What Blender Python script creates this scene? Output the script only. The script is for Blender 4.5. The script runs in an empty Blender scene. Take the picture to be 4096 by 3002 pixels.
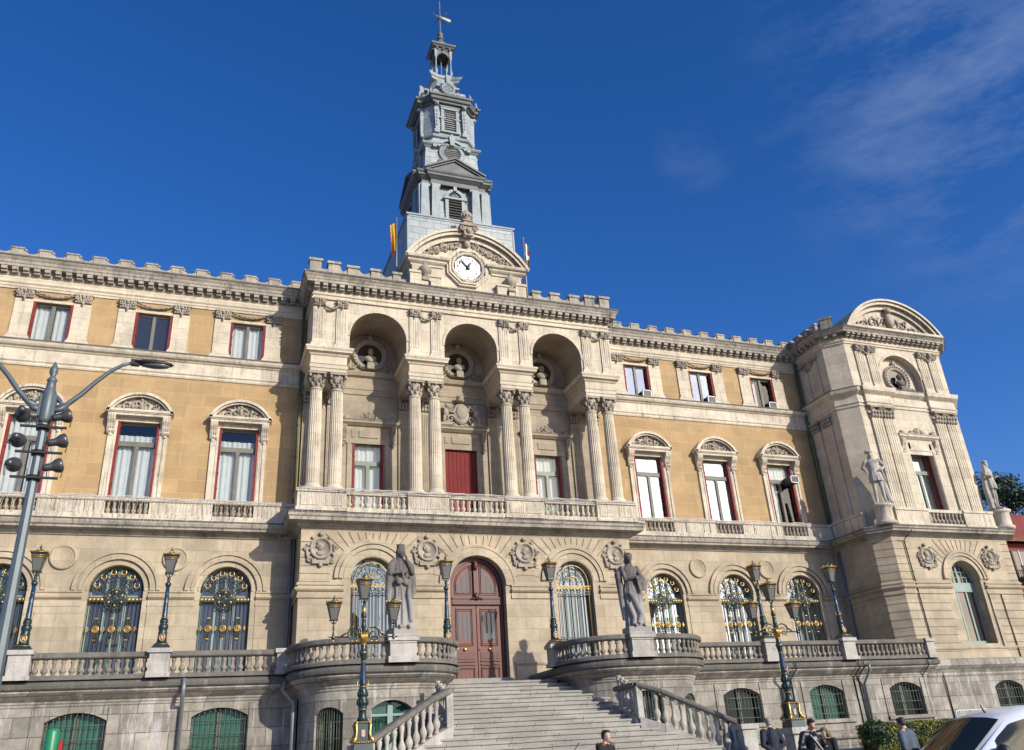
import bpy, math, random
from mathutils import Vector, Matrix
# All building dimensions below are in drawing units (1 unit = 0.82 m); W() turns them into metres with the street at z = 0.
S = 0.82
G = 3.9
PI = math.pi
sc = bpy.context.scene
col = sc.collection
BASE = {}
def W(p): return Vector((p[0]*S, p[1]*S, (p[2]+G)*S))
R = random.Random(7)

# ------------------------------------------------------------------ mesh builder
class MB:
    def __init__(self): self.v=[]; self.f=[]; self.m=[]; self.s=[]
    def add(self, vs, fs, mat=0, smooth=False, M=None):
        o=len(self.v)
        if M is not None: vs=[tuple(M@Vector(p)) for p in vs]
        self.v.extend(vs)
        for f in fs:
            self.f.append([i+o for i in f]); self.m.append(mat); self.s.append(smooth)
        return self
    def join(self, other, M=None, mo=0):
        o=len(self.v)
        self.v.extend([tuple(M@Vector(p)) for p in other.v] if M is not None else other.v)
        for f,m,s in zip(other.f,other.m,other.s):
            self.f.append([i+o for i in f]); self.m.append(m+mo); self.s.append(s)
        return self
    def box(self,x0,x1,y0,y1,z0,z1,mat=0,M=None):
        vs=[(x,y,z) for x in (x0,x1) for y in (y0,y1) for z in (z0,z1)]
        fs=[(0,1,3,2),(4,6,7,5),(0,4,5,1),(2,3,7,6),(0,2,6,4),(1,5,7,3)]
        return self.add(vs,fs,mat,False,M)
    def taper(self,cx,cy,z0,z1,a0,b0,a1,b1,mat=0):
        vs=[(cx+sx*a,cy+sy*b,z) for z,a,b in ((z0,a0,b0),(z1,a1,b1)) for sx,sy in ((-1,-1),(1,-1),(1,1),(-1,1))]
        fs=[(0,1,5,4),(1,2,6,5),(2,3,7,6),(3,0,4,7),(4,5,6,7),(3,2,1,0)]
        return self.add(vs,fs,mat)
    def prism(self,poly,y0,y1,mat=0,M=None,smooth=False):   # poly: (x,z) points, extruded along y
        n=len(poly)
        vs=[(x,y0,z) for x,z in poly]+[(x,y1,z) for x,z in poly]
        fs=[tuple(range(n)),tuple(range(2*n-1,n-1,-1))]
        self.add(vs,fs,mat,False,M)
        o=len(self.v)-2*n
        for i in range(n):
            j=(i+1)%n
            self.f.append([o+i,o+i+n,o+j+n,o+j]); self.m.append(mat); self.s.append(smooth)
        return self
    def slab(self,poly,z0,z1,mat=0):                        # poly: (x,y) points, extruded along z
        n=len(poly)
        vs=[(x,y,z0) for x,y in poly]+[(x,y,z1) for x,y in poly]
        fs=[tuple(range(n-1,-1,-1)),tuple(range(n,2*n))]+[(i,(i+1)%n,(i+1)%n+n,i+n) for i in range(n)]
        return self.add(vs,fs,mat)
    def lathe(self,prof,c=(0,0,0),seg=16,mat=0,M=None,smooth=True,sx=1,sy=1,ang=0,full=2*PI):
        vs=[];fs=[];n=len(prof);closed=abs(full-2*PI)<1e-6
        ns=seg if closed else seg+1
        for i in range(ns):
            a=ang+full*i/seg; ca,sa=math.cos(a),math.sin(a)
            for r,z in prof: vs.append((c[0]+r*ca*sx,c[1]+r*sa*sy,c[2]+z))
        for i in range(seg):
            j=(i+1)%ns
            for k in range(n-1): fs.append((i*n+k,j*n+k,j*n+k+1,i*n+k+1))
        if closed and not (len(prof)==2 and abs(prof[0][1]-prof[1][1])<1e-6):
            if prof[0][0]>1e-4: fs.append(tuple(i*n for i in range(seg-1,-1,-1)))
            if prof[-1][0]>1e-4: fs.append(tuple(i*n+n-1 for i in range(seg)))
        return self.add(vs,fs,mat,smooth,M)
    def ball(self,c,r,mat=0,seg=10,rings=6,M=None):
        if not hasattr(r,'__len__'): r=(r,r,r)
        vs=[];fs=[]
        for i in range(rings+1):
            t=-PI/2+PI*i/rings
            for j in range(seg):
                a=2*PI*j/seg
                vs.append((c[0]+r[0]*math.cos(t)*math.cos(a),c[1]+r[1]*math.cos(t)*math.sin(a),c[2]+r[2]*math.sin(t)))
        for i in range(rings):
            for j in range(seg):
                k=(j+1)%seg; fs.append((i*seg+j,i*seg+k,(i+1)*seg+k,(i+1)*seg+j))
        return self.add(vs,fs,mat,True,M)
    def tube(self,pts,r,seg=6,mat=0,closed=False,smooth=True,M=None,flat=1.0):
        pts=[Vector(p) for p in pts]; n=len(pts)
        rs=r if hasattr(r,'__len__') else [r]*n
        vs=[];fs=[]; up=None
        for i,p in enumerate(pts):
            if closed: t=pts[(i+1)%n]-pts[i-1]
            else: t=pts[min(i+1,n-1)]-pts[max(i-1,0)]
            if t.length<1e-9: t=Vector((0,0,1))
            t.normalize()
            if up is None:
                up=Vector((0,1,0)) if abs(t.y)<.9 else Vector((1,0,0))
            a=up-t*up.dot(t)
            if a.length<1e-6: a=t.orthogonal()
            a.normalize(); b=t.cross(a); up=a
            for k in range(seg):
                w=2*PI*k/seg+PI/seg
                vs.append(tuple(p+a*math.cos(w)*rs[i]*flat+b*math.sin(w)*rs[i]))
        m=n if closed else n-1
        for i in range(m):
            j=(i+1)%n
            for k in range(seg):
                l=(k+1)%seg; fs.append((i*seg+k,i*seg+l,j*seg+l,j*seg+k))
        if not closed: fs+= [tuple(range(seg-1,-1,-1)),tuple((n-1)*seg+k for k in range(seg))]
        return self.add(vs,fs,mat,smooth,M)
    def bar(self,a,b,w,h,mat=0):                            # rectangular bar between two points
        return self.tube([a,b],[max(w,h)*.7071]*2,4,mat,smooth=False,flat=1.0)
    def mold(self,path,prof,mat=0,closed=False,cap=True):   # prof: (out,z) swept along plan path, outward = right of travel
        n=len(path); k=len(prof); P=[Vector((p[0],p[1])) for p in path]; vs=[];fs=[]
        nr=[]
        cnt=n if closed else n-1
        for i in range(cnt):
            d=P[(i+1)%n]-P[i]; d.normalize(); nr.append(Vector((d.y,-d.x)))
        for i in range(n):
            if closed: a,b=nr[i-1],nr[i]
            else: a=nr[max(i-1,0)]; b=nr[min(i,cnt-1)]
            m=a+b
            if m.length<1e-6: m=a.copy()
            m.normalize(); m=m/max(.35,m.dot(a))
            for o,z in prof: vs.append((P[i].x+m.x*o,P[i].y+m.y*o,z))
        for i in range(cnt):
            j=(i+1)%n
            for q in range(k-1): fs.append((i*k+q,j*k+q,j*k+q+1,i*k+q+1))
        if cap and not closed: fs+=[tuple(range(k)),tuple((n-1)*k+q for q in range(k-1,-1,-1))]
        return self.add(vs,fs,mat)
    def groups(self,gap=.04):
        n=len(self.v); p=list(range(n))
        def fd(a):
            while p[a]!=a: p[a]=p[p[a]]; a=p[a]
            return a
        for f in self.f:
            for i in f[1:]: p[fd(i)]=fd(f[0])
        bb={}
        for i,(x,y,z) in enumerate(self.v):
            r=fd(i); b=bb.get(r)
            if b is None: bb[r]=[x,x,y,y,z,z]
            else: b[0]=min(b[0],x);b[1]=max(b[1],x);b[2]=min(b[2],y);b[3]=max(b[3],y);b[4]=min(b[4],z);b[5]=max(b[5],z)
        ks=sorted(bb,key=lambda k:bb[k][0]); q={k:k for k in ks}
        def fq(a):
            while q[a]!=a: q[a]=q[q[a]]; a=q[a]
            return a
        for i,a in enumerate(ks):
            A=bb[a]
            for b in ks[i+1:]:
                B=bb[b]
                if B[0]>A[1]+gap: break
                if B[2]<=A[3]+gap and A[2]<=B[3]+gap and B[4]<=A[5]+gap and A[4]<=B[5]+gap: q[fq(a)]=fq(b)
        out={}
        for f,m,sm in zip(self.f,self.m,self.s): out.setdefault(fq(fd(f[0])),[]).append((f,m,sm))
        res=[]
        for k,L in out.items():
            mb=MB(); mp={}
            for f,m,sm in L:
                g=[]
                for i in f:
                    if i not in mp: mp[i]=len(mb.v); mb.v.append(self.v[i])
                    g.append(mp[i])
                mb.f.append(g); mb.m.append(m); mb.s.append(sm)
            res.append(mb)
        return res
    def each(self,name,mats,parent=None,gap=.04):            # every separate piece becomes an object of its own
        return [g.build(name,mats,parent) for g in self.groups(gap)]
    def build(self,name,mats,parent=None,off=None,local=False,auto=False):
        if not hasattr(mats,'__len__'): mats=[mats]
        b=Vector(BASE[parent.name]) if parent else Vector((0,0,-G))
        off=Vector(off) if off is not None else Vector((0,0,0))
        me=bpy.data.meshes.new(name)
        if local: vv=[(x*S,y*S,z*S) for x,y,z in self.v]
        else:
            o=b+off; vv=[((x-o.x)*S,(y-o.y)*S,(z-o.z)*S) for x,y,z in self.v]
        me.from_pydata(vv,[],self.f)
        for m in mats: me.materials.append(m)
        me.polygons.foreach_set('material_index',self.m); me.polygons.foreach_set('use_smooth',self.s)
        me.update()
        ob=bpy.data.objects.new(name,me); col.objects.link(ob)
        if parent: ob.parent=parent; ob.location=off*S
        else: ob.location=(b+off)*S+Vector((0,0,G*S))
        BASE[ob.name]=tuple(b+off)
        return ob
def tag(o,label=None,cat=None,group=None,kind=None):
    if label: o['label']=label
    if cat: o['category']=cat
    if group: o['group']=group
    if kind: o['kind']=kind
    return o
def thing(name,label,cat,at=(0,0,-G),group=None,rz=0):
    o=bpy.data.objects.new(name,None); col.objects.link(o); o.location=W(at); o.rotation_euler=(0,0,rz)
    o.empty_display_size=.2
    BASE[o.name]=tuple(at); return tag(o,label,cat,group)
def cp(o,parent=None,d=(0,0,0),at=None,label=None,rz=None,group=None):   # copy an object and everything under it
    c=o.copy(); col.objects.link(c)
    if parent is not None: c.parent=parent
    if at is not None: c.location=W(at) if c.parent is None else Vector(at)*S
    else: c.location=o.location+Vector(d)*S
    if rz is not None: c.rotation_euler=(0,0,rz)
    if label: c['label']=label
    if group: c['group']=group
    BASE[c.name]=tuple(Vector(BASE[o.name])+Vector(d))
    for ch in list(o.children): 
        k=cp(ch,c); k.matrix_parent_inverse=ch.matrix_parent_inverse.copy()
    return c
def fuse(mb,vox,smooth=2,dec=None):                          # melt overlapping shapes into one continuous skin
    me=bpy.data.meshes.new('tmp'); me.from_pydata(mb.v,[],mb.f); me.update()
    ob=bpy.data.objects.new('tmp',me); col.objects.link(ob)
    r=ob.modifiers.new('r','REMESH'); r.mode='VOXEL'; r.voxel_size=vox; r.use_smooth_shade=True
    if smooth:
        s=ob.modifiers.new('s','SMOOTH'); s.iterations=smooth; s.factor=.5
    dg=bpy.context.evaluated_depsgraph_get(); ev=ob.evaluated_get(dg); m2=ev.to_mesh()
    out=MB(); out.v=[tuple(v.co) for v in m2.vertices]; out.f=[list(p.vertices) for p in m2.polygons]
    out.m=[0]*len(out.f); out.s=[True]*len(out.f)
    ev.to_mesh_clear(); bpy.data.objects.remove(ob,do_unlink=True); bpy.data.meshes.remove(me)
    return out
# walls with openings; ops: (centre, half width, z bottom, z top, kind, rise)
def wall(mb,s0,s1,z0,z1,ops,P,depth,mat=0,rmat=None,step=50,seg=18):
    if rmat is None: rmat=mat
    def q(a,b,c,d,m): mb.add([a,b,c,d],[(0,1,2,3)],m)
    def panel(a,b,lo,hi):
        n=max(1,int(math.ceil((b-a)/step)))
        for i in range(n):
            u=a+(b-a)*i/n; v=a+(b-a)*(i+1)/n
            q(P(u,lo,0),P(v,lo,0),P(v,hi,0),P(u,hi,0),mat)
    cur=s0
    for cx,hw,zb,zt,kind,rise in sorted(ops):
        panel(cur,cx-hw,z0,z1)
        if zb>z0: panel(cx-hw,cx+hw,z0,zb)
        if kind=='rect': top=lambda s:zt; seg_=1 if step>hw else 6
        elif kind=='arch': top=lambda s:zt-hw+math.sqrt(max(0,hw*hw-(s-cx)**2)); seg_=seg
        else:
            Rr=(hw*hw+rise*rise)/(2*rise)
            top=lambda s:zt-Rr+math.sqrt(max(0,Rr*Rr-(s-cx)**2)); seg_=max(8,seg//2)
        if kind=='arch': xs=[cx-hw*math.cos(PI*i/seg_) for i in range(seg_+1)]
        else: xs=[cx-hw+2*hw*i/seg_ for i in range(seg_+1)]
        for i in range(seg_):
            a,b=xs[i],xs[i+1]; ta,tb=top(a),top(b)
            q(P(a,ta,0),P(b,tb,0),P(b,z1,0),P(a,z1,0),mat)
            q(P(a,ta,0),P(a,ta,depth),P(b,tb,depth),P(b,tb,0),rmat)
            if zb>z0+.01: q(P(a,zb,0),P(b,zb,0),P(b,zb,depth),P(a,zb,depth),rmat)
        for sx in (-1,1):
            s=cx+sx*hw; q(P(s,zb,0),P(s,zb,depth),P(s,top(s),depth),P(s,top(s),0),rmat)
        cur=cx+hw
    panel(cur,s1,z0,z1)
def flat(y): return lambda s,z,d:(s,y+d,z)
def arcpts(cx,cz,r,a0,a1,n): return [(cx+r*math.cos(a0+(a1-a0)*i/n),cz+r*math.sin(a0+(a1-a0)*i/n)) for i in range(n+1)]
def archband(mb,cx,cz,ri,ro,y0,y1,a0=0,a1=PI,n=20,mat=0):   # half ring slab facing -y
    for i in range(n):
        a=a0+(a1-a0)*i/n; b=a0+(a1-a0)*(i+1)/n
        p=[(cx+r*math.cos(t),cz+r*math.sin(t)) for r,t in ((ri,a),(ro,a),(ro,b),(ri,b))]
        vs=[(x,y0,z) for x,z in p]+[(x,y1,z) for x,z in p]
        fs=[(0,1,2,3),(1,5,6,2),(3,2,6,7) if i==n-1 else (0,3,7,4),(0,4,5,1) if i==0 else (0,3,7,4)]
        mb.add(vs,fs,mat)
def halfdisc(mb,cx,cz,hw,zb,y,mat=0,rise=None,n=18):        # glass sheet: rectangle + arch top
    r=rise or hw; Rr=(hw*hw+r*r)/(2*r)
    a=math.asin(min(1,hw/Rr))
    top=[(cx+Rr*math.sin(a-2*a*i/n),cz+r-Rr+Rr*math.cos(a-2*a*i/n)) for i in range(n+1)]
    poly=[(cx-hw,zb),(cx+hw,zb)]+top
    mb.add([(x,y,z) for x,z in poly],[tuple(range(len(poly)))],mat)
def spiral(mb,cx,cz,y,r,turns,dirn,th,mat=0,start=0,n=14,seg=5):
    pts=[];rs=[]
    for i in range(n+1):
        t=i/n; a=start+dirn*turns*2*PI*t; rr=r*(1-t*.85)
        pts.append((cx+rr*math.cos(a),y-.02*t,cz+rr*math.sin(a))); rs.append(th*(1-.5*t))
    mb.tube(pts,rs,seg,mat)
def foliage(mb,cx,zb,hw,h,y,seed,th=.045,center=True,shape='arch',mat=0):  # carved scroll relief
    rr=random.Random(seed)
    hh=lambda u:(h*(1-u*u) if shape=='arch' else h)
    u=.16 if center else .05
    while u<.93:
        H=hh(u)*.92
        r=max(.05,min(H*.42,.3*h+.03))
        for sx in (-1,1):
            x=cx+sx*u*hw
            spiral(mb,x,zb+H*.48,y,r,1.25,sx*(1 if rr.random()<.5 else -1),th,mat,rr.uniform(0,6),12)
            for _ in range(4):
                a=rr.uniform(0,2*PI)
                mb.ball((x+sx*rr.uniform(-.5,.9)*r,y-.01,zb+H*rr.uniform(.12,.9)),(th*rr.uniform(.8,1.7),th*.9,th*rr.uniform(.8,1.8)),mat,6,4)
        u+=1.7*r/hw
    if center:
        H=h*.95
        mb.ball((cx,y,zb+H*.45),(th*1.9,th*1.6,H*.38),mat,8,6); mb.ball((cx,y-.02,zb+H*.83),(th*1.5,th*1.5,th*1.7),mat,8,6)
        for sx in (-1,1): mb.tube([(cx,y,zb+H*.6),(cx+sx*.12*hw,y-.02,zb+H*.75),(cx+sx*.2*hw,y,zb+H*.5)],[th,th,th*.5],5,mat)
# ------------------------------------------------------------------ materials
def newmat(n):
    m=bpy.data.materials.new(n); m.use_nodes=True; nt=m.node_tree; b=nt.nodes['Principled BSDF']; return m,nt,b
def N(nt,t,**k):
    n=nt.nodes.new(t)
    for a,v in k.items():
        if a.startswith('i_'): n.inputs[int(a[2:])].default_value=v
        else: setattr(n,a,v)
    return n
def mixc(nt,fac,a,b,mode='MIX'):
    m=nt.nodes.new('ShaderNodeMix'); m.data_type='RGBA'; m.blend_type=mode
    for i,x in ((0,fac),(6,a),(7,b)):
        if hasattr(x,'links'): nt.links.new(x,m.inputs[i])
        elif i==0: m.inputs[0].default_value=x
        else: m.inputs[i].default_value=(*x,1) if len(x)==3 else x
    return m.outputs[2]
def ramp(nt,x,p0,p1,c0=(0,0,0,1),c1=(1,1,1,1)):
    r=nt.nodes.new('ShaderNodeValToRGB'); r.color_ramp.elements[0].position=p0; r.color_ramp.elements[1].position=p1
    r.color_ramp.elements[0].color=c0; r.color_ramp.elements[1].color=c1; nt.links.new(x,r.inputs[0]); return r.outputs[0]
def noise(nt,vec,scale,detail=4,rough=.6,stretch=None):
    if stretch:
        mp=nt.nodes.new('ShaderNodeMapping'); mp.inputs['Scale'].default_value=stretch; nt.links.new(vec,mp.inputs[0]); vec=mp.outputs[0]
    n=nt.nodes.new('ShaderNodeTexNoise'); n.inputs['Scale'].default_value=scale; n.inputs['Detail'].default_value=detail; n.inputs['Roughness'].default_value=rough
    nt.links.new(vec,n.inputs['Vector']); return n.outputs[0]
def stone(name,c,c2=None,bw=0,bh=0,mortar=None,ms=.012,var=.25,dirt=(.12,.10,.085),dirtamt=.35,streak=.3,white=0,bump=.25,rough=.85,big=.5,mbump=.5):
    m,nt,b=newmat(name); g=N(nt,'ShaderNodeNewGeometry'); pos=g.outputs['Position']; L=nt.links.new
    base=mixc(nt,ramp(nt,noise(nt,pos,1.3,5),.35,.68),c,c2 or tuple(x*.82 for x in c))
    hue=mixc(nt,ramp(nt,noise(nt,pos,2.3,4,.6),.4,.62),(1.04,.99,.96),(.97,1.0,.93)); base=mixc(nt,.8,base,hue,'MULTIPLY')
    hgt=noise(nt,pos,14,6,.65)
    if bw:
        sx=N(nt,'ShaderNodeSeparateXYZ'); L(pos,sx.inputs[0])
        ad=N(nt,'ShaderNodeMath',operation='ADD'); L(sx.outputs[0],ad.inputs[0]); L(sx.outputs[1],ad.inputs[1])
        cb=N(nt,'ShaderNodeCombineXYZ'); L(ad.outputs[0],cb.inputs[0]); L(sx.outputs[2],cb.inputs[1])
        br=N(nt,'ShaderNodeTexBrick'); br.offset=.5; L(cb.outputs[0],br.inputs['Vector'])
        br.inputs['Scale'].default_value=1; br.inputs['Brick Width'].default_value=bw; br.inputs['Row Height'].default_value=bh
        br.inputs['Mortar Size'].default_value=ms; br.inputs['Mortar Smooth'].default_value=.4; br.inputs['Bias'].default_value=0
        br.inputs['Color1'].default_value=(1,1,1,1); br.inputs['Color2'].default_value=(1-var,)*3+(1,); br.inputs['Mortar'].default_value=(1,1,1,1)
        base=mixc(nt,1.0,base,br.outputs['Color'],'MULTIPLY')
        base=mixc(nt,br.outputs['Fac'],base,mortar or tuple(x*.6 for x in c))
    # weathering: blotches and rain streaks with shapes of their own
    d1=ramp(nt,noise(nt,pos,.55,8,.72),.5,.78)
    ml=N(nt,'ShaderNodeMath',operation='MULTIPLY'); d1=mixc(nt,.6,d1,ramp(nt,noise(nt,pos,3.4,8,.75),.5,.72),'ADD'); L(d1,ml.inputs[0]); ml.inputs[1].default_value=dirtamt
    base=mixc(nt,ml.outputs[0],base,dirt)
    st=mixc(nt,1.0,ramp(nt,noise(nt,pos,1.0,6,.75,(7,7,.45)),.50,.66),ramp(nt,noise(nt,pos,.8,4,.6),.38,.6),'MULTIPLY')
    ms2=N(nt,'ShaderNodeMath',operation='MULTIPLY'); L(st,ms2.inputs[0]); ms2.inputs[1].default_value=streak
    base=mixc(nt,ms2.outputs[0],base,dirt)
    if white:
        wt=ramp(nt,noise(nt,pos,.9,6,.75,(3.0,3.0,.5)),.54,.66)
        mw=N(nt,'ShaderNodeMath',operation='MULTIPLY'); L(wt,mw.inputs[0]); mw.inputs[1].default_value=white
        base=mixc(nt,mw.outputs[0],base,(.55,.53,.5))
    fine=ramp(nt,noise(nt,pos,38,3,.6),.3,.7,(.86,.86,.86,1),(1.06,1.06,1.06,1))
    base=mixc(nt,1.0,base,fine,'MULTIPLY')
    L(base,b.inputs['Base Color']); b.inputs['Roughness'].default_value=rough
    bp=N(nt,'ShaderNodeBump'); bp.inputs['Strength'].default_value=bump; bp.inputs['Distance'].default_value=.03; L(hgt,bp.inputs['Height'])
    nrm=bp.outputs[0]
    if bw:
        b2=N(nt,'ShaderNodeBump',invert=True); b2.inputs['Strength'].default_value=mbump; b2.inputs['Distance'].default_value=.02
        L(br.outputs['Fac'],b2.inputs['Height']); L(nrm,b2.inputs['Normal']); nrm=b2.outputs[0]
    L(nrm,b.inputs['Normal']); return m
def paint(name,c,rough=.5,metal=0,var=.15,bump=0,spec=None,scale=3):
    m,nt,b=newmat(name); g=N(nt,'ShaderNodeNewGeometry')
    x=noise(nt,g.outputs['Position'],scale,5,.6)
    nt.links.new(mixc(nt,ramp(nt,x,.35,.7),c,tuple(v*(1-var) for v in c)),b.inputs['Base Color'])
    b.inputs['Roughness'].default_value=rough; b.inputs['Metallic'].default_value=metal
    if bump:
        bp=N(nt,'ShaderNodeBump'); bp.inputs['Strength'].default_value=bump; bp.inputs['Distance'].default_value=.02
        nt.links.new(noise(nt,g.outputs['Position'],30,4),bp.inputs['Height']); nt.links.new(bp.outputs[0],b.inputs['Normal'])
    return m
def pane(name,refl=.35,tint=(.75,.8,.8),base=None,rough=.015,mx_=.95,gc=(.95,.97,1)):   # window glass; base set = dark room behind
    m=bpy.data.materials.new(name); m.use_nodes=True; nt=m.node_tree; nt.nodes.clear()
    o=nt.nodes.new('ShaderNodeOutputMaterial'); mx=nt.nodes.new('ShaderNodeMixShader'); gl=nt.nodes.new('ShaderNodeBsdfGlossy')
    gl.inputs['Roughness'].default_value=rough; gl.inputs['Color'].default_value=(*gc,1)
    g=N(nt,'ShaderNodeNewGeometry'); bp=N(nt,'ShaderNodeBump'); bp.inputs['Strength'].default_value=.04; bp.inputs['Distance'].default_value=.03
    nt.links.new(noise(nt,g.outputs['Position'],1.1,2),bp.inputs['Height']); nt.links.new(bp.outputs[0],gl.inputs['Normal'])
    if base: tr=nt.nodes.new('ShaderNodeBsdfDiffuse'); tr.inputs[0].default_value=(*base,1)
    else: tr=nt.nodes.new('ShaderNodeBsdfTransparent'); tr.inputs[0].default_value=(*tint,1)
    fr=nt.nodes.new('ShaderNodeFresnel'); fr.inputs[0].default_value=1.5
    mr=N(nt,'ShaderNodeMapRange'); nt.links.new(fr.outputs[0],mr.inputs[0]); mr.inputs[1].default_value=.03; mr.inputs[2].default_value=.6; mr.inputs[3].default_value=refl; mr.inputs[4].default_value=mx_
    nt.links.new(mr.outputs[0],mx.inputs[0]); nt.links.new(tr.outputs[0],mx.inputs[1]); nt.links.new(gl.outputs[0],mx.inputs[2]); nt.links.new(mx.outputs[0],o.inputs[0]); return m
CREAM=stone('cream_stone',(.66,.58,.455),(.55,.475,.36),1.05,.50,(.42,.35,.265),.009,.16,(.2,.17,.14),.42,.55)
CREAM2=stone('cream_ashlar',(.53,.44,.315),(.41,.335,.235),.98,.46,(.34,.275,.195),.010,.24,(.19,.16,.125),.5,.5)
TRIM=stone('carved_stone',(.66,.585,.47),(.51,.445,.35),dirt=(.13,.11,.09),dirtamt=.6,streak=.75,bump=.35)
CARVE=stone('weathered_carving',(.42,.37,.30),(.28,.24,.195),dirt=(.10,.085,.07),dirtamt=.65,streak=.4,bump=.5)
EAVE=stone('stained_cornice_stone',(.43,.385,.32),(.29,.26,.215),dirt=(.065,.06,.055),dirtamt=1.0,streak=.95,bump=.45)
SHADED=stone('shaded_loggia_stone',(.43,.36,.265),(.32,.265,.195),1.0,.48,(.34,.28,.21),.008,.12,(.17,.14,.11),.5,.3)  # cream stone in a darker brown, the loggia's shade put into the colour
OCHRE=stone('ochre_wall',(.475,.325,.16),(.40,.262,.122),1.30,.52,(.50,.355,.185),.010,.2,(.27,.19,.115),.55,.6,mbump=.1)
GREY=stone('grey_stone',(.43,.395,.34),(.24,.215,.18),.95,.55,(.12,.105,.09),.016,.42,(.10,.09,.078),.8,.65,white=.6,bump=.4)
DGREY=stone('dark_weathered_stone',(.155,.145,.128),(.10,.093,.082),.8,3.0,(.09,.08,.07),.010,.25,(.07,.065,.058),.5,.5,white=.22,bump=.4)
BALL=stone('pale_baluster_stone',(.47,.435,.39),(.33,.30,.265),dirt=(.13,.12,.10),dirtamt=.6,streak=.3,bump=.4)
BAL=stone('baluster_stone',(.27,.24,.20),(.16,.142,.12),dirt=(.10,.09,.08),dirtamt=.6,streak=.3,bump=.4)
STEP=stone('step_stone',(.37,.355,.325),(.28,.268,.248),1.9,50,(.16,.14,.125),.014,.2,(.2,.185,.165),.5,.2,bump=.4)
STAT=stone('statue_stone',(.185,.168,.155),(.10,.091,.084),dirt=(.045,.04,.038),dirtamt=.9,streak=.8,bump=.3)
STATW=stone('pale_statue_stone',(.50,.475,.44),(.35,.33,.30),dirt=(.12,.11,.10),dirtamt=.9,streak=.7,bump=.3)
def lichen(m,pale):                                     # statues: dark lichen on head and shoulders, rain-washed pale drapery below
    nt=m.node_tree; b=nt.nodes['Principled BSDF']; l=b.inputs['Base Color'].links[0].from_socket
    tc=nt.nodes.new('ShaderNodeTexCoord'); sp=nt.nodes.new('ShaderNodeSeparateXYZ'); nt.links.new(tc.outputs['Object'],sp.inputs[0])
    nz=noise(nt,tc.outputs['Object'],2.2,6,.7,(1.6,1.6,.7)); ad=N(nt,'ShaderNodeMath',operation='MULTIPLY_ADD'); nt.links.new(nz,ad.inputs[0]); ad.inputs[1].default_value=2.2; nt.links.new(sp.outputs[2],ad.inputs[2])
    f_=ramp(nt,ad.outputs[0],.0,1.0); mr=N(nt,'ShaderNodeMapRange'); nt.links.new(ad.outputs[0],mr.inputs[0]); mr.inputs[1].default_value=1.9; mr.inputs[2].default_value=2.8; mr.inputs[3].default_value=.6; mr.inputs[4].default_value=0
    nt.links.new(mixc(nt,mr.outputs[0],l,pale),b.inputs['Base Color'])
lichen(STAT,(.40,.375,.35))
ZINC=stone('zinc_sheet',(.385,.435,.45),(.285,.33,.35),.72,.36,(.14,.16,.18),.014,.2,(.2,.19,.17),.5,.6,bump=.1,rough=.5)
ZTRIM=stone('zinc_trim',(.29,.335,.355),(.20,.235,.255),dirt=(.12,.12,.115),dirtamt=.55,streak=.45,bump=.15,rough=.5)
ZDARK=stone('zinc_cornice',(.15,.16,.165),(.095,.10,.103),dirt=(.08,.07,.06),dirtamt=.6,streak=.5,bump=.2,rough=.6)
PAVE=stone('pavement',(.36,.34,.32),(.3,.285,.27),.6,.6,(.2,.19,.18),.01,.1)
JOINT=paint('stone_joint',(.13,.105,.08),.95)
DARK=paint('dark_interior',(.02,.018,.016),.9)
LOUV=paint('louvre_slats',(.15,.147,.13),.8)
REDSH=paint('red_shutter_paint',(.21,.014,.012),.75,var=.25)
BROWNFR=paint('weathered_brown_frame',(.16,.15,.115),.6,var=.35,bump=.2)
GREENFR=paint('sage_green_frame',(.155,.19,.13),.5,var=.15)
MINTFR=paint('mint_green_frame',(.24,.33,.29),.5,var=.2)
IRON=paint('dark_iron',(.035,.045,.04),.4,.3)
GOLD=paint('gilding',(.62,.40,.12),.38,.7,var=.4)
LAMPG=paint('dark_green_cast_iron',(.022,.042,.042),.35,.2,var=.3)
LAMPB=paint('blue_enamel',(.014,.05,.105),.3,.1,var=.3)
CURT=paint('white_curtain',(.80,.79,.77),.9,var=.08)
DOORW=paint('varnished_red_wood',(.15,.034,.018),.5,var=.35,bump=.15,scale=6)
DOORD=paint('dark_door_moulding',(.09,.022,.013),.5,var=.3)
PIPE=paint('grey_drainpipe',(.20,.21,.21),.45,.3)
GPIPE=paint('green_drainpipe',(.09,.13,.055),.5)
G_CLEAR=pane('window_glass',.07,gc=(1,.9,.8))
G_SKY=pane('reflecting_glass',.42)
G_DARK=pane('dark_window_glass',.12,base=(.025,.025,.027),gc=(1,.85,.7))
G_GL=pane('arched_window_glass',.15,base=(.04,.038,.035),gc=(1,.80,.60))
G_DOOR=pane('door_glass_pane',.05,base=(.075,.075,.075),mx_=.3)
G_GLR=pane('bright_reflecting_glass',.42,base=(.04,.04,.038))
G_GLM=pane('pale_reflecting_glass',.22,base=(.05,.05,.047))
YW=2.12; BAY=4.572; X1=11.41
HALL=thing('town_hall','ornate cream and ochre stone town hall with arcaded balcony, clock gable and zinc tower','town hall')
SPLIT={'impost_band','entablature_block','attic_pilasters','scroll_capitals','portrait_medallion','round_panel','loggia_order','pilaster_capitals','arch_moulding','capitals_and_garlands','pavilion_pilasters','coat_of_arms','stone_joints','window_surround','balcony_parapet','pavilion_wall','black_cable','arcade_wall'}
ONE={'attic_pilasters':'pilaster_pair','loggia_order':'pilaster','pilaster_capitals':'pilaster_capital','capitals_and_garlands':'capital','pavilion_pilasters':'pilaster_pair','stone_joints':'joint_lines','scroll_capitals':'scroll_capital'}
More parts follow.
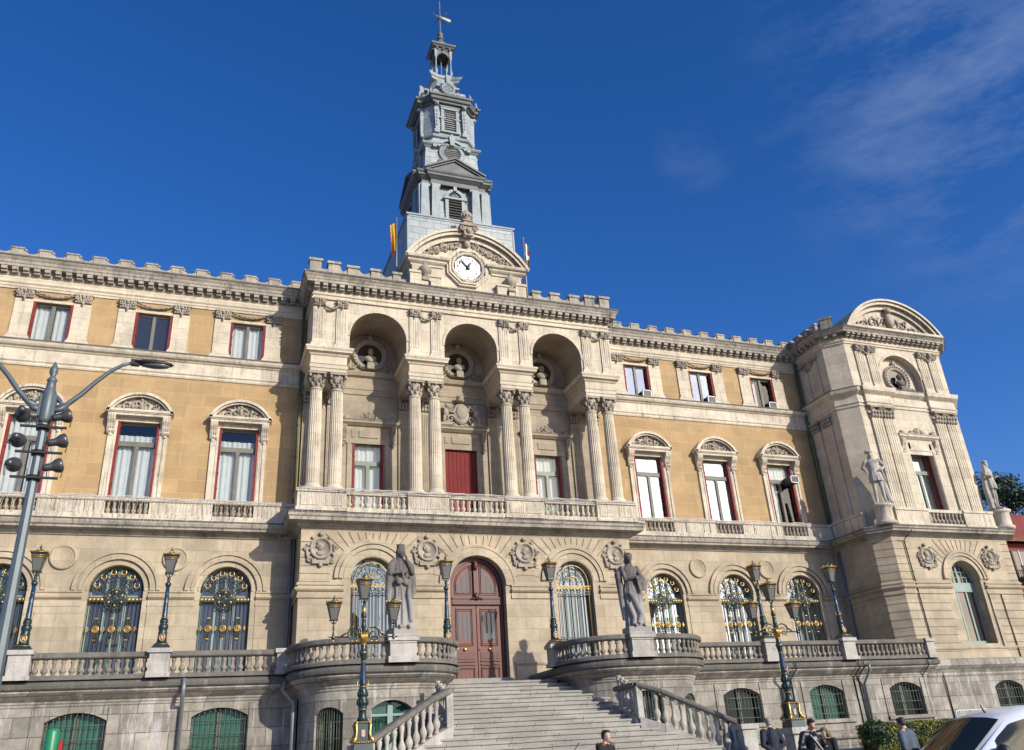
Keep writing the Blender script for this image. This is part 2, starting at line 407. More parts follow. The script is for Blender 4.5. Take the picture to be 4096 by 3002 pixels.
def part(mb,name,mats,parent=None,**k):
    if name in ('impost_band','entablature_block','attic_pilasters','scroll_capitals','portrait_medallion','round_panel','pilaster_capitals','pavilion_pilasters','capitals_and_garlands','black_cable'):
        return mb.each(ONE.get(name,name),mats,parent or HALL,.12 if name!='pilaster_capitals' else .2)[0]
    return mb.build(name,mats,parent or HALL,**k)
def scale_path(p,sx): return [(sx*x,y) for x,y in (p if sx>0 else p[::-1])]
CAPN=0
def pilaster(mb,cx,hw,z0,z1,y,zc,dep=.09,flute=5,base=.3,flare=.1,mat=0):
    # shaft with raised fillets, flared foot; capital is added separately
    mb.box(cx-hw,cx+hw,y-dep,y+.05,z0+base,zc,mat)
    if flare:
        n=5
        poly=[(cx-hw-flare*(1-i/n)**2,z0+base*(.35+.65*i/n)) for i in range(n+1)]+[(cx+hw+flare*(i/n)**2,z0+base*(1-.65*i/n)) for i in range(n+1)]
        poly=[(cx-hw-flare,z0)]+poly+[(cx+hw+flare,z0)]
        mb.prism(poly[::-1],y-dep-.04,y+.05,mat)
    if flute:
        w=2*hw*.86/flute
        for i in range(flute):
            x=cx-hw*.86+w*(i+.5); mb.box(x-w*.24,x+w*.24,y-dep-.024,y-dep,z0+base+.12,zc-.1,mat)
def ioncap(mb,cx,hw,z0,z1,y,mat=0):     # scrolled capital with drop
    h=z1-z0
    mb.box(cx-hw*1.12,cx+hw*1.12,y-.2,y+.02,z1-h*.16,z1,mat)
    mb.box(cx-hw*.9,cx+hw*.9,y-.12,y+.02,z0,z1-h*.1,mat)
    for sx in (-1,1):
        spiral(mb,cx+sx*hw*.72,z1-h*.42,y-.16,hw*.42,1.4,sx,.05,mat,PI/2,12)
        mb.ball((cx+sx*hw*.72,y-.16,z1-h*.42),(.06,.06,.06),mat,6,4)
    for i in range(-2,3): mb.ball((cx+i*hw*.3,y-.13,z0+h*.3),(hw*.15,.06,h*.26),mat,6,4)
    mb.ball((cx,y-.18,z1-h*.35),(hw*.22,.09,h*.2),mat,6,4)
    mb.ball((cx,y-.14,z0-h*.12),(hw*.16,.06,h*.28),mat,6,4)
def corcap(mb,cx,cy,rb,z0,z1,mat=0,hw=None):   # Corinthian capital in the round
    h=z1-z0; hw=hw or rb*1.5
    mb.lathe([(rb*.98,z0),(rb*1.1,z0+h*.05),(rb*.95,z0+h*.1),(rb*1.0,z0+h*.5),(rb*1.25,z0+h*.8),(rb*1.2,z0+h*.88)],(cx,cy,0),12,mat)
    mb.box(cx-hw,cx+hw,cy-hw,cy+hw,z1-h*.12,z1,mat)
    for row,(zz,rr,n,o) in enumerate(((.24,1.08,8,0),(.5,1.16,8,.5))):
        for i in range(n):
            a=2*PI*(i+o)/n; x=cx+rb*rr*math.cos(a); y=cy+rb*rr*math.sin(a)
            mb.ball((x,y,z0+h*zz),(rb*.26,rb*.26,h*.15),mat,6,4)
            mb.ball((cx+rb*(rr+.2)*math.cos(a),cy+rb*(rr+.2)*math.sin(a),z0+h*(zz+.1)),(rb*.2,rb*.2,h*.06),mat,6,4)
    for sx in (-1,1):
        for sy in (-1,1):
            mb.ball((cx+sx*rb*1.22,cy+sy*rb*1.22,z1-h*.22),(rb*.26,rb*.26,h*.14),mat,8,5)
    for sx,sy in ((1,0),(-1,0),(0,1),(0,-1)): mb.ball((cx+sx*hw*.95,cy+sy*hw*.95,z1-h*.12),(rb*.22,)*3,mat,6,4)
def garland(mb,x0,x1,z,drop,y,th=.07,mat=0,n=14):
    pts=[];rs=[]
    for i in range(n+1):
        t=i/n; pts.append((x0+(x1-x0)*t,y,z-drop*4*t*(1-t))); rs.append(th*(.55+.45*math.sin(PI*t))*(1.15 if i%2 else .9))
    mb.tube(pts,rs,6,mat)
    for i in range(1,n):
        mb.ball((pts[i][0],y-.05,pts[i][2]+(.02 if i%2 else -.03)),(.055,.05,.05),mat,5,4)
def modillions(mb,x0,x1,sp,y0,y1,z0,z1,w=.15,mat=0,axis='x',at=0):
    n=max(1,int(round(abs(x1-x0)/sp)))
    for i in range(n):
        x=x0+(x1-x0)*(i+.5)/n
        if axis=='x':
            mb.box(x-w,x+w,y0,y1,z0+.1,z1,mat); mb.box(x-w,x+w,(y0*2+y1)/3,y1,z0,z0+.1,mat)
        else:
            mb.box(y0,y1,x-w,x+w,z0+.1,z1,mat); mb.box((y0*2+y1)/3 if at<0 else y0,y1 if at<0 else (y0+y1*2)/3,x-w,x+w,z0,z0+.1,mat)
BPROF=[(.085,0),(.085,.05),(.05,.07),(.055,.11),(.095,.2),(.11,.28),(.095,.36),(.06,.44),(.045,.52),(.055,.56),(.045,.6),(.05,.68),(.075,.8),(.08,.88),(.05,.92),(.085,.95),(.085,1)]
def balproto(h,rs=1.0,seg=10,parent=None,mat=None,name='baluster'):
    mb=MB(); mb.lathe([(r*rs,z*h) for r,z in BPROF],(0,0,0),seg)
    o=mb.build(name,mat or BAL,parent,local=True); return o
def balusters(parent,pts,h,rs=1.0,mat=None):             # one object per baluster, sharing one mesh
    first=None
    for p in pts:
        b=BASE[parent.name]; d=(p[0]-b[0],p[1]-b[1],p[2]-b[2])
        if first is None:
            first=balproto(h,rs,10,parent,mat); first.location=Vector(d)*S; BASE[first.name]=p; o=first
        else:
            o=first.copy(); col.objects.link(o); o.location=Vector(d)*S; BASE[o.name]=p
# ================================================================= wings
def frame_window(cx,hw,zb,zt,y,kind,parent_name='window',frame=BROWNFR,glass=G_CLEAR,shut=True,curtain=1,shutdeg=(1,1)):
    """tall casement window set back in its opening"""
    fr=MB(); t=.07; yy=y+.2
    fr.box(cx-hw,cx-hw+t*1.4,yy-.05,yy+.06,zb,zt); fr.box(cx+hw-t*1.4,cx+hw,yy-.05,yy+.06,zb,zt)
    fr.box(cx-hw,cx+hw,yy-.045,yy+.055,zt-t*1.6,zt)
    fr.box(cx-hw,cx+hw,yy-.045,yy+.055,zb,zb+t*1.6)
    fr.box(cx-.075,cx+.075,yy-.075,yy+.05,zb,zt-(0 if kind=='top' else (zt-zb)*.27))
    if kind=='tall':
        zt2=zt-(zt-zb)*.27
        fr.box(cx-hw,cx+hw,yy-.07,yy+.05,zt2-.12,zt2+.12)
        r=.16
        for (a,b,c,d) in ((cx-hw+t*1.3,cx-.07,zb+.1,zt2-.12),(cx+.07,cx+hw-t*1.3,zb+.1,zt2-.12),(cx-hw+t*1.3,cx+hw-t*1.3,zt2+.12,zt-.1)):
            for qx,qz,sx,sz in ((a,c,1,1),(b,c,-1,1),(a,d,1,-1),(b,d,-1,-1)):
                arc=[(qx+sx*r*(1-math.sin(k*PI/8)),qz+sz*r*(1-math.cos(k*PI/8))) for k in range(5)]
                poly=[(qx,qz)]+arc
                if sx*sz<0: poly=poly[::-1]
                fr.prism(poly,yy-.04,yy+.03)
    w=part(fr,'window',frame)
    g=MB(); g.add([(cx-hw+.03,yy,zb+.03),(cx+hw-.03,yy,zb+.03),(cx+hw-.03,yy,zt-.03),(cx-hw+.03,yy,zt-.03)],[(0,1,2,3)]); g.build('glass',glass,w)
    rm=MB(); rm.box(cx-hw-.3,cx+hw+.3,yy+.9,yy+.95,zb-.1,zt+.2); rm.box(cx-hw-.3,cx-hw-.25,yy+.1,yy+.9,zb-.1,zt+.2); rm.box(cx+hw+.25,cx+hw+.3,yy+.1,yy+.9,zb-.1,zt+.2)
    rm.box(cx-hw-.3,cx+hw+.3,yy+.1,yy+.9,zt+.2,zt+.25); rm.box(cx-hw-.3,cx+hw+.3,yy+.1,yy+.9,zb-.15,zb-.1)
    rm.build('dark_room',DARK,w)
    if curtain:
        c=MB(); rr=random.Random(int(cx*77)+int(zb))
        segs=[(-hw+.05,-.06+rr.uniform(-.06,.04)),(.06+rr.uniform(-.04,.06),hw-.05)] if curtain==1 else [(-hw+.05,hw-.05)]
        if curtain==3: segs=[(-hw+.05,-.15)]
        ztop=zt-.06 if kind=='top' else zb+(zt-zb)*.73
        def cur(a,b,z0,z1,ph):
            n=int(abs(b-a)*44); vs=[]
            for i in range(n+1):
                x=cx+a+(b-a)*i/n; q=i*.62+ph; dy=.032*math.sin(q)+.03*math.sin(q*.37+1)
                vs+= [(x,yy+.2+dy,z0),(x,yy+.18+dy*.8,z1)]
            c.add(vs,[(2*i,2*i+2,2*i+3,2*i+1) for i in range(n)],0,True)
        for a,b in segs: cur(a,b,zb+.03,ztop,rr.uniform(0,6))
        if kind=='tall': cur(-hw+.05,hw-.05,ztop,zt-.1-rr.choice([0,.0,.45]),rr.uniform(0,6))
        c.build('curtain',CURT,w)
    if shut:
        for sx in (-1,1):
            s=MB(); x=cx+sx*(hw-.03)
            s.box(min(x+sx*.03,x-sx*.085),max(x+sx*.03,x-sx*.085),y-.04,yy-.06,zb+.02,zt-.03)
            for k in range(1,5): 
                z=zb+(zt-zb)*k/5; s.box(min(x,x-sx*.10),max(x,x-sx*.10),y-.06,yy-.07,z-.02,z+.02)
            s.build('shutter',REDSH,w)
    return w
def arched_window(cx,hw,zb,zt,y,ornate=True,mat=MINTFR,glass=G_GL,rise=None):
    fr=MB(); sp=zt-hw; yy=y+.05
    archband(fr,cx,sp,hw-.1,hw,yy-.04,yy+.06,n=22)
    for x in (-hw+.05,-hw*.36,hw*.36,hw-.05): fr.box(cx+x-.055,cx+x+.055,yy-.04,yy+.05,zb,sp+math.sqrt(max(0,hw*hw-x*x))-.03)
    fr.box(cx-.045,cx+.045,yy-.06,yy+.05,zb,zt-.03); fr.box(cx-hw,cx+hw,yy-.05,yy+.05,sp-.3,sp-.15); fr.box(cx-hw,cx+hw,yy-.05,yy+.05,zb,zb+.2)
    w=part(fr,'arched_window',mat)
    g=MB(); halfdisc(g,cx,sp,hw-.02,zb+.02,yy+.02); g.build('glass',glass,w)
    ir=MB(); gd=MB(); yg=y-.22
    for i in range(13):
        x=-hw*.94+hw*1.88*i/12; top=sp-.35 if ornate else sp-.5
        ir.tube([(cx+x,yg,zb),(cx+x,yg,top)],.018,4)
    for z in ((zb+.25,sp-.36) if ornate else (zb+.25,zb+1.6,sp-.5,sp-.62)): ir.box(cx-hw*.97,cx+hw*.97,yg-.02,yg+.02,z-.02,z+.02)
    def ring(m,x,z,r,th,seg=12): m.tube([(cx+x+r*math.cos(2*PI*k/seg),yg-.03,z+r*math.sin(2*PI*k/seg)) for k in range(seg)],th,5,closed=True)
    ar=[(cx+hw*.94*math.cos(PI*k/20),yg,sp+hw*.94*math.sin(PI*k/20)) for k in range(21)]
    if ornate:
        ir.tube([(cx-hw*.94,yg,zb)]+ar[::-1]+[(cx+hw*.94,yg,zb)],.022,5)
        ir.tube([(cx+hw*.55*math.cos(PI*k/14),yg,sp+hw*.55*math.sin(PI*k/14)) for k in range(15)],.02,5)
        for k in range(1,14):
            a=PI*k/14; ir.tube([(cx+hw*.32*math.cos(a),yg,sp-.1+hw*.32*math.sin(a)),(cx+hw*.94*math.cos(a),yg,sp+hw*.94*math.sin(a))],.014,4)
        for k in range(6):                           # crescent rings round the arch
            a=PI*(k+.6)/6.2; r=.105; px,pz=hw*.76*math.cos(a),sp+hw*.76*math.sin(a)
            gd.tube([(cx+px+r*math.cos(t),yg-.05,pz+r*math.sin(t)) for t in [PI*.8+2*PI*.82*q/12-.4 for q in range(13)]],.028,5)
        for sx in (-1,1):                             # discs along the springing
            for k in range(4):
                x=sx*(hw*.92-.155*k); gd.lathe([(.0,-.03),(.075,-.03),(.075,.02),(0,.02)],(0,0,0),10,0,Matrix.Translation((cx+x,yg-.04,sp-.36))@Matrix.Rotation(PI/2,4,'X'))
        zc=sp-.33
        for r in (.2,.36,.47): ring(ir,0,zc,r,.026,16)
        for k in range(12):
            a=2*PI*k/12; ir.tube([(cx+.08*math.cos(a),yg-.02,zc+.08*math.sin(a)),(cx+.47*math.cos(a),yg-.02,zc+.47*math.sin(a))],.02,4)
            ring(ir,.41*math.cos(a),zc+.41*math.sin(a),.07,.016,7)
        for k in range(6):
            a=2*PI*(k+.5)/6; gd.ball((cx+.29*math.cos(a),yg-.07,zc+.29*math.sin(a)),(.055,.03,.055),0,7,4)
        for k in range(-3,4): gd.ball((cx+k*.055,yg-.07,zc+.46-abs(k)*.03),(.03,.03,.03),0,5,3)
        for k in (-1,0,1):                            # rosettes on the bars
            x=k*hw*.57; z=zb+2.45*(sp-zb)/4.05
            ring(gd,x,z,.125,.032,14); ring(gd,x,z,.06,.02,8)
            for q in range(8):
                a=2*PI*q/8; gd.tube([(cx+x,yg-.05,z),(cx+x+.12*math.cos(a),yg-.05,z+.12*math.sin(a))],.012,4)
            for dz in (-.45,.45): gd.box(cx+x-.06,cx+x+.06,yg-.05,yg-.02,z+dz-.02,z+dz+.02)
            for dz in (-.2,-.3,.2,.3):
                for sx in (-1,1): ring(ir,x+sx*.06,z+dz,.05,.016,7)
            ir.tube([(cx+x,yg-.02,z-.42),(cx+x,yg-.02,z+.42)],.026,5)
        for k in (-.85,-.28,.28,.85):
            z=zb+2.45*(sp-zb)/4.05
            gd.box(cx+k*hw-.07,cx+k*hw+.07,yg-.05,yg-.02,z-.015,z+.015); gd.box(cx+k*hw-.02,cx+k*hw+.02,yg-.05,yg-.02,z-.1,z+.1)
        ir.box(cx-hw*.97,cx+hw*.97,yg-.03,yg+.01,sp-.46,sp-.43); ir.box(cx-hw*.97,cx+hw*.97,yg-.03,yg+.01,sp-.28,sp-.25)
    else:
        o=.8
        gd.tube([(cx-hw*o,yg-.03,zb)]+[(cx-hw*o*math.cos(PI*k/20),yg-.03,sp-.1+hw*.9*math.sin(PI*k/20)) for k in range(21)]+[(cx+hw*o,yg-.03,zb)],.022,5)
        gd.tube([(cx-hw*.28*math.cos(PI*k/10),yg-.03,sp-.05+hw*.3*math.sin(PI*k/10)) for k in range(11)],.02,5)
        for r in (.5,.72,.94): ir.tube([(cx+hw*r*math.cos(PI*k/16),yg,sp-.1+hw*r*math.sin(PI*k/16)) for k in range(17)],.014,4)
        for k in range(1,12):
            a=PI*k/12; ir.tube([(cx+hw*.28*math.cos(a),yg,sp-.1+hw*.28*math.sin(a)),(cx+hw*.94*math.cos(a),yg,sp-.1+hw*.94*math.sin(a))],.012,4)
        for k in range(11): ring(gd,-hw*.9+hw*1.8*k/10,sp-.3,.08,.024,10)
        for k in range(8): ring(gd,-hw*.7+hw*1.4*k/7,zb+.12,.07,.022,10)
    ir.build('iron_grille',IRON,w); gd.each('gilded_ornament',GOLD,w,.05)
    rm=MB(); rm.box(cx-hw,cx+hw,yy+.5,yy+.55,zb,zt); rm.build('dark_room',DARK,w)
    return w
def voussoir_lines(mb,cx,cz,ri,ztop,y,n,spread=1.0,th=.022,xmax=None):
    for k in range(n):
        a=PI/2+(k-(n-1)/2)*spread
        r0=ri; dx,dz=math.cos(a),math.sin(a)
        r1=(ztop-cz)/max(.05,dz)
        if xmax: r1=min(r1,xmax/max(1e-3,abs(dx)))
        if r1<r0+.1: continue
        mb.tube([(cx+r0*dx,y,cz+r0*dz),(cx+r1*dx,y,cz+r1*dz)],th,4,0,smooth=False)
def medallion(mb,cx,cz,y,s=1.0,seed=0,mat=0):
    """cartouche with a head in relief"""
    M=lambda x,z:Matrix.Translation((cx+x,y,cz+z))@Matrix.Rotation(PI/2,4,'X')
    mb.lathe([(.56*s,-.02),(.56*s,.08),(.5*s,.13),(.44*s,.09),(.42*s,.03),(0,.03)],(0,0,0),22,mat,M(0,0))
    rr=random.Random(seed)
    for k in range(9):
        a=PI*(-.35+1.7*k/8)+0.0; mb.ball((cx+.66*s*math.cos(a),y-.06,cz+.68*s*math.sin(a)),(.09*s,.07,.09*s),mat,6,4)
    for sx in (-1,1):
        spiral(mb,cx+sx*.72*s,cz,y-.07,.13*s,1.2,sx,.045*s,mat)
        spiral(mb,cx+sx*.55*s,cz-.6*s,y-.07,.15*s,1.2,-sx,.045*s,mat)
        mb.tube([(cx+sx*.7*s,y-.05,cz-.1*s),(cx+sx*.66*s,y-.08,cz-.4*s),(cx+sx*.5*s,y-.06,cz-.72*s)],[.05*s,.06*s,.04*s],5,mat)
    mb.box(cx-.42*s,cx+.42*s,y-.12,y,cz-.78*s,cz-.6*s,mat); mb.ball((cx,y-.08,cz+.72*s),(.14*s,.08,.12*s),mat,7,5); mb.ball((cx,y-.08,cz-.85*s),(.12*s,.08,.1*s),mat,7,5)
    d=1 if rr.random()<.5 else -1                      # profile head, neck, hair
    mb.ball((cx,y-.05,cz+.06*s),(.17*s,.1,.21*s),mat,10,7); mb.ball((cx-d*.06*s,y-.06,cz+.14*s),(.17*s,.11,.16*s),mat,9,6)
    mb.ball((cx+d*.17*s,y-.05,cz+.03*s),(.045*s,.06,.05*s),mat,6,4); mb.ball((cx-d*.03*s,y-.04,cz-.25*s),(.2*s,.08,.14*s),mat,8,5)
    for _ in range(5): mb.ball((cx-d*.1*s+rr.uniform(-.1,.1)*s,y-.09,cz+.16*s+rr.uniform(-.1,.1)*s),(.06*s,.06,.06*s),mat,6,4)
def console(mb,cx,w,y,z0,z1,out,mat=0):               # scrolled bracket
    h=z1-z0
    poly=[(y,z1),(y-out,z1),(y-out,z1-.12*h),(y-out*.85,z1-.3*h),(y-out*.5,z1-.5*h),(y-out*.3,z0+.25*h),(y-out*.42,z0+.1*h),(y-out*.2,z0),(y,z0)]
    vs=[(cx-w,a,b) for a,b in poly]+[(cx+w,a,b) for a,b in poly]; n=len(poly)
    fs=[tuple(range(n)),tuple(range(2*n-1,n-1,-1))]+[(i,i+n,(i+1)%n+n,(i+1)%n) for i in range(n)]
    mb.add(vs,fs,mat)
    for k in (-.5,0,.5): mb.tube([(cx+k*w*1.2,y-out-.01,z1-.05*h),(cx+k*w*1.2,y-out*.8,z1-.32*h),(cx+k*w*1.2,y-out*.42,z1-.52*h),(cx+k*w*1.2,y-out*.33,z0+.2*h)],[.03,.028,.024,.02],4,mat)
    mb.tube([(cx-w*1.05,y-out*.3,z0+.14*h),(cx+w*1.05,y-out*.3,z0+.14*h)],.06,8,mat)
    mb.ball((cx,y-.06,z0-.07*h),(w*.6,.06,.1*h),mat,7,5)
def seg_hood(cx,y,z0,hw,rise,seed,name='window_hood'):
    mb=MB(); yo=y-.5
    mb.box(cx-hw+.12,cx+hw-.12,y-.4,y,z0-.17,z0-.04); mb.box(cx-hw,cx+hw,yo,y,z0,z0+.12); mb.box(cx-hw+.06,cx+hw-.06,yo+.05,y,z0-.05,z0)
    c=hw; Rr=(c*c+rise*rise)/(2*rise); cz=z0+rise-Rr; a0=math.asin(c/Rr)
    archband(mb,cx,cz,Rr-.13,Rr,yo,y,PI/2-a0,PI/2+a0,18); archband(mb,cx,cz,Rr-.22,Rr-.13,yo+.1,y,PI/2-a0,PI/2+a0,18)
    p=[(cx+(Rr-.2)*math.cos(a),cz+(Rr-.2)*math.sin(a)) for a in [PI/2-a0*.93+2*a0*.93*i/14 for i in range(15)]]
    mb.prism([(cx-hw*.9,z0+.1),(cx+hw*.9,z0+.1)]+p,y-.12,y)
    h=part(mb,name,TRIM)
    r=MB(); foliage(r,cx,z0+.14,hw*.82,rise-.3,y-.2,seed,.055); r.build('carved_relief',CARVE,h); return h
def parapet(mb,x0,x1,y,z0,sp,w=.28,low=.28,high=.62,dep=.3,axis='x',first=None):
    """attic parapet with block merlons linked by scrolled dips"""
    n=max(1,int(round((x1-x0)/sp))); sp=(x1-x0)/n
    def T(a,b,c,d,e,f,):
        if axis=='x': mb.box(a,b,c,d,e,f)
        else: mb.box(c,d,a,b,e,f)
    T(x0,x1,y,y+dep,z0,z0+low)
    for i in range(n):
        c=x0+sp*(i+.5)
        T(c-w,c+w,y-.03,y+dep+.03,z0+low*0,z0+high-.08); T(c-w-.04,c+w+.04,y-.07,y+dep+.07,z0+high-.08,z0+high)
        if i<n-1:
            a=c+w; b=c+sp-w; k=10; pts=[]; H=high-.07
            for q in range(k+1):
                t=q/k; x=a+(b-a)*t; z=z0+low+(H-low)*abs(2*t-1)**2.2
                pts.append((x,z))
            poly=[(a,z0+low*.5)]+[(b,z0+low*.5)]+pts[::-1]
            if axis=='x': mb.prism(poly,y+.04,y+dep-.04)
            tp=[((x,y+dep*.5,z) if axis=='x' else (y+dep*.5,x,z)) for x,z in pts]; mb.tube(tp,.05,5)
            for t in (.08,.92):
                x=a+(b-a)*t; p=(x,y+dep*.3,z0+H-.02) if axis=='x' else (y+dep*.5,x,z0+H-.02)
                mb.ball(p,(.1,.12,.08),0,7,5)
def wing(sx,x_in,x_out,nwin,kinds):
    lo,hi=(min(sx*x_in,sx*x_out),max(sx*x_in,sx*x_out))
    xs=[sx*(X1+BAY*k) for k in range(nwin)]
    L=lambda x0,x1:[(x0,YW),(x1,YW)]
    # ground floor wall
    m=MB(); wall(m,lo,hi,.9,7.98,[(x,1.1,1.4,6.6,'arch',0) for x in xs],flat(YW),.55); part(m,'wall',CREAM2)
    m=MB(); wall(m,lo,hi,8.5,16.0,[(x,.93,9.55,13.42,'rect',0) for x in xs],flat(YW),.45); part(m,'wall',OCHRE)
    m=MB(); wall(m,lo,hi,17.05,19.98,[(x,.87,17.2,19.36,'rect',0) for x in xs],flat(YW),.45); part(m,'wall',OCHRE)
    m=MB()
    m.mold(L(lo,hi),[(-.2,7.9),(.06,7.92),(.10,8.0),(.16,8.06),(.16,8.12),(.5,8.16),(.5,8.24),(.58,8.3),(.62,8.42),(.62,8.52),(.5,8.56),(.45,8.66),(-.2,8.66)])
    part(m,'balcony_cornice',EAVE)
    m=MB(); m.mold(L(lo,hi),[(-.2,15.9),(.05,15.92),(.08,16.0),(.05,16.08),(.11,16.14),(.11,16.2),(.04,16.22),(.04,16.76),(.1,16.8),(.14,16.86),(.24,16.9),(.3,16.98),(.34,17.1),(.34,17.15),(-.2,17.2)]); part(m,'string_course',TRIM)
    m=MB(); m.mold(L(lo,hi),[(-.2,19.94),(.06,19.96),(.06,20.06),(.1,20.1),(.1,20.2),(.16,20.27),(.16,20.32),(.08,20.34),(.08,20.62),(.14,20.66),(-.2,20.66)]); part(m,'frieze',CREAM)
    m=MB(); m.mold(L(lo,hi),[(-.2,20.64),(.12,20.66),(.12,20.98),(.46,20.99),(.46,21.12),(.5,21.16),(.52,21.28),(.6,21.38),(.64,21.46),(.64,21.52),(-.3,21.56)])
    modillions(m,lo+.1,hi-.1,.475,YW-.43,YW-.1,20.72,20.99,.13); part(m,'cornice',EAVE)
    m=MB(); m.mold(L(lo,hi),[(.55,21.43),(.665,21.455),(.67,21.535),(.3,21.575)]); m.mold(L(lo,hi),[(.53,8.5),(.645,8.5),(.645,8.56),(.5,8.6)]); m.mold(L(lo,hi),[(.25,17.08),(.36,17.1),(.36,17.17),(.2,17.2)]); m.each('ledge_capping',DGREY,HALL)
    m=MB(); parapet(m,lo,hi,YW-.25,21.5,1.262,.26,.36,.67); part(m,'parapet',EAVE)
    # solid balcony front with openwork before each window
    m=MB(); yb=YW-.42; cur=lo
    segs=[]
    for x in sorted(xs): segs.append((cur,x-.92)); cur=x+.92
    segs.append((cur,hi))
    for a,b in segs:
        m.box(a,b,yb,yb+.3,8.62,9.42)
        for c in (a+.22,b-.22):
            if a+.3<c<b-.1 and b-a>.9: m.box(c-.2,c+.2,yb-.05,yb,8.66,9.4)
        if b-a>1.6:
            mid=(a+b)/2
            m.box(mid-.5,mid+.5,yb-.03,yb,8.85,9.25); m.box(mid-.62,mid-.55,yb-.05,yb,8.7,9.38); m.box(mid+.55,mid+.62,yb-.05,yb,8.7,9.38)
    m.mold([(lo,yb),(hi,yb)],[(-.34,9.42),(.05,9.42),(.09,9.47),(.09,9.55),(.05,9.58),(-.34,9.58)])
    m.mold([(lo,yb),(hi,yb)],[(-.3,8.6),(.08,8.6),(.08,8.78),(.03,8.84),(-.3,8.84)])
    pb=part(m,'balcony_parapet',TRIM)
    for x in xs: balusters(pb,[(x-.79+.263*i,yb+.14,8.84) for i in range(7)],.58,.95,CARVE)
    for i,x in enumerate(xs):
        kd=kinds[i]
        arched_window(x,1.1,1.4,6.6,YW+.4,True,MINTFR,G_GL if sx<0 else G_GLR)
        m=MB(); sp=5.5                                  # archivolt
        archband(m,x,sp,1.36,1.52,YW-.12,YW,n=26); archband(m,x,sp,1.52,1.62,YW-.07,YW,n=26); archband(m,x,sp,1.62,1.78,YW-.14,YW,n=26); archband(m,x,sp,1.12,1.2,YW-.04,YW,n=22)
        part(m,'arch_moulding',CREAM2)
        w=frame_window(x,.93,9.55,13.42,YW,'tall',frame=BROWNFR,curtain=kd[0],glass=kd[2])
        m=MB()
        for s in (-1,1):
            m.box(x+s*1.12-.19,x+s*1.12+.19,YW-.06,YW,9.55,13.45); m.box(x+s*1.22-.07,x+s*1.22+.07,YW-.11,YW,9.55,13.45); m.box(x+s*1.0-.03,x+s*1.0+.03,YW-.09,YW,9.55,13.42)
            console(m,x+s*1.2,.17,YW-.04,12.78,13.66,.42)
        m.box(x-1.31,x+1.31,YW-.08,YW,13.42,13.7); part(m,'window_surround',TRIM)
        seg_hood(x,YW,13.8,1.5,1.03,int(x*10))
        frame_window(x,.87,17.2,19.36,YW,'top',curtain=kd[1],glass=kd[3])
        m=MB()
        for s in (-1,1):
            pilaster(m,x+s*1.28,.4,17.17,19.95,YW,19.45,.08,0,.45,.12)
            for z in (17.95,18.3,18.65,19.0): m.box(x+s*1.28-.402,x+s*1.28+.402,YW-.083,YW,z,z+.018)
        m.box(x-.92,x+.92,YW-.05,YW,19.36,19.5); m.box(x-.92,x+.92,YW-.2,YW,17.14,17.2)
        ws=part(m,'window_surround',CREAM)
        m=MB()
        for s in (-1,1): ioncap(m,x+s*1.28,.4,19.5,19.93,YW-.06)
        garland(m,x-.82,x+.82,19.84,.2,YW-.14); m.build('garland',CARVE,ws)
    # impost bands between the arches and round panels above them
    m=MB(); edges=[lo]
    for x in sorted(xs): edges+=[x-1.32,x+1.32]
    edges.append(hi)
    for a,b in zip(edges[::2],edges[1::2]):
        if b-a<.15: continue
        m.mold([(a,YW),(b,YW)],[(0,4.8),(.06,4.82),(.06,4.92),(.03,4.94),(.03,5.1),(.1,5.14),(.16,5.2),(.16,5.27),(.05,5.3),(.05,5.36),(.02,5.38),(.08,5.42),(.08,5.5),(0,5.5)])
        m.box(a+.02,b-.02,YW-.035,YW,.9,4.82)
    part(m,'impost_band',CREAM2)
    mids=[sx*(X1+BAY*(k+.5)) for k in range(nwin if sx<0 else nwin-1)]
    m=MB()
    for x in mids:
        M=Matrix.Translation((x,YW,6.93))@Matrix.Rotation(PI/2,4,'X')
        m.lathe([(.56,0),(.56,.07),(.5,.12),(.44,.08),(.41,.02),(.37,.06),(.34,.02),(.0,.06)],(0,0,0),26,0,M)
    part(m,'round_panel',CREAM2)
LK=[(1,2,G_CLEAR,G_CLEAR),(1,0,G_CLEAR,G_DARK),(1,1,G_CLEAR,G_CLEAR)]
RK=[(3,0,G_SKY,G_SKY),(1,0,G_SKY,G_SKY),(3,3,G_CLEAR,G_CLEAR)]
wing(-1,8.45,25.6,3,LK)
wing(1,8.45,23.55,3,RK)
# ================================================================= central block
YP=-.45; XP=8.4
def col_mesh():
    mb=MB(); z0,z1=0,6.1; hb=.34; n=20; seg=n*2; secs=[(.32,1.0),(.9,1.0),(2.0,1.0),(2.01,.985),(3.6,.95),(4.6,.9),(5.28,.85)]
    vs=[];fs=[]
    for z,s in secs:
        for i in range(seg):
            a=2*PI*i/seg; dep=.89 if z>2.0 else .94
            r=.335*s*(1 if i%2 else dep)
            vs.append((r*math.cos(a),r*math.sin(a),z))
    for k in range(len(secs)-1):
        for i in range(seg):
            j=(i+1)%seg; fs.append((k*seg+i,k*seg+j,(k+1)*seg+j,(k+1)*seg+i))
    mb.add(vs,fs)
    mb.box(-.47,.47,-.47,.47,0,.1); mb.lathe([(.46,.1),(.48,.15),(.46,.2),(.4,.23),(.42,.27),(.4,.31),(.345,.34)],(0,0,0),20)
    mb.lathe([(.3,5.2),(.325,5.24),(.3,5.28)],(0,0,0),20)
    return mb
colp=col_mesh().build('column',CREAM,HALL,local=True)
capm=MB(); corcap(capm,0,0,.29,5.28,6.1); capm.build('capital',CARVE,colp,local=True)
first=True
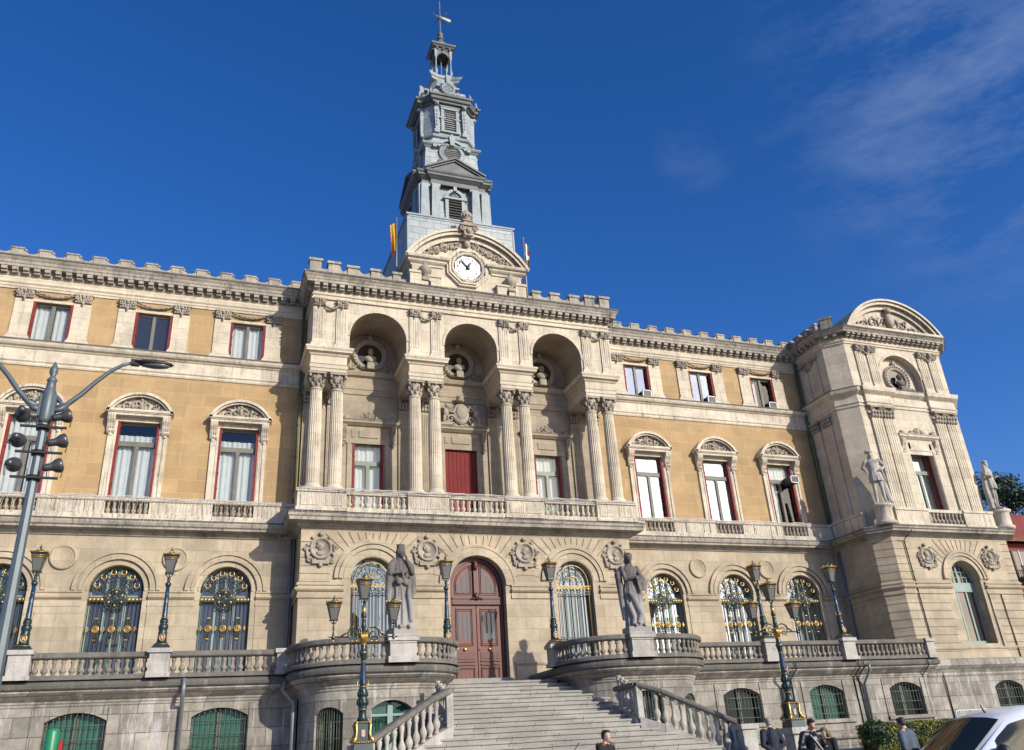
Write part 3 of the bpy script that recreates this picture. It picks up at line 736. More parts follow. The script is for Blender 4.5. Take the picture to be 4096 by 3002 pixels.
for b in (-7.5,-2.5,2.5,7.5):
    for s in (-.515,.515):
        p=(b+s,-.02,9.7)
        if first: colp.location=Vector((p[0],p[1],p[2]+G))*S; first=False
        else:
            c=colp.copy(); col.objects.link(c); c.location=Vector((p[0],p[1],p[2]+G))*S
            k=colp.children[0].copy(); col.objects.link(k); k.parent=c
# ground storey of the block
m=MB(); ops=[(0,1.4,.7,6.86,'arch',0)]+[(s*5.08,1.0,1.4,6.7,'arch',0) for s in (-1,1)]
wall(m,-XP,XP,.3,8.05,ops,flat(0),.6,seg=26)
for s in (-1,1): m.add([(s*XP,0,.3),(s*XP,YW+.1,.3),(s*XP,YW+.1,8.05),(s*XP,0,8.05)],[(0,1,2,3)])
wm=m; m=MB()
for cx,ri in ((0,2.0),(-5.08,1.85),(5.08,1.85)):
    cz=5.45 if cx==0 else 5.7
    voussoir_lines(m,cx,cz,ri,7.85,-.002,13 if cx==0 else 11,.165,xmax=2.2)
for k in range(7):
    z=5.55+.36*k
    for s in (-1,1):
        if z<7.7: m.tube([(s*(XP+.0),-.002,z),(s*(7.05 if z<6.5 else 7.3),-.002,z)],.016,4,0,smooth=False)
for s in (-1,1):
    for z in (5.95,6.35,6.75,7.25): m.tube([(s*(1.95 if z<6.8 else 2.3),-.002,z-.08),(s*2.2,-.002,z),(s*2.75,-.002,z),(s*(3.2 if z<6.6 else 3.0),-.002,z-.08)],.014,4,0,smooth=False)
wm.join(m,None,1); part(wm,'wall',[CREAM2,JOINT])
m=MB()
archband(m,0,5.45,1.42,1.82,-.07,0,n=30); archband(m,0,5.45,1.82,1.92,-.1,0,n=30)
for s in (-1,1):
    cx=s*5.08
    archband(m,cx,5.7,1.04,1.35,-.03,0,n=26); archband(m,cx,5.7,1.38,1.56,-.1,0,n=26); archband(m,cx,5.7,1.6,1.78,-.13,0,n=26)
PR=[(0,4.8),(.07,4.82),(.07,4.94),(.04,4.96),(.04,5.08),(.12,5.12),(.18,5.19),(.18,5.26),(.06,5.29),(.06,5.36),(.12,5.38),(.12,5.44),(.06,5.47),(.06,5.52),(0,5.52)]
m.mold([(-XP,YW),(-XP,0),(-6.42,0)],PR); m.mold([(6.42,0),(XP,0),(XP,YW)],PR)
m.mold([(-3.72,0),(-1.68,0)],PR); m.mold([(1.68,0),(3.72,0)],PR)
for a,b in ((-XP,-6.3),(-3.8,-1.72),(1.72,3.8),(6.3,XP)): m.mold([(a,0),(b,0)],[(0,1.74),(.05,1.76),(.09,1.84),(.06,1.9),(0,1.92)]); m.box(a,b,-.04,0,.3,1.74)
part(m,'impost_band',CREAM2)
m=MB()
for i,x in enumerate((-7.49,-2.48,2.48,7.49)): medallion(m,x,7.05,-.02,.92,i+3)
part(m,'portrait_medallion',CARVE)
for s in (-1,1): arched_window(s*5.08,1.0,1.4,6.7,.42,False,MINTFR,G_GLM)
# great door
m=MB(); yd=.5
fr=MB(); archband(fr,0,5.46,1.2,1.4,yd-.1,yd+.1,n=26)
for s in (-1,1): fr.box(min(s*1.2,s*1.4),max(s*1.2,s*1.4),yd-.1,yd+.1,.7,5.46)
fr.box(-1.2,1.2,yd-.14,yd+.06,4.62,4.92); fr.box(-1.2,1.2,yd-.18,yd-.1,4.86,4.95); fr.box(-1.2,1.2,yd-.17,yd-.1,4.6,4.66)
fr.box(-.1,.1,yd-.17,yd+.05,4.92,6.7); fr.ball((0,yd-.2,4.98),(.13,.1,.17),0,9,6); fr.ball((0,yd-.2,6.45),(.12,.1,.25),0,8,6)
for s in (-1,1): fr.tube([(0,yd-.18,4.85),(s*.2,yd-.18,4.9),(s*.3,yd-.16,4.82)],[.06,.05,.03],5)
door=part(fr,'main_door',DOORD)
def pointed(mb,x0,x1,z0,z1,y,mat): mb.add([(x0,y,z0+.07),((x0+x1)/2,y,z0),(x1,y,z0+.07),(x1,y,z1-.07),((x0+x1)/2,y,z1),(x0,y,z1-.07)],[(0,1,2,3,4,5)],mat)
for s in (-1,1):
    l=MB(); a,b=sorted((s*.02,s*1.2))
    l.box(a,b,yd-.04,yd+.05,.7,4.62); cx=s*.61
    def rail(x0,x1,z0,z1,t=.035,y=yd-.09,mt=1):
        for q in ((x0,x0+t,z0,z1),(x1-t,x1,z0,z1),(x0,x1,z1-t,z1),(x0,x1,z0,z0+t)): l.box(q[0],q[1],y,yd-.03,q[2],q[3],mt)
    rail(cx-.42,cx+.42,2.72,4.42); rail(cx-.36,cx+.36,2.8,4.34,.03,yd-.075); rail(cx-.46,cx+.46,.8,1.75); rail(cx-.4,cx+.4,.86,1.68,.025,yd-.07)
    l.box(cx-.48,cx+.48,yd-.1,yd-.03,1.84,1.92,1); l.box(cx-.48,cx+.48,yd-.1,yd-.03,2.0,2.06,1); l.box(cx-.46,cx+.46,yd-.07,yd-.03,2.12,2.42,1)
    for k in (-.2,0,.2): l.box(cx+k-.008,cx+k+.008,yd-.05,yd-.03,.9,1.64,1)
    d=l.build('door_leaf',[DOORW,DOORD],door)
    g=MB()
    for k in (-.22,0,.22): pointed(g,cx+k-.075,cx+k+.075,2.95,4.25,yd-.052,0)
    g.build('door_glass',G_DOOR,d)
    h=MB(); h.lathe([(.08,0),(.08,.04),(.04,.05),(0,.05)],(0,0,0),6,0,Matrix.Translation((cx,yd-.08,2.56))@Matrix.Rotation(PI/2,4,'X'))
    if s>0: h.ball((.12,yd-.12,2.56),.035,0,8,5)
    h.build('brass_knocker',GOLD,d)
    t=MB(); n=14
    pts=[(s*1.18*math.sin(PI/2*i/n),5.46+1.18*math.cos(PI/2*i/n)) for i in range(n+1)]
    poly=[(s*.1,4.95)]+[(s*.1,5.46+1.17)]+pts[1:]+[(s*1.18,4.95)]
    if s<0: poly=poly[::-1]
    t.prism(poly[::-1],yd-.04,yd+.05)
    for q in (0,1):                                     # curved panel mould
        o=.12+.07*q; pp=[(s*(.1+o),4.95+o)]+[(s*(max(.1+o,(1.18-o)*math.sin(PI/2*i/n))),5.46+(1.18-o)*math.cos(PI/2*i/n)) for i in range(1,n)]+[(s*(1.18-o),4.95+o)]
        t.tube([(x,yd-.05,z) for x,z in pp],.022,4,1,closed=True)
    td=t.build('fanlight_panel',[DOORW,DOORD],door)
    g=MB()
    for x,zt in ((.36,6.32),(.62,6.0),(.87,5.6)): pointed(g,s*x-.085,s*x+.085,5.14,zt,yd-.052,0)
    g.build('door_glass',G_DOOR,td)
# balcony slab
m=MB(); bp=[(-XP,YW),(-XP,0),(XP,0),(XP,YW)]
m.mold(bp,[(-.3,7.95),(.05,7.98),(.1,8.05),(.22,8.1),(.22,8.18),(.62,8.22),(.62,8.36),(.68,8.42),(.68,8.56),(.58,8.6),(.52,8.68),(-1.0,8.68)])
m.slab([(-XP-.3,-.3),(XP+.3,-.3),(XP+.3,YW+.2),(-XP-.3,YW+.2)],8.6,8.66); part(m,'balcony_slab',EAVE)
m=MB()
for b in (-7.5,-2.5,2.5,7.5):
    x0,x1=b-1.02,b+1.02; 
    if b<0 and b<-5: x0=-8.72
    if b>5: x1=8.72
    m.box(x0,x1,-.58,.5,8.66,9.6); m.box(x0-.05,x1+.05,-.66,.55,9.56,9.7); m.box(x0-.06,x1+.06,-.66,.5,8.66,8.82)
    m.box(x0+.15,x0+.95,-.61,-.58,8.92,9.45); m.box(x1-.95,x1-.15,-.61,-.58,8.92,9.45)
for b in (-5,0,5):
    m.box(b-1.46,b+1.46,-.56,-.26,9.5,9.68); m.box(b-1.46,b+1.46,-.58,-.24,8.66,8.86)
bb=part(m,'balcony_balustrade',TRIM)
for b in (-5,0,5): balusters(bb,[(b-1.3+.289*i,-.4,8.86) for i in range(10)],.64,1.05,TRIM)
# loggia interior
YB=2.1
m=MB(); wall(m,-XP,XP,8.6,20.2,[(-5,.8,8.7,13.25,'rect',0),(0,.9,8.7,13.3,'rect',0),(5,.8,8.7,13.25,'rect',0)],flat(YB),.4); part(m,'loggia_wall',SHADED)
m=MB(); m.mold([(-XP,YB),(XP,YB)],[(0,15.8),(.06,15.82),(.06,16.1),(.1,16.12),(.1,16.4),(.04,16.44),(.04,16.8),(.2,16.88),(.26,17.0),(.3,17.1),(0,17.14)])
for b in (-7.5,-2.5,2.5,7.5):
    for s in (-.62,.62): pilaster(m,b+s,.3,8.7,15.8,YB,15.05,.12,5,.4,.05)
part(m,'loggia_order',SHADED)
m=MB()
for b in (-7.5,-2.5,2.5,7.5):
    for s in (-.62,.62):
        x=b+s; m.box(x-.36,x+.36,YB-.3,YB,15.66,15.8)
        for r_ in (0,1):
            for i in range(4): m.ball((x-.24+.16*i+.0,YB-.18-.04*r_,15.18+.2*r_),(.09,.08,.12),0,6,4)
        for q in (-1,1): m.ball((x+q*.27,YB-.26,15.56),(.09,.09,.1),0,7,5)
part(m,'pilaster_capitals',CARVE)
def bust(mb,x,y,z,s=1.0,mat=0):
    mb.box(x-.2*s,x+.2*s,y-.2*s,y+.2*s,z-.5*s,z-.12*s,mat); mb.lathe([(.14*s,0),(.1*s,.1*s),(.16*s,.16*s)],(x,y,z-.14*s),10,mat)
    mb.ball((x,y,z+.2*s),(.36*s,.2*s,.2*s),mat,12,8); mb.ball((x,y-.04*s,z+.08*s),(.24*s,.17*s,.18*s),mat,10,6)
    mb.lathe([(.12*s,0),(.095*s,.14*s)],(x,y,z+.32*s),10,mat); mb.ball((x,y-.02*s,z+.6*s),(.155*s,.18*s,.21*s),mat,12,8)
    mb.ball((x,y-.2*s,z+.58*s),(.035*s,.05*s,.055*s),mat,6,4); mb.ball((x,y+.02*s,z+.67*s),(.17*s,.18*s,.17*s),mat,10,6); mb.ball((x,y-.14*s,z+.45*s),(.08*s,.07*s,.09*s),mat,8,5)
def roundel(x,y,z,r,seed,bustmat=CARVE):
    m=MB(); M=Matrix.Translation((x,y,z))@Matrix.Rotation(PI/2,4,'X')
    m.lathe([(r,0),(r,.12),(r*.92,.2),(r*.82,.17),(r*.78,.1),(r*.73,.16),(r*.68,.05),(r*.66,-.1)],(0,0,0),30,0,M)
    for k in range(28):
        a=2*PI*k/28; m.ball((x+r*.88*math.cos(a),y-.2,z+r*.88*math.sin(a)),(.06,.05,.06),0,5,4)
    rr=random.Random(seed)
    for s in (-1,1):
        spiral(m,x+s*r*.95,z-r*.72,y-.1,.2,1.3,s,.05); spiral(m,x+s*r*1.2,z-r*.9,y-.08,.14,1.2,-s,.045)
        for q in range(6): m.ball((x+s*r*rr.uniform(.85,1.3),y-.08,z-r*rr.uniform(.6,1.05)),(.08,.06,.07),0,6,4)
    m.ball((x,y-.14,z+r*1.08),(.2,.1,.16),0,8,5); m.ball((x,y-.14,z+r*1.22),(.1,.08,.1),0,7,5)
    o=part(m,'roundel_frame',CARVE)
    d=MB(); d.lathe([(r*.68,0),(0,0)],(0,0,0),24,0,Matrix.Translation((x,y-.02,z))@Matrix.Rotation(PI/2,4,'X')); d.build('niche_glass',G_DARK,o)
    b=MB(); bust(b,x,y-.28,z-.5,.95); b.build('bust',bustmat,o); return o
for i,x in enumerate((-5,0,5)): roundel(x,YB,18.2,.98,i)
for x in (-5,5):
    frame_window(x,.8,8.8,13.25,YB,'tall',frame=GREENFR,curtain=1,glass=G_CLEAR)
def flat_hood(x,y,hw,z0,name='window_hood',crest=True,ped=False):
    """straight hood on consoles with a panelled frieze and carved crest"""
    m=MB(); m.box(x-hw*.86,x+hw*.86,y-.08,y,z0-.95,z0); m.mold([(x-hw*.88,y),(x-hw*.88,y-.08),(x+hw*.88,y-.08),(x+hw*.88,y)],[(0,z0-.02),(.1,z0+.02),(.2,z0+.1),(.26,z0+.14),(.26,z0+.22),(.32,z0+.3),(0,z0+.32)])
    m.box(x-.5,x+.5,y-.13,y-.08,z0-.62,z0-.22)
    for s in (-1,1):
        console(m,x+s*hw*.86,.13,y-.02,z0-.95,z0,.3); m.box(x+s*hw*.66-.1,x+s*hw*.66+.1,y-.07,y,z0-5.6,z0-.95); m.box(min(x+s*.9,x+s*.74),max(x+s*.9,x+s*.74),y-.12,y,z0-.62,z0-.22)
    h=part(m,name,SHADED if y>1 else TRIM)
    r=MB(); foliage(r,x,z0+.3,.75,.5,y-.2,int(x*7)+1,.06)
    for s in (-1,1): r.ball((x+s*hw*.8,y-.2,z0+.42),(.16,.12,.16),0,7,5); spiral(r,x+s*hw*.8,z0+.46,y-.24,.16,1.1,s,.05)
    r.each('carved_crest',CARVE,h,.1); return h
for x in (-5,5): flat_hood(x,YB,1.5,14.0)
# central shuttered window with coat of arms
m=MB()
for k in range(8):
    x0=-.88+.22*k; m.box(x0+.012,x0+.208,YB+.1,YB+.16,8.8,13.25)
for k in range(70):
    z=8.95+.062*k
    for j in range(8): m.box(-.88+.22*j+.04,-.88+.22*j+.18,YB+.085,YB+.12,z,z+.022)
part(m,'red_folding_shutters',REDSH)
flat_hood(0,YB,1.5,14.0)
m=MB()
m.prism([(-1.35,14.32),(-1.1,14.5),(-.7,14.62),(-.5,14.36)],YB-.4,YB); m.prism([(.5,14.36),(.7,14.62),(1.1,14.5),(1.35,14.32)],YB-.4,YB)
m.ball((0,YB-.28,15.05),(.5,.2,.62),0,14,9); m.ball((0,YB-.42,15.1),(.34,.12,.42),0,10,7)
for s in (-1,1):
    spiral(m,s*.56,15.3,YB-.35,.22,1.3,s,.07); spiral(m,s*.6,14.72,YB-.35,.24,1.3,-s,.07)
    m.ball((s*.85,YB-.3,15.1),(.17,.14,.28),0,9,6); m.ball((s*.8,YB-.34,15.5),(.12,.12,.14),0,8,6); m.tube([(s*.8,YB-.3,15.25),(s*.6,YB-.42,15.35),(s*.45,YB-.4,15.5)],[.07,.06,.05],6); m.tube([(s*.9,YB-.3,14.9),(s*1.0,YB-.36,14.6),(s*.8,YB-.36,14.45)],[.1,.08,.05],6)
m.lathe([(.2,0),(.26,.12),(.2,.26),(.24,.3)],(0,YB-.3,15.72),12); 
for k in range(5): m.ball((-.22+.11*k,YB-.4,16.06),.055,0,6,4)
part(m,'coat_of_arms',CARVE)
# entablature blocks over each pair, running back as vault piers
EP=[(0,15.8),(0,15.98),(.04,16.0),(.04,16.18),(.08,16.22),(0,16.26),(0,16.66),(.06,16.7),(.1,16.78),(.24,16.84),(.24,16.92),(.3,17.02),(.3,17.1),(0,17.16)]
m=MB()
for b in (-7.5,-2.5,2.5,7.5):
    x0,x1=b-.9,b+.9
    if b<-5: x0=-XP
    if b>5: x1=XP
    pth=[(x0,YB),(x0,YP),(x1,YP),(x1,YB)]
    m.mold(pth,EP); m.slab([(x0,YP),(x1,YP),(x1,YB),(x0,YB)],15.8,15.82); m.slab([(x0-.1,YP-.1),(x1+.1,YP-.1),(x1+.1,YB),(x0-.1,YB)],17.08,17.14)
part(m,'entablature_block',CREAM)
m=MB(); wall(m,-XP,XP,17.12,20.0,[(x,1.48,17.12,19.46,'arch',0) for x in (-5.02,0,5.02)],flat(YP),YB-YP,0,1,seg=30)
for s in (-1,1): m.add([(s*XP,YP,17.1),(s*XP,YW+.2,17.1),(s*XP,YW+.2,20.1),(s*XP,YP,20.1)],[(0,1,2,3)])
for x in (-5.02,0,5.02): archband(m,x,17.98,1.47,1.6,YP-.05,YP,n=28)
part(m,'arcade_wall',[CREAM,SHADED])
m=MB(); mc=MB(); j=MB()
for b in (-7.5,-2.5,2.5,7.5):
    for s in (-.585,.585):
        pilaster(m,b+s,.3,17.14,19.9,YP,19.45,.08,4,.35,.08); ioncap(mc,b+s,.3,19.47,19.86,YP-.07)
    garland(mc,b-.42,b+.42,19.62,.3,YP-.16,.075,n=10)
part(m,'attic_pilasters',TRIM); part(mc,'scroll_capitals',CARVE)
m=MB(); cp_=[(-XP,YW),(-XP,YP),(XP,YP),(XP,YW)]
m.mold(cp_,[(-.2,19.88),(.1,19.9),(.1,19.98),(.04,20.0),(.04,20.12),(.1,20.16),(.1,20.2),(.02,20.22),(.02,20.42),(-.2,20.42)]); part(m,'frieze',CREAM)
m=MB()
m.mold(cp_,[(-.2,20.4),(.08,20.42),(.08,20.72),(.4,20.73),(.4,20.86),(.44,20.9),(.46,20.98),(.54,21.08),(.58,21.16),(.58,21.22),(-.6,21.26)])
modillions(m,-XP-.1,XP+.1,.43,YP-.37,YP-.05,20.46,20.73,.125)
for s in (-1,1): modillions(m,YP,YW-.5,.43,*( (-XP-.37,-XP-.05) if s<0 else (XP+.05,XP+.37)),20.46,20.73,.125,axis='y',at=s)
m.slab([(-XP,YP),(XP,YP),(XP,9),(-XP,9)],21.15,21.2)
part(m,'cornice',EAVE)
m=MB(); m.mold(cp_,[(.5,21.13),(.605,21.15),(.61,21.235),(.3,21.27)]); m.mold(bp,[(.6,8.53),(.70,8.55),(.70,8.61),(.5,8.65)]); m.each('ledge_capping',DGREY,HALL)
m=MB()
for s in (-1,1):
    lo,hi=sorted((s*8.6,s*3.55)); m.box(lo,hi,YP-.0,YP+.3,21.2,21.76)
    for c,w,h in ((8.38,.3,1.12),(7.42,.3,1.05),(6.42,.28,.94),(5.2,.26,.92),(4.05,.22,.9)):
        m.box(s*c-w,s*c+w,YP-.05,YP+.38,21.2,21.2+h-.14); m.box(s*c-w-.06,s*c+w+.06,YP-.12,YP+.42,21.2+h-.14,21.2+h)
    for a,b in ((7.12,6.7),(6.14,5.46),(4.94,4.27)):
        pts=[(s*(a+(b-a)*q/8),YP+.15,21.78+.26*abs(2*q/8-1)**2) for q in range(9)]; m.tube(pts,.06,5)
        pl=[(p[0],p[2]) for p in pts]; pl=(pl if s<0 else pl[::-1]); pl=[(pl[-1][0],21.5),(pl[0][0],21.5)]+pl; m.prism(pl if s<0 else pl,YP+.04,YP+.26)
        for q in (0,8): m.ball(pts[q],.1,0,7,5)
    m.box(min(s*XP,s*(XP-.3)),max(s*XP,s*(XP-.3)),YP,YW+1,21.2,21.7)
m.each('parapet',EAVE,HALL)
# ================================================================= clock gable
YG=-.35
m=MB(); m.box(-3.2,3.2,YG,1.2,21.2,23.1)
hw,rise=3.62,2.1; Rr=(hw*hw+rise*rise)/(2*rise); zc_=25.42-Rr; a0=math.asin(hw/Rr)
p=[((Rr-.1)*math.cos(a),zc_+(Rr-.1)*math.sin(a)) for a in [PI/2-a0+2*a0*i/24 for i in range(25)]]
m.prism([(-3.2,23.0),(3.2,23.0)]+[(x,max(z,23.0)) for x,z in p if abs(x)<3.25],YG,1.2)
for s in (-1,1):
    lo,hi=sorted((s*3.2,s*2.65)); m.box(lo,hi,YG-.1,YG,21.2,22.85)
    m.box(s*2.0-.34,s*2.0+.34,YG-.3,YG,21.2,22.0); m.box(s*2.0-.4,s*2.0+.4,YG-.36,YG,22.0,22.12); m.box(s*3.05-.32,s*3.05+.32,YG-.34,YG,21.2,22.15); m.box(s*3.05-.38,s*3.05+.38,YG-.4,YG,22.15,22.3)
    m.box(s*2.5-.3,s*2.5+.3,YG-.3,YG,21.2,21.75)
part(m,'clock_gable',CREAM)
GP=[(0,22.8),(.08,22.82),(.08,22.92),(.2,23.0),(.26,23.06),(.26,23.16),(.4,23.2),(.45,23.3),(.45,23.36),(0,23.38)]
m=MB()
m.mold([(-3.2,1.2),(-3.2,YG),(-1.5,YG),(-1.5,YG+.2)],GP); m.mold([(1.5,YG+.2),(1.5,YG),(3.2,YG),(3.2,1.2)],GP)
archband(m,0,zc_,Rr-.16,Rr,YG-.5,1.25,PI/2-a0,PI/2+a0,30); archband(m,0,zc_,Rr-.34,Rr-.16,YG-.4,1.0,PI/2-a0*.99,PI/2+a0*.99,30); archband(m,0,zc_,Rr-.62,Rr-.34,YG-.18,.5,PI/2-a0*.97,PI/2+a0*.97,30)
part(m,'curved_pediment',TRIM)
m=MB(); rg=random.Random(5)
for s in (-1,1):
    for k,(x,z,r) in enumerate(((.55,24.5,.22),(.95,24.35,.2),(1.35,24.22,.24),(1.75,24.0,.2),(2.1,23.85,.2),(2.45,23.68,.14))):
        spiral(m,s*x,z,YG-.1,r,1.3,s*(1 if k%2 else -1),.06,0,rg.uniform(0,6))
        for q in range(4): m.ball((s*(x+rg.uniform(-.2,.2)),YG-.1,z+rg.uniform(-.2,.16)),(.07,.07,.06),0,6,4)
m.ball((0,YG-.2,24.6),(.2,.16,.24),0,9,6); m.ball((0,YG-.3,24.55),(.08,.08,.08),0,6,4)
part(m,'carved_scrollwork',CARVE)
# clock: octagonal surround, dial, numerals, hands
ZK=23.05
m=MB()
def octo(r,cz=ZK,t=PI/8): return [(r*math.cos(t+i*PI/4),cz+r*math.sin(t+i*PI/4)) for i in range(8)]
def octring(mb,ro,ri,y0,y1):
    A=octo(ro);B=octo(ri)
    for i in range(8):
        j=(i+1)%8; mb.add([(x,y,z) for y in (y0,y1) for x,z in (A[i],A[j],B[j],B[i])],[(3,2,1,0),(0,1,5,4),(2,3,7,6)])
octring(m,1.32,1.16,YG-.16,YG); octring(m,1.2,1.08,YG-.24,YG); octring(m,1.12,.8,YG-.12,YG)
m.lathe([(.98,.06),(.98,.2),(.9,.24),(.84,.2),(.8,.06)],(0,0,0),36,0,Matrix.Translation((0,YG,ZK))@Matrix.Rotation(PI/2,4,'X'))
for k in range(36): a=2*PI*k/36; m.ball((.95*math.cos(a),YG-.22,ZK+.95*math.sin(a)),(.05,.04,.05),0,5,4)
ck=part(m,'clock',TRIM)
DIAL=paint('white_clock_dial',(.82,.83,.84),.35,var=.03); BLACK=paint('black_paint',(.012,.012,.012),.4)
m=MB(); m.lathe([(.84,0),(0,0)],(0,0,0),40,0,Matrix.Translation((0,YG-.12,ZK))@Matrix.Rotation(PI/2,4,'X')); m.build('clock_dial',DIAL,ck)
m=MB(); yk=YG-.135
def stroke(pts,w=.028): m.tube([(x,yk,z) for x,z in pts],w,4,0,flat=.3)
DG={'0':[[(-.5,-1),(-.5,1),(.5,1),(.5,-1),(-.5,-1)]],'1':[[(-.3,.6),(.1,1),(.1,-1)]],'2':[[(-.5,.6),(-.3,1),(.3,1),(.5,.6),(.45,.1),(-.5,-1),(.5,-1)]],'3':[[(-.5,.8),(0,1),(.5,.6),(0,.05),(.5,-.5),(0,-1),(-.5,-.8)]],
'4':[[(.2,-1),(.2,1),(-.55,-.35),(.5,-.35)]],'5':[[(.5,1),(-.4,1),(-.45,.15),(.1,.25),(.5,-.3),(.2,-1),(-.5,-.85)]],'6':[[(.4,1),(-.3,.4),(-.5,-.4),(-.2,-1),(.3,-1),(.5,-.4),(.1,.1),(-.4,-.15)]],
'7':[[(-.5,1),(.5,1),(-.1,-1)]],'8':[[(0,.05),(-.45,.5),(0,1),(.45,.5),(0,.05),(-.5,-.5),(0,-1),(.5,-.5),(0,.05)]],'9':[[(-.4,-1),(.3,-.4),(.5,.4),(.2,1),(-.3,1),(-.5,.4),(-.1,-.1),(.4,.15)]]}
for h in range(1,13):
    a=PI/2-h*PI/6; t=str(h); hx,hz=.6*math.cos(a),ZK+.6*math.sin(a); w=.048
    for q,c in enumerate(t):
        ox=hx+(q-(len(t)-1)/2)*.115
        for st in DG[c]: stroke([(ox+x*w,hz+z*.088) for x,z in st],.02)
for k in range(60):
    a=2*PI*k/60; r=.74 if k%5 else .72; stroke([(r*math.cos(a),ZK+r*math.sin(a)),(.79*math.cos(a),ZK+.79*math.sin(a))],.008 if k%5 else .014)
for k in range(40): a=2*PI*k/40; b=2*PI*(k+1)/40; stroke([(.81*math.cos(a),ZK+.81*math.sin(a)),(.81*math.cos(b),ZK+.81*math.sin(b))],.022)
m.build('clock_numerals',BLACK,ck)
m=MB(); yk=YG-.18
for ang,l,w in ((PI/2-2*PI*(53/60),.7,.05),(PI/2-2*PI*((12+53/60)/12),.42,.07)):
    c,s_=math.cos(ang),math.sin(ang); m.tube([(-c*.16,yk,ZK-s_*.16),(c*l*.55,yk,ZK+s_*l*.55),(c*l,yk,ZK+s_*l)],[w*.9,w,.012],6,0,flat=.3)
m.ball((0,yk,ZK),(.1,.04,.1),0,10,6); m.build('clock_hands',BLACK,ck)
# stone balls and crowning urn
for s in (-1,1):
    m=MB(); m.lathe([(.14,0),(.1,.08),(.3,.22),(.37,.42),(.34,.62),(.2,.78),(.1,.82),(.12,.88),(.05,.98),(.0,1.02)],(s*2.5,YG-.22,21.95),16); m.box(s*2.5-.2,s*2.5+.2,YG-.4,YG,21.75,21.95)
    part(m,'stone_ball',CARVE)
m=MB()
m.add([(x,y,z) for y in (YG-.62,YG) for x,z in ((-.36,25.55),(.36,25.55),(.24,24.95),(-.24,24.95))],[(3,2,1,0),(0,1,5,4),(1,2,6,5),(3,0,4,7),(2,3,7,6)])
m.box(-.5,.5,YG-.72,.3,25.55,25.68); 
for s in (-1,1): spiral(m,s*.38,25.4,YG-.62,.17,1.4,s,.07); spiral(m,s*.2,24.95,YG-.5,.12,1.2,-s,.05)
m.ball((0,YG-.66,25.25),(.16,.12,.2),0,9,6); m.box(-.24,.24,YG-.5,.0,25.68,26.0); m.box(-.3,.3,YG-.56,.06,25.98,26.05)
m.lathe([(.16,0),(.12,.06),(.3,.24),(.38,.42),(.36,.5),(.22,.56),(.28,.62),(.14,.66)],(0,YG-.25,26.03),14)
for k in range(14): a=2*PI*k/14; m.ball((.36*math.cos(a),YG-.25+.36*math.sin(a),26.4),(.05,.05,.12),0,5,4)
for k in range(9): a=2*PI*k/9; m.ball((.1*math.cos(a),YG-.25+.1*math.sin(a),26.76),(.07,.07,.1),0,6,4)
part(m,'crowning_urn',CARVE)
# ================================================================= zinc clock tower
TY=3.6
def sqp(w,d=None): d=d or w; return [(-w,TY-d),(w,TY-d),(w,TY+d),(-w,TY+d)]
def chp(w,c): return [(-w+c,TY-w),(w-c,TY-w),(w,TY-w+c),(w,TY+w-c),(w-c,TY+w),(-w+c,TY+w),(-w,TY+w-c),(-w,TY-w+c)]
def loft(mb,a,za,b,zb,cap=True):
    n=len(a); vs=[(x,y,za) for x,y in a]+[(x,y,zb) for x,y in b]
    fs=[(i,(i+1)%n,(i+1)%n+n,i+n) for i in range(n)]
    if cap: fs.append(tuple(range(n,2*n)))
    mb.add(vs,fs)
def tring(mb,poly,prof): mb.mold(poly,prof,closed=True)
def four(fn):                       # repeat a detail on the four faces of the tower
    out=MB(); fn(out)
    res=MB()
    for k in range(4): res.join(out,Matrix.Translation((0,TY,0))@Matrix.Rotation(k*PI/2,4,'Z')@Matrix.Translation((0,-TY,0)))
    return res
m=MB(); bp_=[(-3.25,.37),(3.25,.37),(3.25,13),(-3.25,13)]
m.slab(bp_,20.5,26.75); part(m,'tower_base',ZINC)
m=MB(); m.mold([(-3.25,13),(-3.25,.37),(3.25,.37),(3.25,13)],[(0,26.6),(.03,26.62),(.03,26.72),(.08,26.74),(.08,26.84),(-.6,27.0)]); m.slab(bp_,26.86,26.88)
m.box(-3.28,-3.2,.34,.42,20.5,26.7); m.box(3.2,3.28,.34,.42,20.5,26.7); part(m,'tower_base_coping',ZTRIM)
# stage 1: battered belfry with paired pilasters and pediments
m=MB(); loft(m,sqp(2.12),26.8,sqp(1.9),30.25); stg=part(m,'tower_stage',ZINC)
def s1(mb):
    for s in (-1,1):
        for x,w in ((1.25,.24),(1.88,.24)):
            y0=TY-2.12-.14-(0.1 if x<1.5 else 0); 
            mb.taper(s*x*1.02,TY-2.06-(.14 if x<1.5 else .02),26.9,29.95,w*1.25,.2,w*.9,.2); mb.box(s*x-w*1.35,s*x+w*1.35,y0-.08,y0+.5,26.85,27.35); mb.box(s*x*.98-w*1.15,s*x*.98+w*1.15,TY-2.2-(.1 if x<1.5 else 0),TY-1.8,29.85,30.05)
    for s in (-1,1): mb.box(s*.52-.1,s*.52+.1,TY-2.16,TY-1.9,26.9,29.3)
    archband(mb,0,29.3,.42,.62,TY-2.18,TY-1.9,n=14); mb.box(-.75,.75,TY-2.24,TY-1.9,29.14,29.28); mb.box(-.1,.1,TY-2.26,TY-1.9,29.75,30.15)
    for k in range(7): a=PI*(k+.5)/7; mb.tube([(.08*math.cos(a),TY-2.06,29.32+.08*math.sin(a)),(.36*math.cos(a),TY-2.06,29.32+.36*math.sin(a))],[.03,.05],5)
m=four(s1); m.build('tower_pilasters',ZTRIM,stg)
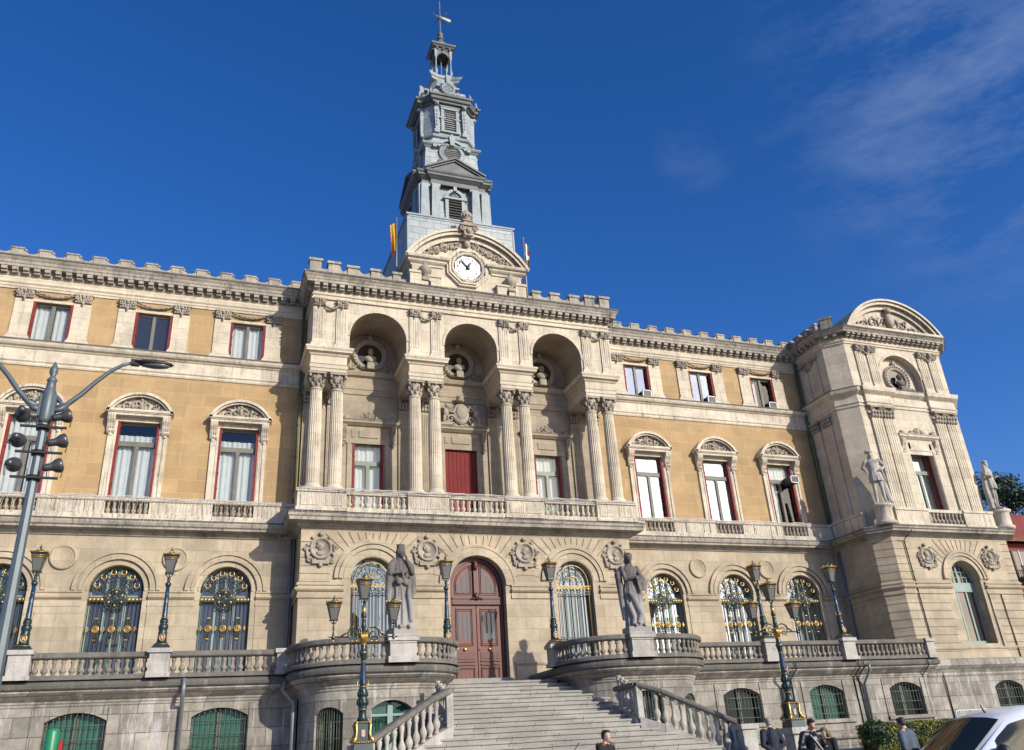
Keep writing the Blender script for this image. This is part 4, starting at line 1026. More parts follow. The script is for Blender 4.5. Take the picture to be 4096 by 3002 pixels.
def louvre(name,hw,z0,z1,y,n,stagep):
    def fn(mb): mb.box(-hw,hw,y+.06,y+.1,z0,z1)
    d=four(fn); d.each('dark_opening',DARK,stagep)
    def fs(mb):
        for k in range(n):
            z=z0+(z1-z0)*(k+.5)/n; mb.add([(-hw,y-.03,z-.03),(hw,y-.03,z-.03),(hw,y+.05,z+.03),(-hw,y+.05,z+.03),(-hw,y-.03,z-.06),(hw,y-.03,z-.06)],[(0,1,2,3),(4,5,1,0),(4,3,2,5)])
    four(fs).build(name,LOUV,stagep)
louvre('louvre',.41,26.95,29.15,TY-2.13,11,stg)
m=MB(); CPR=[(0,30.05),(.08,30.08),(.08,30.2),(.02,30.24),(.02,30.42),(.14,30.5),(.22,30.56),(.3,30.6),(.3,30.72),(.38,30.8),(.42,30.9),(0,31.0)]
brk=[]
for (sx,sy) in ((-1,-1),(1,-1),(1,1),(-1,1)): pass
def brkpoly(w,o,a):    # square plan whose central part breaks forward
    q=[(-w,-w),(-a,-w),(-a,-w-o),(a,-w-o),(a,-w)]
    out=[]
    for k in range(4):
        c,s=[(1,0),(0,1),(-1,0),(0,-1)][k]
        out+=[(x*c-y*s,TY+x*s+y*c) for x,y in q]
    return out
tring(m,brkpoly(2.02,.16,1.5),CPR); m.slab(sqp(1.95),30.2,31.0)
def pedi(mb):
    yy=TY-2.18
    mb.prism([(-1.75,30.98),(1.75,30.98),(0,31.85)],yy-.2,yy+.6)
    for s in (-1,1):
        for o,t,dz in ((.42,.12,.0),(.32,.08,-.12)): 
            mb.add([(x,y,z) for y in (yy-o,yy+.5) for x,z in ((s*1.95,30.98+dz),(0,31.98+dz),(0,31.98+dz+t),(s*1.95,30.98+dz+t))],[(0,1,2,3) if s<0 else (3,2,1,0),(3,2,6,7),(0,1,5,4),(0,3,7,4)])
m.join(four(pedi)); m.build('tower_cornice',ZDARK,stg)
# stage 2: square drum with round louvred oculi
m=MB(); loft(m,sqp(1.83),30.9,sqp(1.66),33.5); stg=part(m,'tower_stage',ZINC)
m=MB(); 
tring(m,sqp(1.68),[(0,33.3),(.06,33.34),(.1,33.4),(.2,33.46),(.26,33.54),(.26,33.6),(.0,33.66)])
m.slab(sqp(1.75),33.5,33.62)
def oc(mb):
    yy=TY-1.72; M=Matrix.Translation((0,yy,33.0))@Matrix.Rotation(PI/2,4,'X')
    mb.lathe([(.86,-.1),(.86,.1),(.76,.14),(.7,.1),(.66,.16),(.58,.16),(.54,.05),(.5,-.04)],(0,0,0),26,0,M)
    archband(mb,0,33.0,.88,1.08,yy-.22,yy+.3,PI*.12,PI*.88,18)
    for s in (-1,1): mb.box(min(s*1.0,s*1.25),max(s*1.0,s*1.25),yy-.2,yy+.3,33.28,33.5); spiral(mb,s*.78,32.35,yy-.06,.16,1.2,s,.06)
    mb.taper(0,yy-.15,33.5,34.25,.13,.16,.22,.2); mb.ball((0,yy-.15,34.38),.14,0,8,6)
    mb.lathe([(.02,0),(.2,.1),(.3,.24),(.28,.32),(.1,.36)],(0,yy-.1,31.98),12); mb.ball((0,yy-.1,32.42),(.34,.16,.14),0,8,5)
m.join(four(oc)); m.build('tower_cornice',ZTRIM,stg)
def ocs(mb):
    yy=TY-1.72; mb.lathe([(.55,0),(0,0)],(0,0,0),20,0,Matrix.Translation((0,yy-.01,33.0))@Matrix.Rotation(PI/2,4,'X'))
four(ocs).each('dark_opening',DARK,stg)
def ocl(mb):
    yy=TY-1.72
    for k in range(7):
        z=-.45+.15*k; w=math.sqrt(max(0,.53**2-z*z)); mb.box(-w,w,yy-.06,yy-.02,33.0+z-.045,33.0+z+.045)
four(ocl).build('louvre',LOUV,stg)
# stage 3: chamfered belfry
m=MB(); loft(m,chp(1.72,.3),33.6,chp(1.6,.5),34.3,False); loft(m,chp(1.6,.5),34.3,chp(1.62,.55),37.3); stg=part(m,'tower_stage',ZINC)
m=MB(); tring(m,chp(1.64,.5),[(0,34.25),(.1,34.3),(.14,34.4),(.1,34.5),(.02,34.56),(0,34.6)])
def s3(mb):
    yy=TY-1.62
    for s in (-1,1):
        x=s*.93; mb.box(x-.16,x+.16,yy-.2,yy,34.6,34.85); mb.taper(x,yy-.1,34.85,36.4,.09,.1,.15,.12); mb.box(x-.17,x+.17,yy-.24,yy,36.4,36.52); mb.box(x-.14,x+.14,yy-.2,yy,36.52,36.8)
        mb.box(s*.5-.1,s*.5+.1,yy-.1,yy,34.9,36.85); mb.box(s*.5-.2,s*.5+.2,yy-.12,yy,35.9,36.0); mb.ball((x,yy-.28,36.9),(.12,.18,.15),0,8,6); mb.box(x-.12,x+.12,yy-.34,yy,36.8,37.05)
        for q in range(5): mb.ball((x,yy-.22,35.2+.28*q),(.06,.05,.09),0,5,4)
    mb.box(-.62,.62,yy-.14,yy,36.68,36.86); mb.box(-.72,.72,yy-.18,yy,36.86,36.93); mb.box(-.64,.64,yy-.14,yy,34.78,34.88)
m.join(four(s3)); m.build('tower_pilasters',ZTRIM,stg)
louvre('louvre',.4,34.9,36.68,TY-1.66,10,stg)
C3=[(0,37.0),(.1,37.04),(.1,37.16),(.22,37.2),(.26,37.28),(.26,37.38),(.36,37.42),(.4,37.54),(0,37.66)]
def brk3(w,c,o,a):
    q=[(-w,-w+c),(-w+c,-w),(-a,-w),(-a,-w-o),(a,-w-o),(a,-w),(w-c,-w)]; out=[]
    for k in range(4):
        c_,s_=[(1,0),(0,1),(-1,0),(0,-1)][k]; out+=[(x*c_-y*s_,TY+x*s_+y*c_) for x,y in (q[1:])]
    return out
m=MB(); tring(m,brk3(1.62,.5,.22,1.12-.02),C3); m.slab(chp(1.85,.5),37.2,37.62); m.build('tower_cornice',ZDARK,stg)
def fin(mb):
    for s in (-1,1): mb.lathe([(.12,0),(.12,.1),(.05,.16),(.1,.3),(.05,.42),(0,.6)],(s*1.35,TY-1.95,37.6),8); mb.lathe([(.1,0),(.04,.14),(.08,.24),(0,.5)],(s*1.15,TY-1.3,38.2),8)
four(fin).build('tower_finial',ZTRIM,stg)
# stage 4: concave collar with small oculi
m=MB(); pr=[(1.6,37.6),(1.52,38.05),(1.34,38.5),(1.12,39.0),(.95,39.55),(.84,40.1)]
for (a,za),(b,zb) in zip(pr[:-1],pr[1:]): loft(m,chp(a,.35),za,chp(b,.3),zb)
stg=part(m,'tower_stage',ZTRIM)
m=MB(); q=[(-.78,-.78),(-.5,-.68),(.5,-.68)]; pl=[]
for k in range(4):
    c_,s_=[(1,0),(0,1),(-1,0),(0,-1)][k]; pl+=[(x*c_-y*s_,TY+x*s_+y*c_) for x,y in q]
m.mold(pl,[(0,40.0),(.1,40.05),(.12,40.2),(.2,40.3),(.24,40.45),(.1,40.5),(-.1,40.75),(-.2,40.8)],closed=True); m.slab([(x*.9,TY+(y-TY)*.9) for x,y in pl],40.1,40.78)
def oc4(mb):
    yy=TY-1.42; M=Matrix.Translation((0,yy,38.75))@Matrix.Rotation(PI/2,4,'X')
    mb.lathe([(.5,-.5),(.5,.08),(.42,.14),(.36,.08),(.33,.02),(0,.02)],(0,0,0),20,0,M); mb.taper(0,yy,39.15,39.85,.1,.15,.18,.2)
    for s in (-1,1): spiral(mb,s*.58,38.25,yy,.19,1.2,s,.06); mb.box(min(s*.5,s*.8),max(s*.5,s*.8),yy,yy+.4,38.95,39.08)
    for k in range(5):
        z=-.26+.13*k; w=math.sqrt(.33**2-z*z); mb.box(-w,w,yy-.06,yy,38.75+z-.03,38.75+z+.03)
m.join(four(oc4)); m.build('tower_oculus',ZTRIM,stg)
# open lantern
m=MB(); 
def lcol(mb):
    x,y=-.53,TY-.53
    mb.lathe([(.11,40.78),(.11,40.86),(.07,40.9),(.12,41.05),(.14,41.2),(.08,41.4),(.065,41.5),(.055,42.3),(.1,42.42),(.07,42.5)],(x,y,0),10)
    mb.box(x-.09,x+.09,y-.09,y+.09,42.45,43.15)
m=four(lcol); m.tube([(0,TY,40.78),(0,TY,43.1)],.035,6)
ln=part(m,'lantern_columns',ZTRIM)
m=MB()
def larch(mb):
    yy=TY-.56; cz=42.55; r=.36
    for i in range(12):
        a=PI*i/12; b=PI*(i+1)/12
        ra=r*(1+.12*math.sin(3*a)**2)
        mb.add([(r*math.cos(a),yy,cz+r*math.sin(a)),(r*math.cos(b),yy,cz+r*math.sin(b)),(r*math.cos(b)*1.5,yy,43.2),(r*math.cos(a)*1.5,yy,43.2)],[(3,2,1,0)])
        mb.add([(r*math.cos(a),yy+.08,cz+r*math.sin(a)),(r*math.cos(b),yy+.08,cz+r*math.sin(b)),(r*math.cos(b)*1.5,yy+.08,43.2),(r*math.cos(a)*1.5,yy+.08,43.2)],[(0,1,2,3)])
        mb.add([(r*math.cos(a),yy,cz+r*math.sin(a)),(r*math.cos(b),yy,cz+r*math.sin(b)),(r*math.cos(b),yy+.08,cz+r*math.sin(b)),(r*math.cos(a),yy+.08,cz+r*math.sin(a))],[(0,1,2,3)])
    mb.box(-.07,.07,yy-.06,yy+.06,42.85,43.15)
    for k in (-.45,0,.45): mb.box(k-.06,k+.06,yy-.16,yy,43.15,43.3)
m=four(larch); m.box(-.6,.6,TY-.6,TY+.6,43.15,43.32); m.mold(sqp(.62),[(0,43.3),(.1,43.32),(.16,43.4),(.24,43.46),(.26,43.56),(0,43.66)],closed=True); m.box(-.7,.7,TY-.7,TY+.7,43.4,43.6)
m.lathe([(.62,43.6),(.6,43.8),(.5,44.1),(.34,44.35),(.2,44.5),(.16,44.7)],(0,TY,0),16); part(m,'lantern_roof',ZDARK)
m=MB(); m.lathe([(.17,44.7),(.25,44.75),(.25,44.85),(.14,44.95),(.16,45.1),(.22,45.2),(.16,45.4),(.1,45.5),(.06,45.7),(.05,46.7),(.045,48.6),(0,48.65)],(0,TY,0),10)
for z in (45.9,46.2,46.5,47.4,47.8,48.1): m.ball((0,TY,z),.075,0,7,5)
m.ball((0,TY,46.85),.16,0,8,6)
for a in (.5,.5+PI/2,.5+PI,.5+1.5*PI): 
    m.tube([(0,TY,46.85),(.62*math.cos(a),TY+.62*math.sin(a),46.85)],.022,5); m.tube([(.62*math.cos(a),TY+.62*math.sin(a),46.72),(.62*math.cos(a),TY+.62*math.sin(a),46.98)],.022,5)
sp_=part(m,'spire',ZDARK)
m=MB(); m.prism([(0,46.98),(.68,46.72),(.82,46.78),(.82,46.94),(.7,47.0),(0,47.12)],TY-.02,TY+.02,0); m.tube([(0,TY,47.05),(-.5,TY,47.12)],.02,5); m.build('weather_vane',TRIM,sp_)
# ================================================================= right-hand pavilion
PX0,PX1,PYF=23.6,33.3,-1.6; PC=28.55; CH=.95
def pavpath(o=0,ch=CH,x0=PX0,x1=PX1,y=PYF): return [(x0-o,6),(x0-o,y-o+ch),(x0-o+ch,y-o),(x1+o-ch,y-o),(x1+o,y-o+ch),(x1+o,12)]
gy=-1.92; gx0=23.35; gx1=33.6
m=MB(); wall(m,gx0+.75,gx1-.75,1.1,8.1,[(PC+.25,1.06,2.1,6.7,'arch',0)],flat(gy),.75,0,seg=26)
gp=[(gx0,6),(gx0,gy+.75),(gx0+.75,gy)]; gp2=[(gx1-.75,gy),(gx1,gy+.75),(gx1,12)]
for P_ in (gp,gp2): m.mold(P_,[(0,1.1),(0,8.1)],cap=False)
wm=m
full=[(gx0,6),(gx0,gy+.75),(gx0+.75,gy),(gx1-.75,gy),(gx1,gy+.75),(gx1,12)]
m=MB()
for k in range(16):
    z=1.3+.43*k
    if 4.7<z<5.6: continue
    if z<4.8: m.mold([(gx0,gy+.9),(gx0,gy+.75),(gx0+.75,gy),(PC-1.4,gy)],[(-.02,z-.016),(.006,z-.016),(.006,z+.016),(-.02,z+.016)]); m.mold([(PC+1.9,gy),(gx1-.75,gy),(gx1,gy+.75),(gx1,6)],[(-.02,z-.016),(.006,z-.016),(.006,z+.016),(-.02,z+.016)])
    elif z<7.9: m.mold([(gx0,gy+.9),(gx0,gy+.75),(gx0+.75,gy),(25.2,gy)],[(-.02,z-.016),(.006,z-.016),(.006,z+.016),(-.02,z+.016)]); m.mold([(32.2,gy),(gx1-.75,gy),(gx1,gy+.75),(gx1,6)],[(-.02,z-.016),(.006,z-.016),(.006,z+.016),(-.02,z+.016)])
voussoir_lines(m,PC+.25,5.64,1.75,7.9,gy-.003,13,.165,xmax=2.0); wm.join(m,None,1); part(wm,'pavilion_wall',[CREAM2,JOINT])
m=MB(); cx=PC+.25
archband(m,cx,5.64,1.08,1.3,gy-.04,gy,n=26); archband(m,cx,5.64,1.34,1.5,gy-.1,gy,n=26); archband(m,cx,5.64,1.52,1.68,gy-.14,gy,n=26)
for P_ in ([(gx0,6),(gx0,gy+.75),(gx0+.75,gy),(cx-1.3,gy)],[(cx+1.3,gy),(gx1-.75,gy),(gx1,gy+.75),(gx1,12)]): m.mold(P_,PR)
m.mold(full,[(0,1.8),(.05,1.82),(.08,1.9),(.05,1.96),(0,1.98)]); part(m,'impost_band',CREAM2)
for i,s in enumerate((-1,1)):
    m=MB(); medallion(m,PC+s*2.4+(.15),6.95,gy-.02,.85,i+11); part(m,'portrait_medallion',CARVE)
# ground floor window of the pavilion
fr=MB(); yy=gy+.6; sp=5.64; hw=1.06; archband(fr,cx,sp,hw-.12,hw,yy-.05,yy+.06,n=22)
for x in (-hw+.06,-.35,.35,hw-.06): fr.box(cx+x-.06,cx+x+.06,yy-.04,yy+.05,2.1,sp-.3)
fr.box(cx-hw,cx+hw,yy-.08,yy+.05,sp-.62,sp-.1); fr.box(cx-.05,cx+.05,yy-.06,yy+.05,sp-.1,6.66); fr.box(cx-hw,cx+hw,yy-.05,yy+.04,2.1,2.3)
for k in (-.65,-.35,.35,.65): fr.box(cx+k-.025,cx+k+.025,yy-.03,yy+.03,sp-.1,sp+math.sqrt(hw*hw-k*k)-.05)
for z in (.2,.5): fr.box(cx-hw*.93,cx+hw*.93,yy-.03,yy+.03,sp+z,sp+z+.04)
w_=part(fr,'arched_window',MINTFR); g=MB(); halfdisc(g,cx,sp,hw-.02,2.12,yy+.02); g.build('glass',G_GL,w_)
g=MB(); g.box(cx-hw+.02,cx-hw+.06,gy+.1,yy,2.1,4.9); g.build('shutter',REDSH,w_)
# balcony course
m=MB(); m.mold(full,[(-.2,8.0),(.05,8.02),(.1,8.1),(.22,8.14),(.22,8.2),(.5,8.24),(.5,8.34),(.58,8.4),(.6,8.54),(.5,8.62),(-.5,8.7)]); m.slab([(PX0,PYF+1),(PX0+1,PYF),(PX1-1,PYF),(PX1,PYF+1),(PX1,5),(PX0,5)],8.5,8.66); part(m,'balcony_cornice',EAVE)
m=MB(); yb=-2.1
for a,b in ((24.75,27.2),(29.9,32.2)):
    m.box(a,b,yb,PYF+.1,8.62,9.55); m.box(a-.03,b+.03,yb-.06,PYF,9.55,9.7); m.box(a-.03,b+.03,yb-.05,PYF,8.62,8.8)
m.box(27.2,29.9,yb+.03,yb+.33,9.5,9.68); m.box(27.2,29.9,yb,yb+.33,8.62,8.82)
m.mold([(23.3,5),(23.3,-.9)],[(-.25,8.62),(.0,8.62),(.0,9.5),(.07,9.52),(.07,9.66),(-.25,9.7)])
for k in range(5): m.box(23.24,23.3,-.6+k*.62,-.25+k*.62,8.75,9.45)
bpv=part(m,'balcony_balustrade',TRIM); balusters(bpv,[(27.38+.293*i,yb+.17,8.82) for i in range(9)],.68,1.15,CARVE)
PED=[]
for x in (23.95,32.95):
    m=MB(); m.lathe([(.60,0),(.60,.16),(.52,.22),(.48,.3),(.48,.95),(.54,1.0),(.62,1.06),(.62,1.16)],(x,-2.0,8.62),20); part(m,'statue_pedestal',TRIM)
# first floor body
m=MB(); wall(m,PX0+CH,PX1-CH,8.6,17.3,[(PC-.05,.93,9.0,13.55,'rect',0)],flat(PYF),.75)
for P_ in ([(PX0,6),(PX0,PYF+CH),(PX0+CH,PYF)],[(PX1-CH,PYF),(PX1,PYF+CH),(PX1,12)]): m.mold(P_,[(0,8.6),(0,21.0)],cap=False)
wall(m,PX0+CH,PX1-CH,17.3,21.0,[(PC,1.62,17.3,20.1,'arch',0)],flat(PYF),.45,seg=28); m.box(PC-1.8,PC+1.8,PYF+.44,PYF+.5,17.2,20.3)
part(m,'pavilion_wall',CREAM)
frame_window(PC-.05,.93,9.0,13.55,PYF+.45,'tall',frame=GREENFR,curtain=1,glass=G_SKY); flat_hood(PC-.05,PYF+.12,1.5,14.25)
m=MB()
px=[-3.0,-2.08,2.08,3.0]
for x in px:
    pilaster(m,PC+x,.4,8.7,16.5,PYF,15.5,.14,4,1.0,.05)
    pilaster(m,PC+x,.36,17.45,20.6,PYF,20.05,.1,4,.35,.08)
for y in (.35,1.4):                                   # pilasters on the shaded side
    m.box(PX0-.1,PX0,y-.35,y+.35,9.7,15.5); m.box(PX0-.08,PX0,y-.33,y+.33,17.5,20.0)
part(m,'pavilion_pilasters',CREAM)
m=MB()
for x in px:
    x+=PC
    m.box(x-.47,x+.47,PYF-.34,PYF,16.12,16.25)
    for r_ in (0,1):
        for i in range(4): m.ball((x-.33+.22*i,PYF-.2-.05*r_,15.6+.24*r_),(.12,.1,.14),0,6,4)
    for q in (-1,1): spiral(m,x+q*.32,15.98,PYF-.28,.14,1.3,q,.05)
    ioncap(m,x,.34,20.08,20.5,PYF-.08)
for x in (-2.54,2.54): garland(m,PC+x-.35,PC+x+.35,20.22,.3,PYF-.16,.07,n=10)
for y in (.35,1.4):
    for r_ in (0,1):
        for i in range(4): m.ball((PX0-.14-.05*r_,y-.3+.2*i,15.6+.24*r_),(.1,.11,.14),0,6,4)
    m.box(PX0-.25,PX0,y-.42,y+.42,16.0,16.15)
    for i in range(4): m.ball((PX0-.12,y-.3+.2*i,20.2),(.1,.12,.14),0,6,4)
garlandpts=[(PX0-.15,.35+1.05*i/8,20.0-.3*4*(i/8)*(1-i/8)) for i in range(9)]; m.tube(garlandpts,.07,6)
part(m,'capitals_and_garlands',CARVE)
pth=pavpath()
m=MB(); m.mold(pth,[(0,16.24),(.06,16.26),(.06,16.42),(.12,16.46),(.12,16.56),(.04,16.6),(.04,17.0),(.1,17.05),(.2,17.12),(.3,17.2),(.34,17.36),(.34,17.44),(0,17.5)])
for s in (-1,1):                                       # the order breaks forward over its pairs
    a,b=sorted((PC+s*1.6,PC+s*3.5)); m.mold([(a,PYF),(a,PYF-.16),(b,PYF-.16),(b,PYF)],[(0,16.24),(.06,16.26),(.06,16.42),(.12,16.46),(.12,16.56),(.04,16.6),(.04,17.0),(.1,17.05),(.2,17.12),(.3,17.2),(.34,17.38),(.34,17.46),(0,17.52)])
part(m,'string_course',TRIM)
m=MB(); m.mold(pth,[(0,20.55),(.08,20.58),(.08,20.68),(.14,20.72),(.14,20.78),(.06,20.8),(.06,20.98),(0,21.0)]); part(m,'frieze',CREAM)
m=MB(); m.mold(pth,[(-.2,20.95),(.1,20.98),(.1,21.22),(.46,21.23),(.46,21.34),(.52,21.4),(.62,21.5),(.62,21.56),(-.6,21.6)])
modillions(m,PX0+CH,PX1-CH,.42,PYF-.43,PYF-.06,21.0,21.23,.12); modillions(m,PYF+CH,YW-.6,.42,PX0-.43,PX0-.06,21.0,21.23,.12,axis='y',at=-1)
for k in (.3,.7):
    x,y=PX0+CH*k,PYF+CH*(1-k); m.join(MB().box(-.12,.12,-.4,-.05,21.02,21.23),Matrix.Translation((x,y,0))@Matrix.Rotation(-PI/4,4,'Z'))
m.slab([(PX0,6),(PX0,PYF+CH),(PX0+CH,PYF),(PX1-CH,PYF),(PX1,PYF+CH),(PX1,8),(30,8)],21.4,21.5); part(m,'cornice',EAVE)
archm=MB()
archband(archm,PC,18.48,1.62,1.78,PYF-.05,PYF,n=28); part(archm,'arch_moulding',TRIM)
roundel(PC,PYF+.44,18.55,1.02,21,STAT)
# curved pediment of the pavilion
hw,rise=3.95,2.35; Rr=(hw*hw+rise*rise)/(2*rise); zc_=21.56+rise-Rr+.05; a0=math.asin(hw/Rr)
m=MB()
archband(m,PC,zc_,Rr-.14,Rr,PYF-.68,3.5,PI/2-a0,PI/2+a0,34); archband(m,PC,zc_,Rr-.34,Rr-.14,PYF-.55,3,PI/2-a0*.99,PI/2+a0*.99,34); archband(m,PC,zc_,Rr-.62,Rr-.34,PYF-.3,3,PI/2-a0*.97,PI/2+a0*.97,34)
p=[(PC+(Rr-.5)*math.cos(a),zc_+(Rr-.5)*math.sin(a)) for a in [PI/2-a0*.93+2*a0*.93*i/20 for i in range(21)]]
m.prism([(PC-hw*.9,21.56),(PC+hw*.9,21.56)]+p,PYF-.1,3); m.box(PC-hw,PC+hw,PYF-.66,3,21.56,21.72)
cp2=part(m,'curved_pediment',TRIM)
m=MB(); foliage(m,PC,21.78,3.0,1.35,PYF-.16,77,.075); m.ball((PC,PYF-.35,22.55),(.34,.22,.5),0,10,7); m.lathe([(.18,0),(.24,.14),(.16,.3)],(PC,PYF-.4,23.05),10)
for k in range(5): m.ball((PC-.2+.1*k,PYF-.45,23.42),.06,0,5,4)
m.build('carved_relief',CARVE,cp2)
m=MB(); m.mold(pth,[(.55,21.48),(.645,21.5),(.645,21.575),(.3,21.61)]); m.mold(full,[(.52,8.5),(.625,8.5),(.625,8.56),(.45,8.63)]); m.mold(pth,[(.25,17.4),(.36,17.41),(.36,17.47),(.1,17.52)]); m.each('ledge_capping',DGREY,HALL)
m=MB()
for i in range(7):                                     # merlons returning along the side
    y=-.75+i*.85+.2; m.box(PX0-.25,PX0+.15,y-.25,y+.25,21.55,22.15); m.box(PX0-.3,PX0+.2,y-.3,y+.3,22.15,22.27)
m.box(PX0-.2,PX0+.1,-.8,6,21.55,21.85)
M=Matrix.Translation((PX0+.45,PYF+.55,0))@Matrix.Rotation(-PI/4,4,'Z'); m.join(MB().box(-.35,.35,-.25,.15,21.5,22.4).box(-.4,.4,-.3,.2,22.4,22.55),M)
m.each('parapet',EAVE,HALL)
# basement of the pavilion and plinth of the whole front
m=MB(); wall(m,gx0+.55,gx1+.2,-3.9,1.15,[(PC+1.0,1.0,-1.35,.15,'seg',.3)],flat(gy-.12),.35,step=50); m.mold([(gx0,6),(gx0,gy+.5),(gx0+.55,gy-.12)],[(0,-3.9),(0,1.15)],cap=False); m.mold([(gx1+.2,gy-.12),(gx1+.2,12)],[(0,-3.9),(0,1.15)],cap=False)
part(m,'basement_wall',GREY)
PAVBASE=True
m=MB(); m.mold([(gx0,6),(gx0,gy+.63),(gx0+.75,gy-.12),(gx1+.2,gy-.12),(gx1+.2,12)],[(0,.4),(.04,.45),(.08,.52),(.04,.6),(.1,.68),(.3,.9),(.36,.96),(.36,1.25),(.2,1.32),(-.3,1.36)]); part(m,'plinth_cornice',GREY)
# drainpipes and the dark cable
def pipe(pts,r,mat,name='drainpipe',par=None):
    m=MB(); m.tube(pts,r,8)
    for a,b in zip(pts[:-1],pts[1:]):
        if abs(a[2]-b[2])>2:
            k=int(abs(a[2]-b[2])/1.6)
            for i in range(1,k): 
                z=a[2]+(b[2]-a[2])*i/k; x=a[0]+(b[0]-a[0])*i/k; m.lathe([(r*1.3,-.05),(r*1.3,.05)],(x,a[1],z),8)
    return m.build(name,mat,par or HALL)
pipe([(-8.62,1.95,20.6),(-8.62,1.95,8.7)],.07,GPIPE); pipe([(-8.62,1.85,7.9),(-8.62,1.85,1.2)],.07,PIPE)
pipe([(23.42,1.9,20.6),(23.42,1.9,8.7)],.08,GPIPE); pipe([(23.2,1.6,7.9),(23.2,1.6,1.4)],.08,PIPE)
pipe([(8.6,.9,16),(8.6,.9,8.8)],.06,GPIPE)
m=MB(); m.tube([(24.9,-2.75,8.2),(24.9,gy-.08,7.8),(25.1,gy-.06,1.3),(25.1,gy-.2,.4),(25.15,gy-.16,-1.9)],.035,5); part(m,'black_cable',BLACK)
m=MB(); m.tube([(31.1,gy-.05,4.8),(31.2,gy-.05,1.3)],.03,5); m.tube([(PC+1.6,gy-.05,4.8),(PC+1.65,gy-.05,1.9)],.03,5); part(m,'black_cable',BLACK)
# body of the building behind the parapets
ROOF=paint('dark_roof',(.12,.11,.1),.8)
m=MB(); m.box(-26,23.5,YW+.3,13,20.8,21.3); m.box(-26,-25.6,YW+.02,13,-3.9,21.3); m.box(-26,33,12.9,13.1,-3.9,21.3); m.box(-26,33,YW+1.6,YW+1.7,-3.9,20.8); m.box(-26,33,2.9,13,8.1,8.3);m.box(-26,33,2.9,13,16.6,16.8); part(m,'roof_and_rear_body',ROOF)
# ================================================================= terraces either side of the stair
TYF=-2.95
def terrace_path(s):
    """plan line of the balustrade from the lamp by the door round the bastion and along the wing (right-hand side)"""
    p=[(2.46,-.02),(2.46,-3.0),(2.46,-3.75)]
    p+=[(4.7-2.24*math.cos(a),-3.75-2.25*math.sin(a)) for a in [PI/2*i/12 for i in range(1,13)]]
    p+=[(6.6+2.3*math.sin(a),-3.7-2.3*math.cos(a)) for a in [PI/2*i/12 for i in range(0,13)]]
    p+=[(8.9,TYF)]
    return p
def pathmap(path):
    P=[Vector(q) for q in path]; L_=[0]
    for a,b in zip(P[:-1],P[1:]): L_.append(L_[-1]+(b-a).length)
    def at(s):
        s=min(max(s,0),L_[-1]-1e-6)
        for i in range(len(P)-1):
            if s<=L_[i+1]:
                t=(s-L_[i])/max(1e-9,L_[i+1]-L_[i]); d=(P[i+1]-P[i]).normalized(); return P[i].lerp(P[i+1],t),Vector((d.y,-d.x))
        return P[-1],Vector((0,-1))
    return at,L_[-1]
def offset(path,o):
    at=[];n=len(path);P=[Vector(q) for q in path]; N_=[]
    for i in range(n-1):
        d=(P[i+1]-P[i]).normalized(); N_.append(Vector((d.y,-d.x)))
    for i in range(n):
        m=(N_[max(i-1,0)]+N_[min(i,n-2)]); m.normalize(); m/=max(.4,m.dot(N_[min(i,n-2)])); q=P[i]+m*o; at.append((q.x,q.y))
    return at
def grille_window(parent,P,cs,hw,zb,zt,rise,depth,frame,name='barred_window',shade=None):
    fr=MB()
    def pt(s,z,d): return P(s,z,d)
    Rr=(hw*hw+rise*rise)/(2*rise); top=lambda x:zt-Rr+math.sqrt(Rr*Rr-x*x)
    def strip(x0,x1,z0,z1,d,mb,fn=None):
        a,b,c,e=pt(cs+x0,z0,d),pt(cs+x1,z0,d),pt(cs+x1,z1 if not fn else fn(x1),d),pt(cs+x0,z1 if not fn else fn(x0),d); mb.add([a,b,c,e],[(0,1,2,3)])
    for x in (-hw+.05,-.06,.06,hw-.05):
        fr.tube([pt(cs+x,zb,depth-.05),pt(cs+x,top(x)-.02,depth-.05)],.05,4,smooth=False)
    fr.tube([pt(cs+x,top(x)-.03,depth-.05) for x in [-hw+2*hw*i/8 for i in range(9)]],.05,4)
    w=fr.build(name,frame,parent)
    g=MB(); n=8
    for i in range(n):
        a=-hw+2*hw*i/n; b=a+2*hw/n; strip(a,b,zb,0,depth-.01,g,top)
    g.build('glass',shade or G_DARK,w)
    ir=MB()
    for i in range(11):
        x=-hw*.92+hw*1.84*i/10; ir.tube([pt(cs+x,zb+.02,.12),pt(cs+x,top(x)-.1,.12)],.016,4); ir.add([],[])
        p=pt(cs+x,top(x)-.08,.12); ir.ball(p,(.028,.028,.05),0,5,3)
    for z in (zb+.25,zb+(zt-zb)*.42,zb+(zt-zb)*.72): ir.tube([pt(cs-hw+2*hw*i/4,z,.12) for i in range(5)],.018,4)
    ir.build('iron_bars',IRONG,w); return w
IRONG=paint('green_grey_iron',(.10,.115,.085),.5,.2)
G_GREEN=pane('green_shuttered_glass',.03,base=(.02,.095,.065),mx_=.4); G_BLACK=pane('black_glass',.015,base=(.008,.012,.010),mx_=.2)
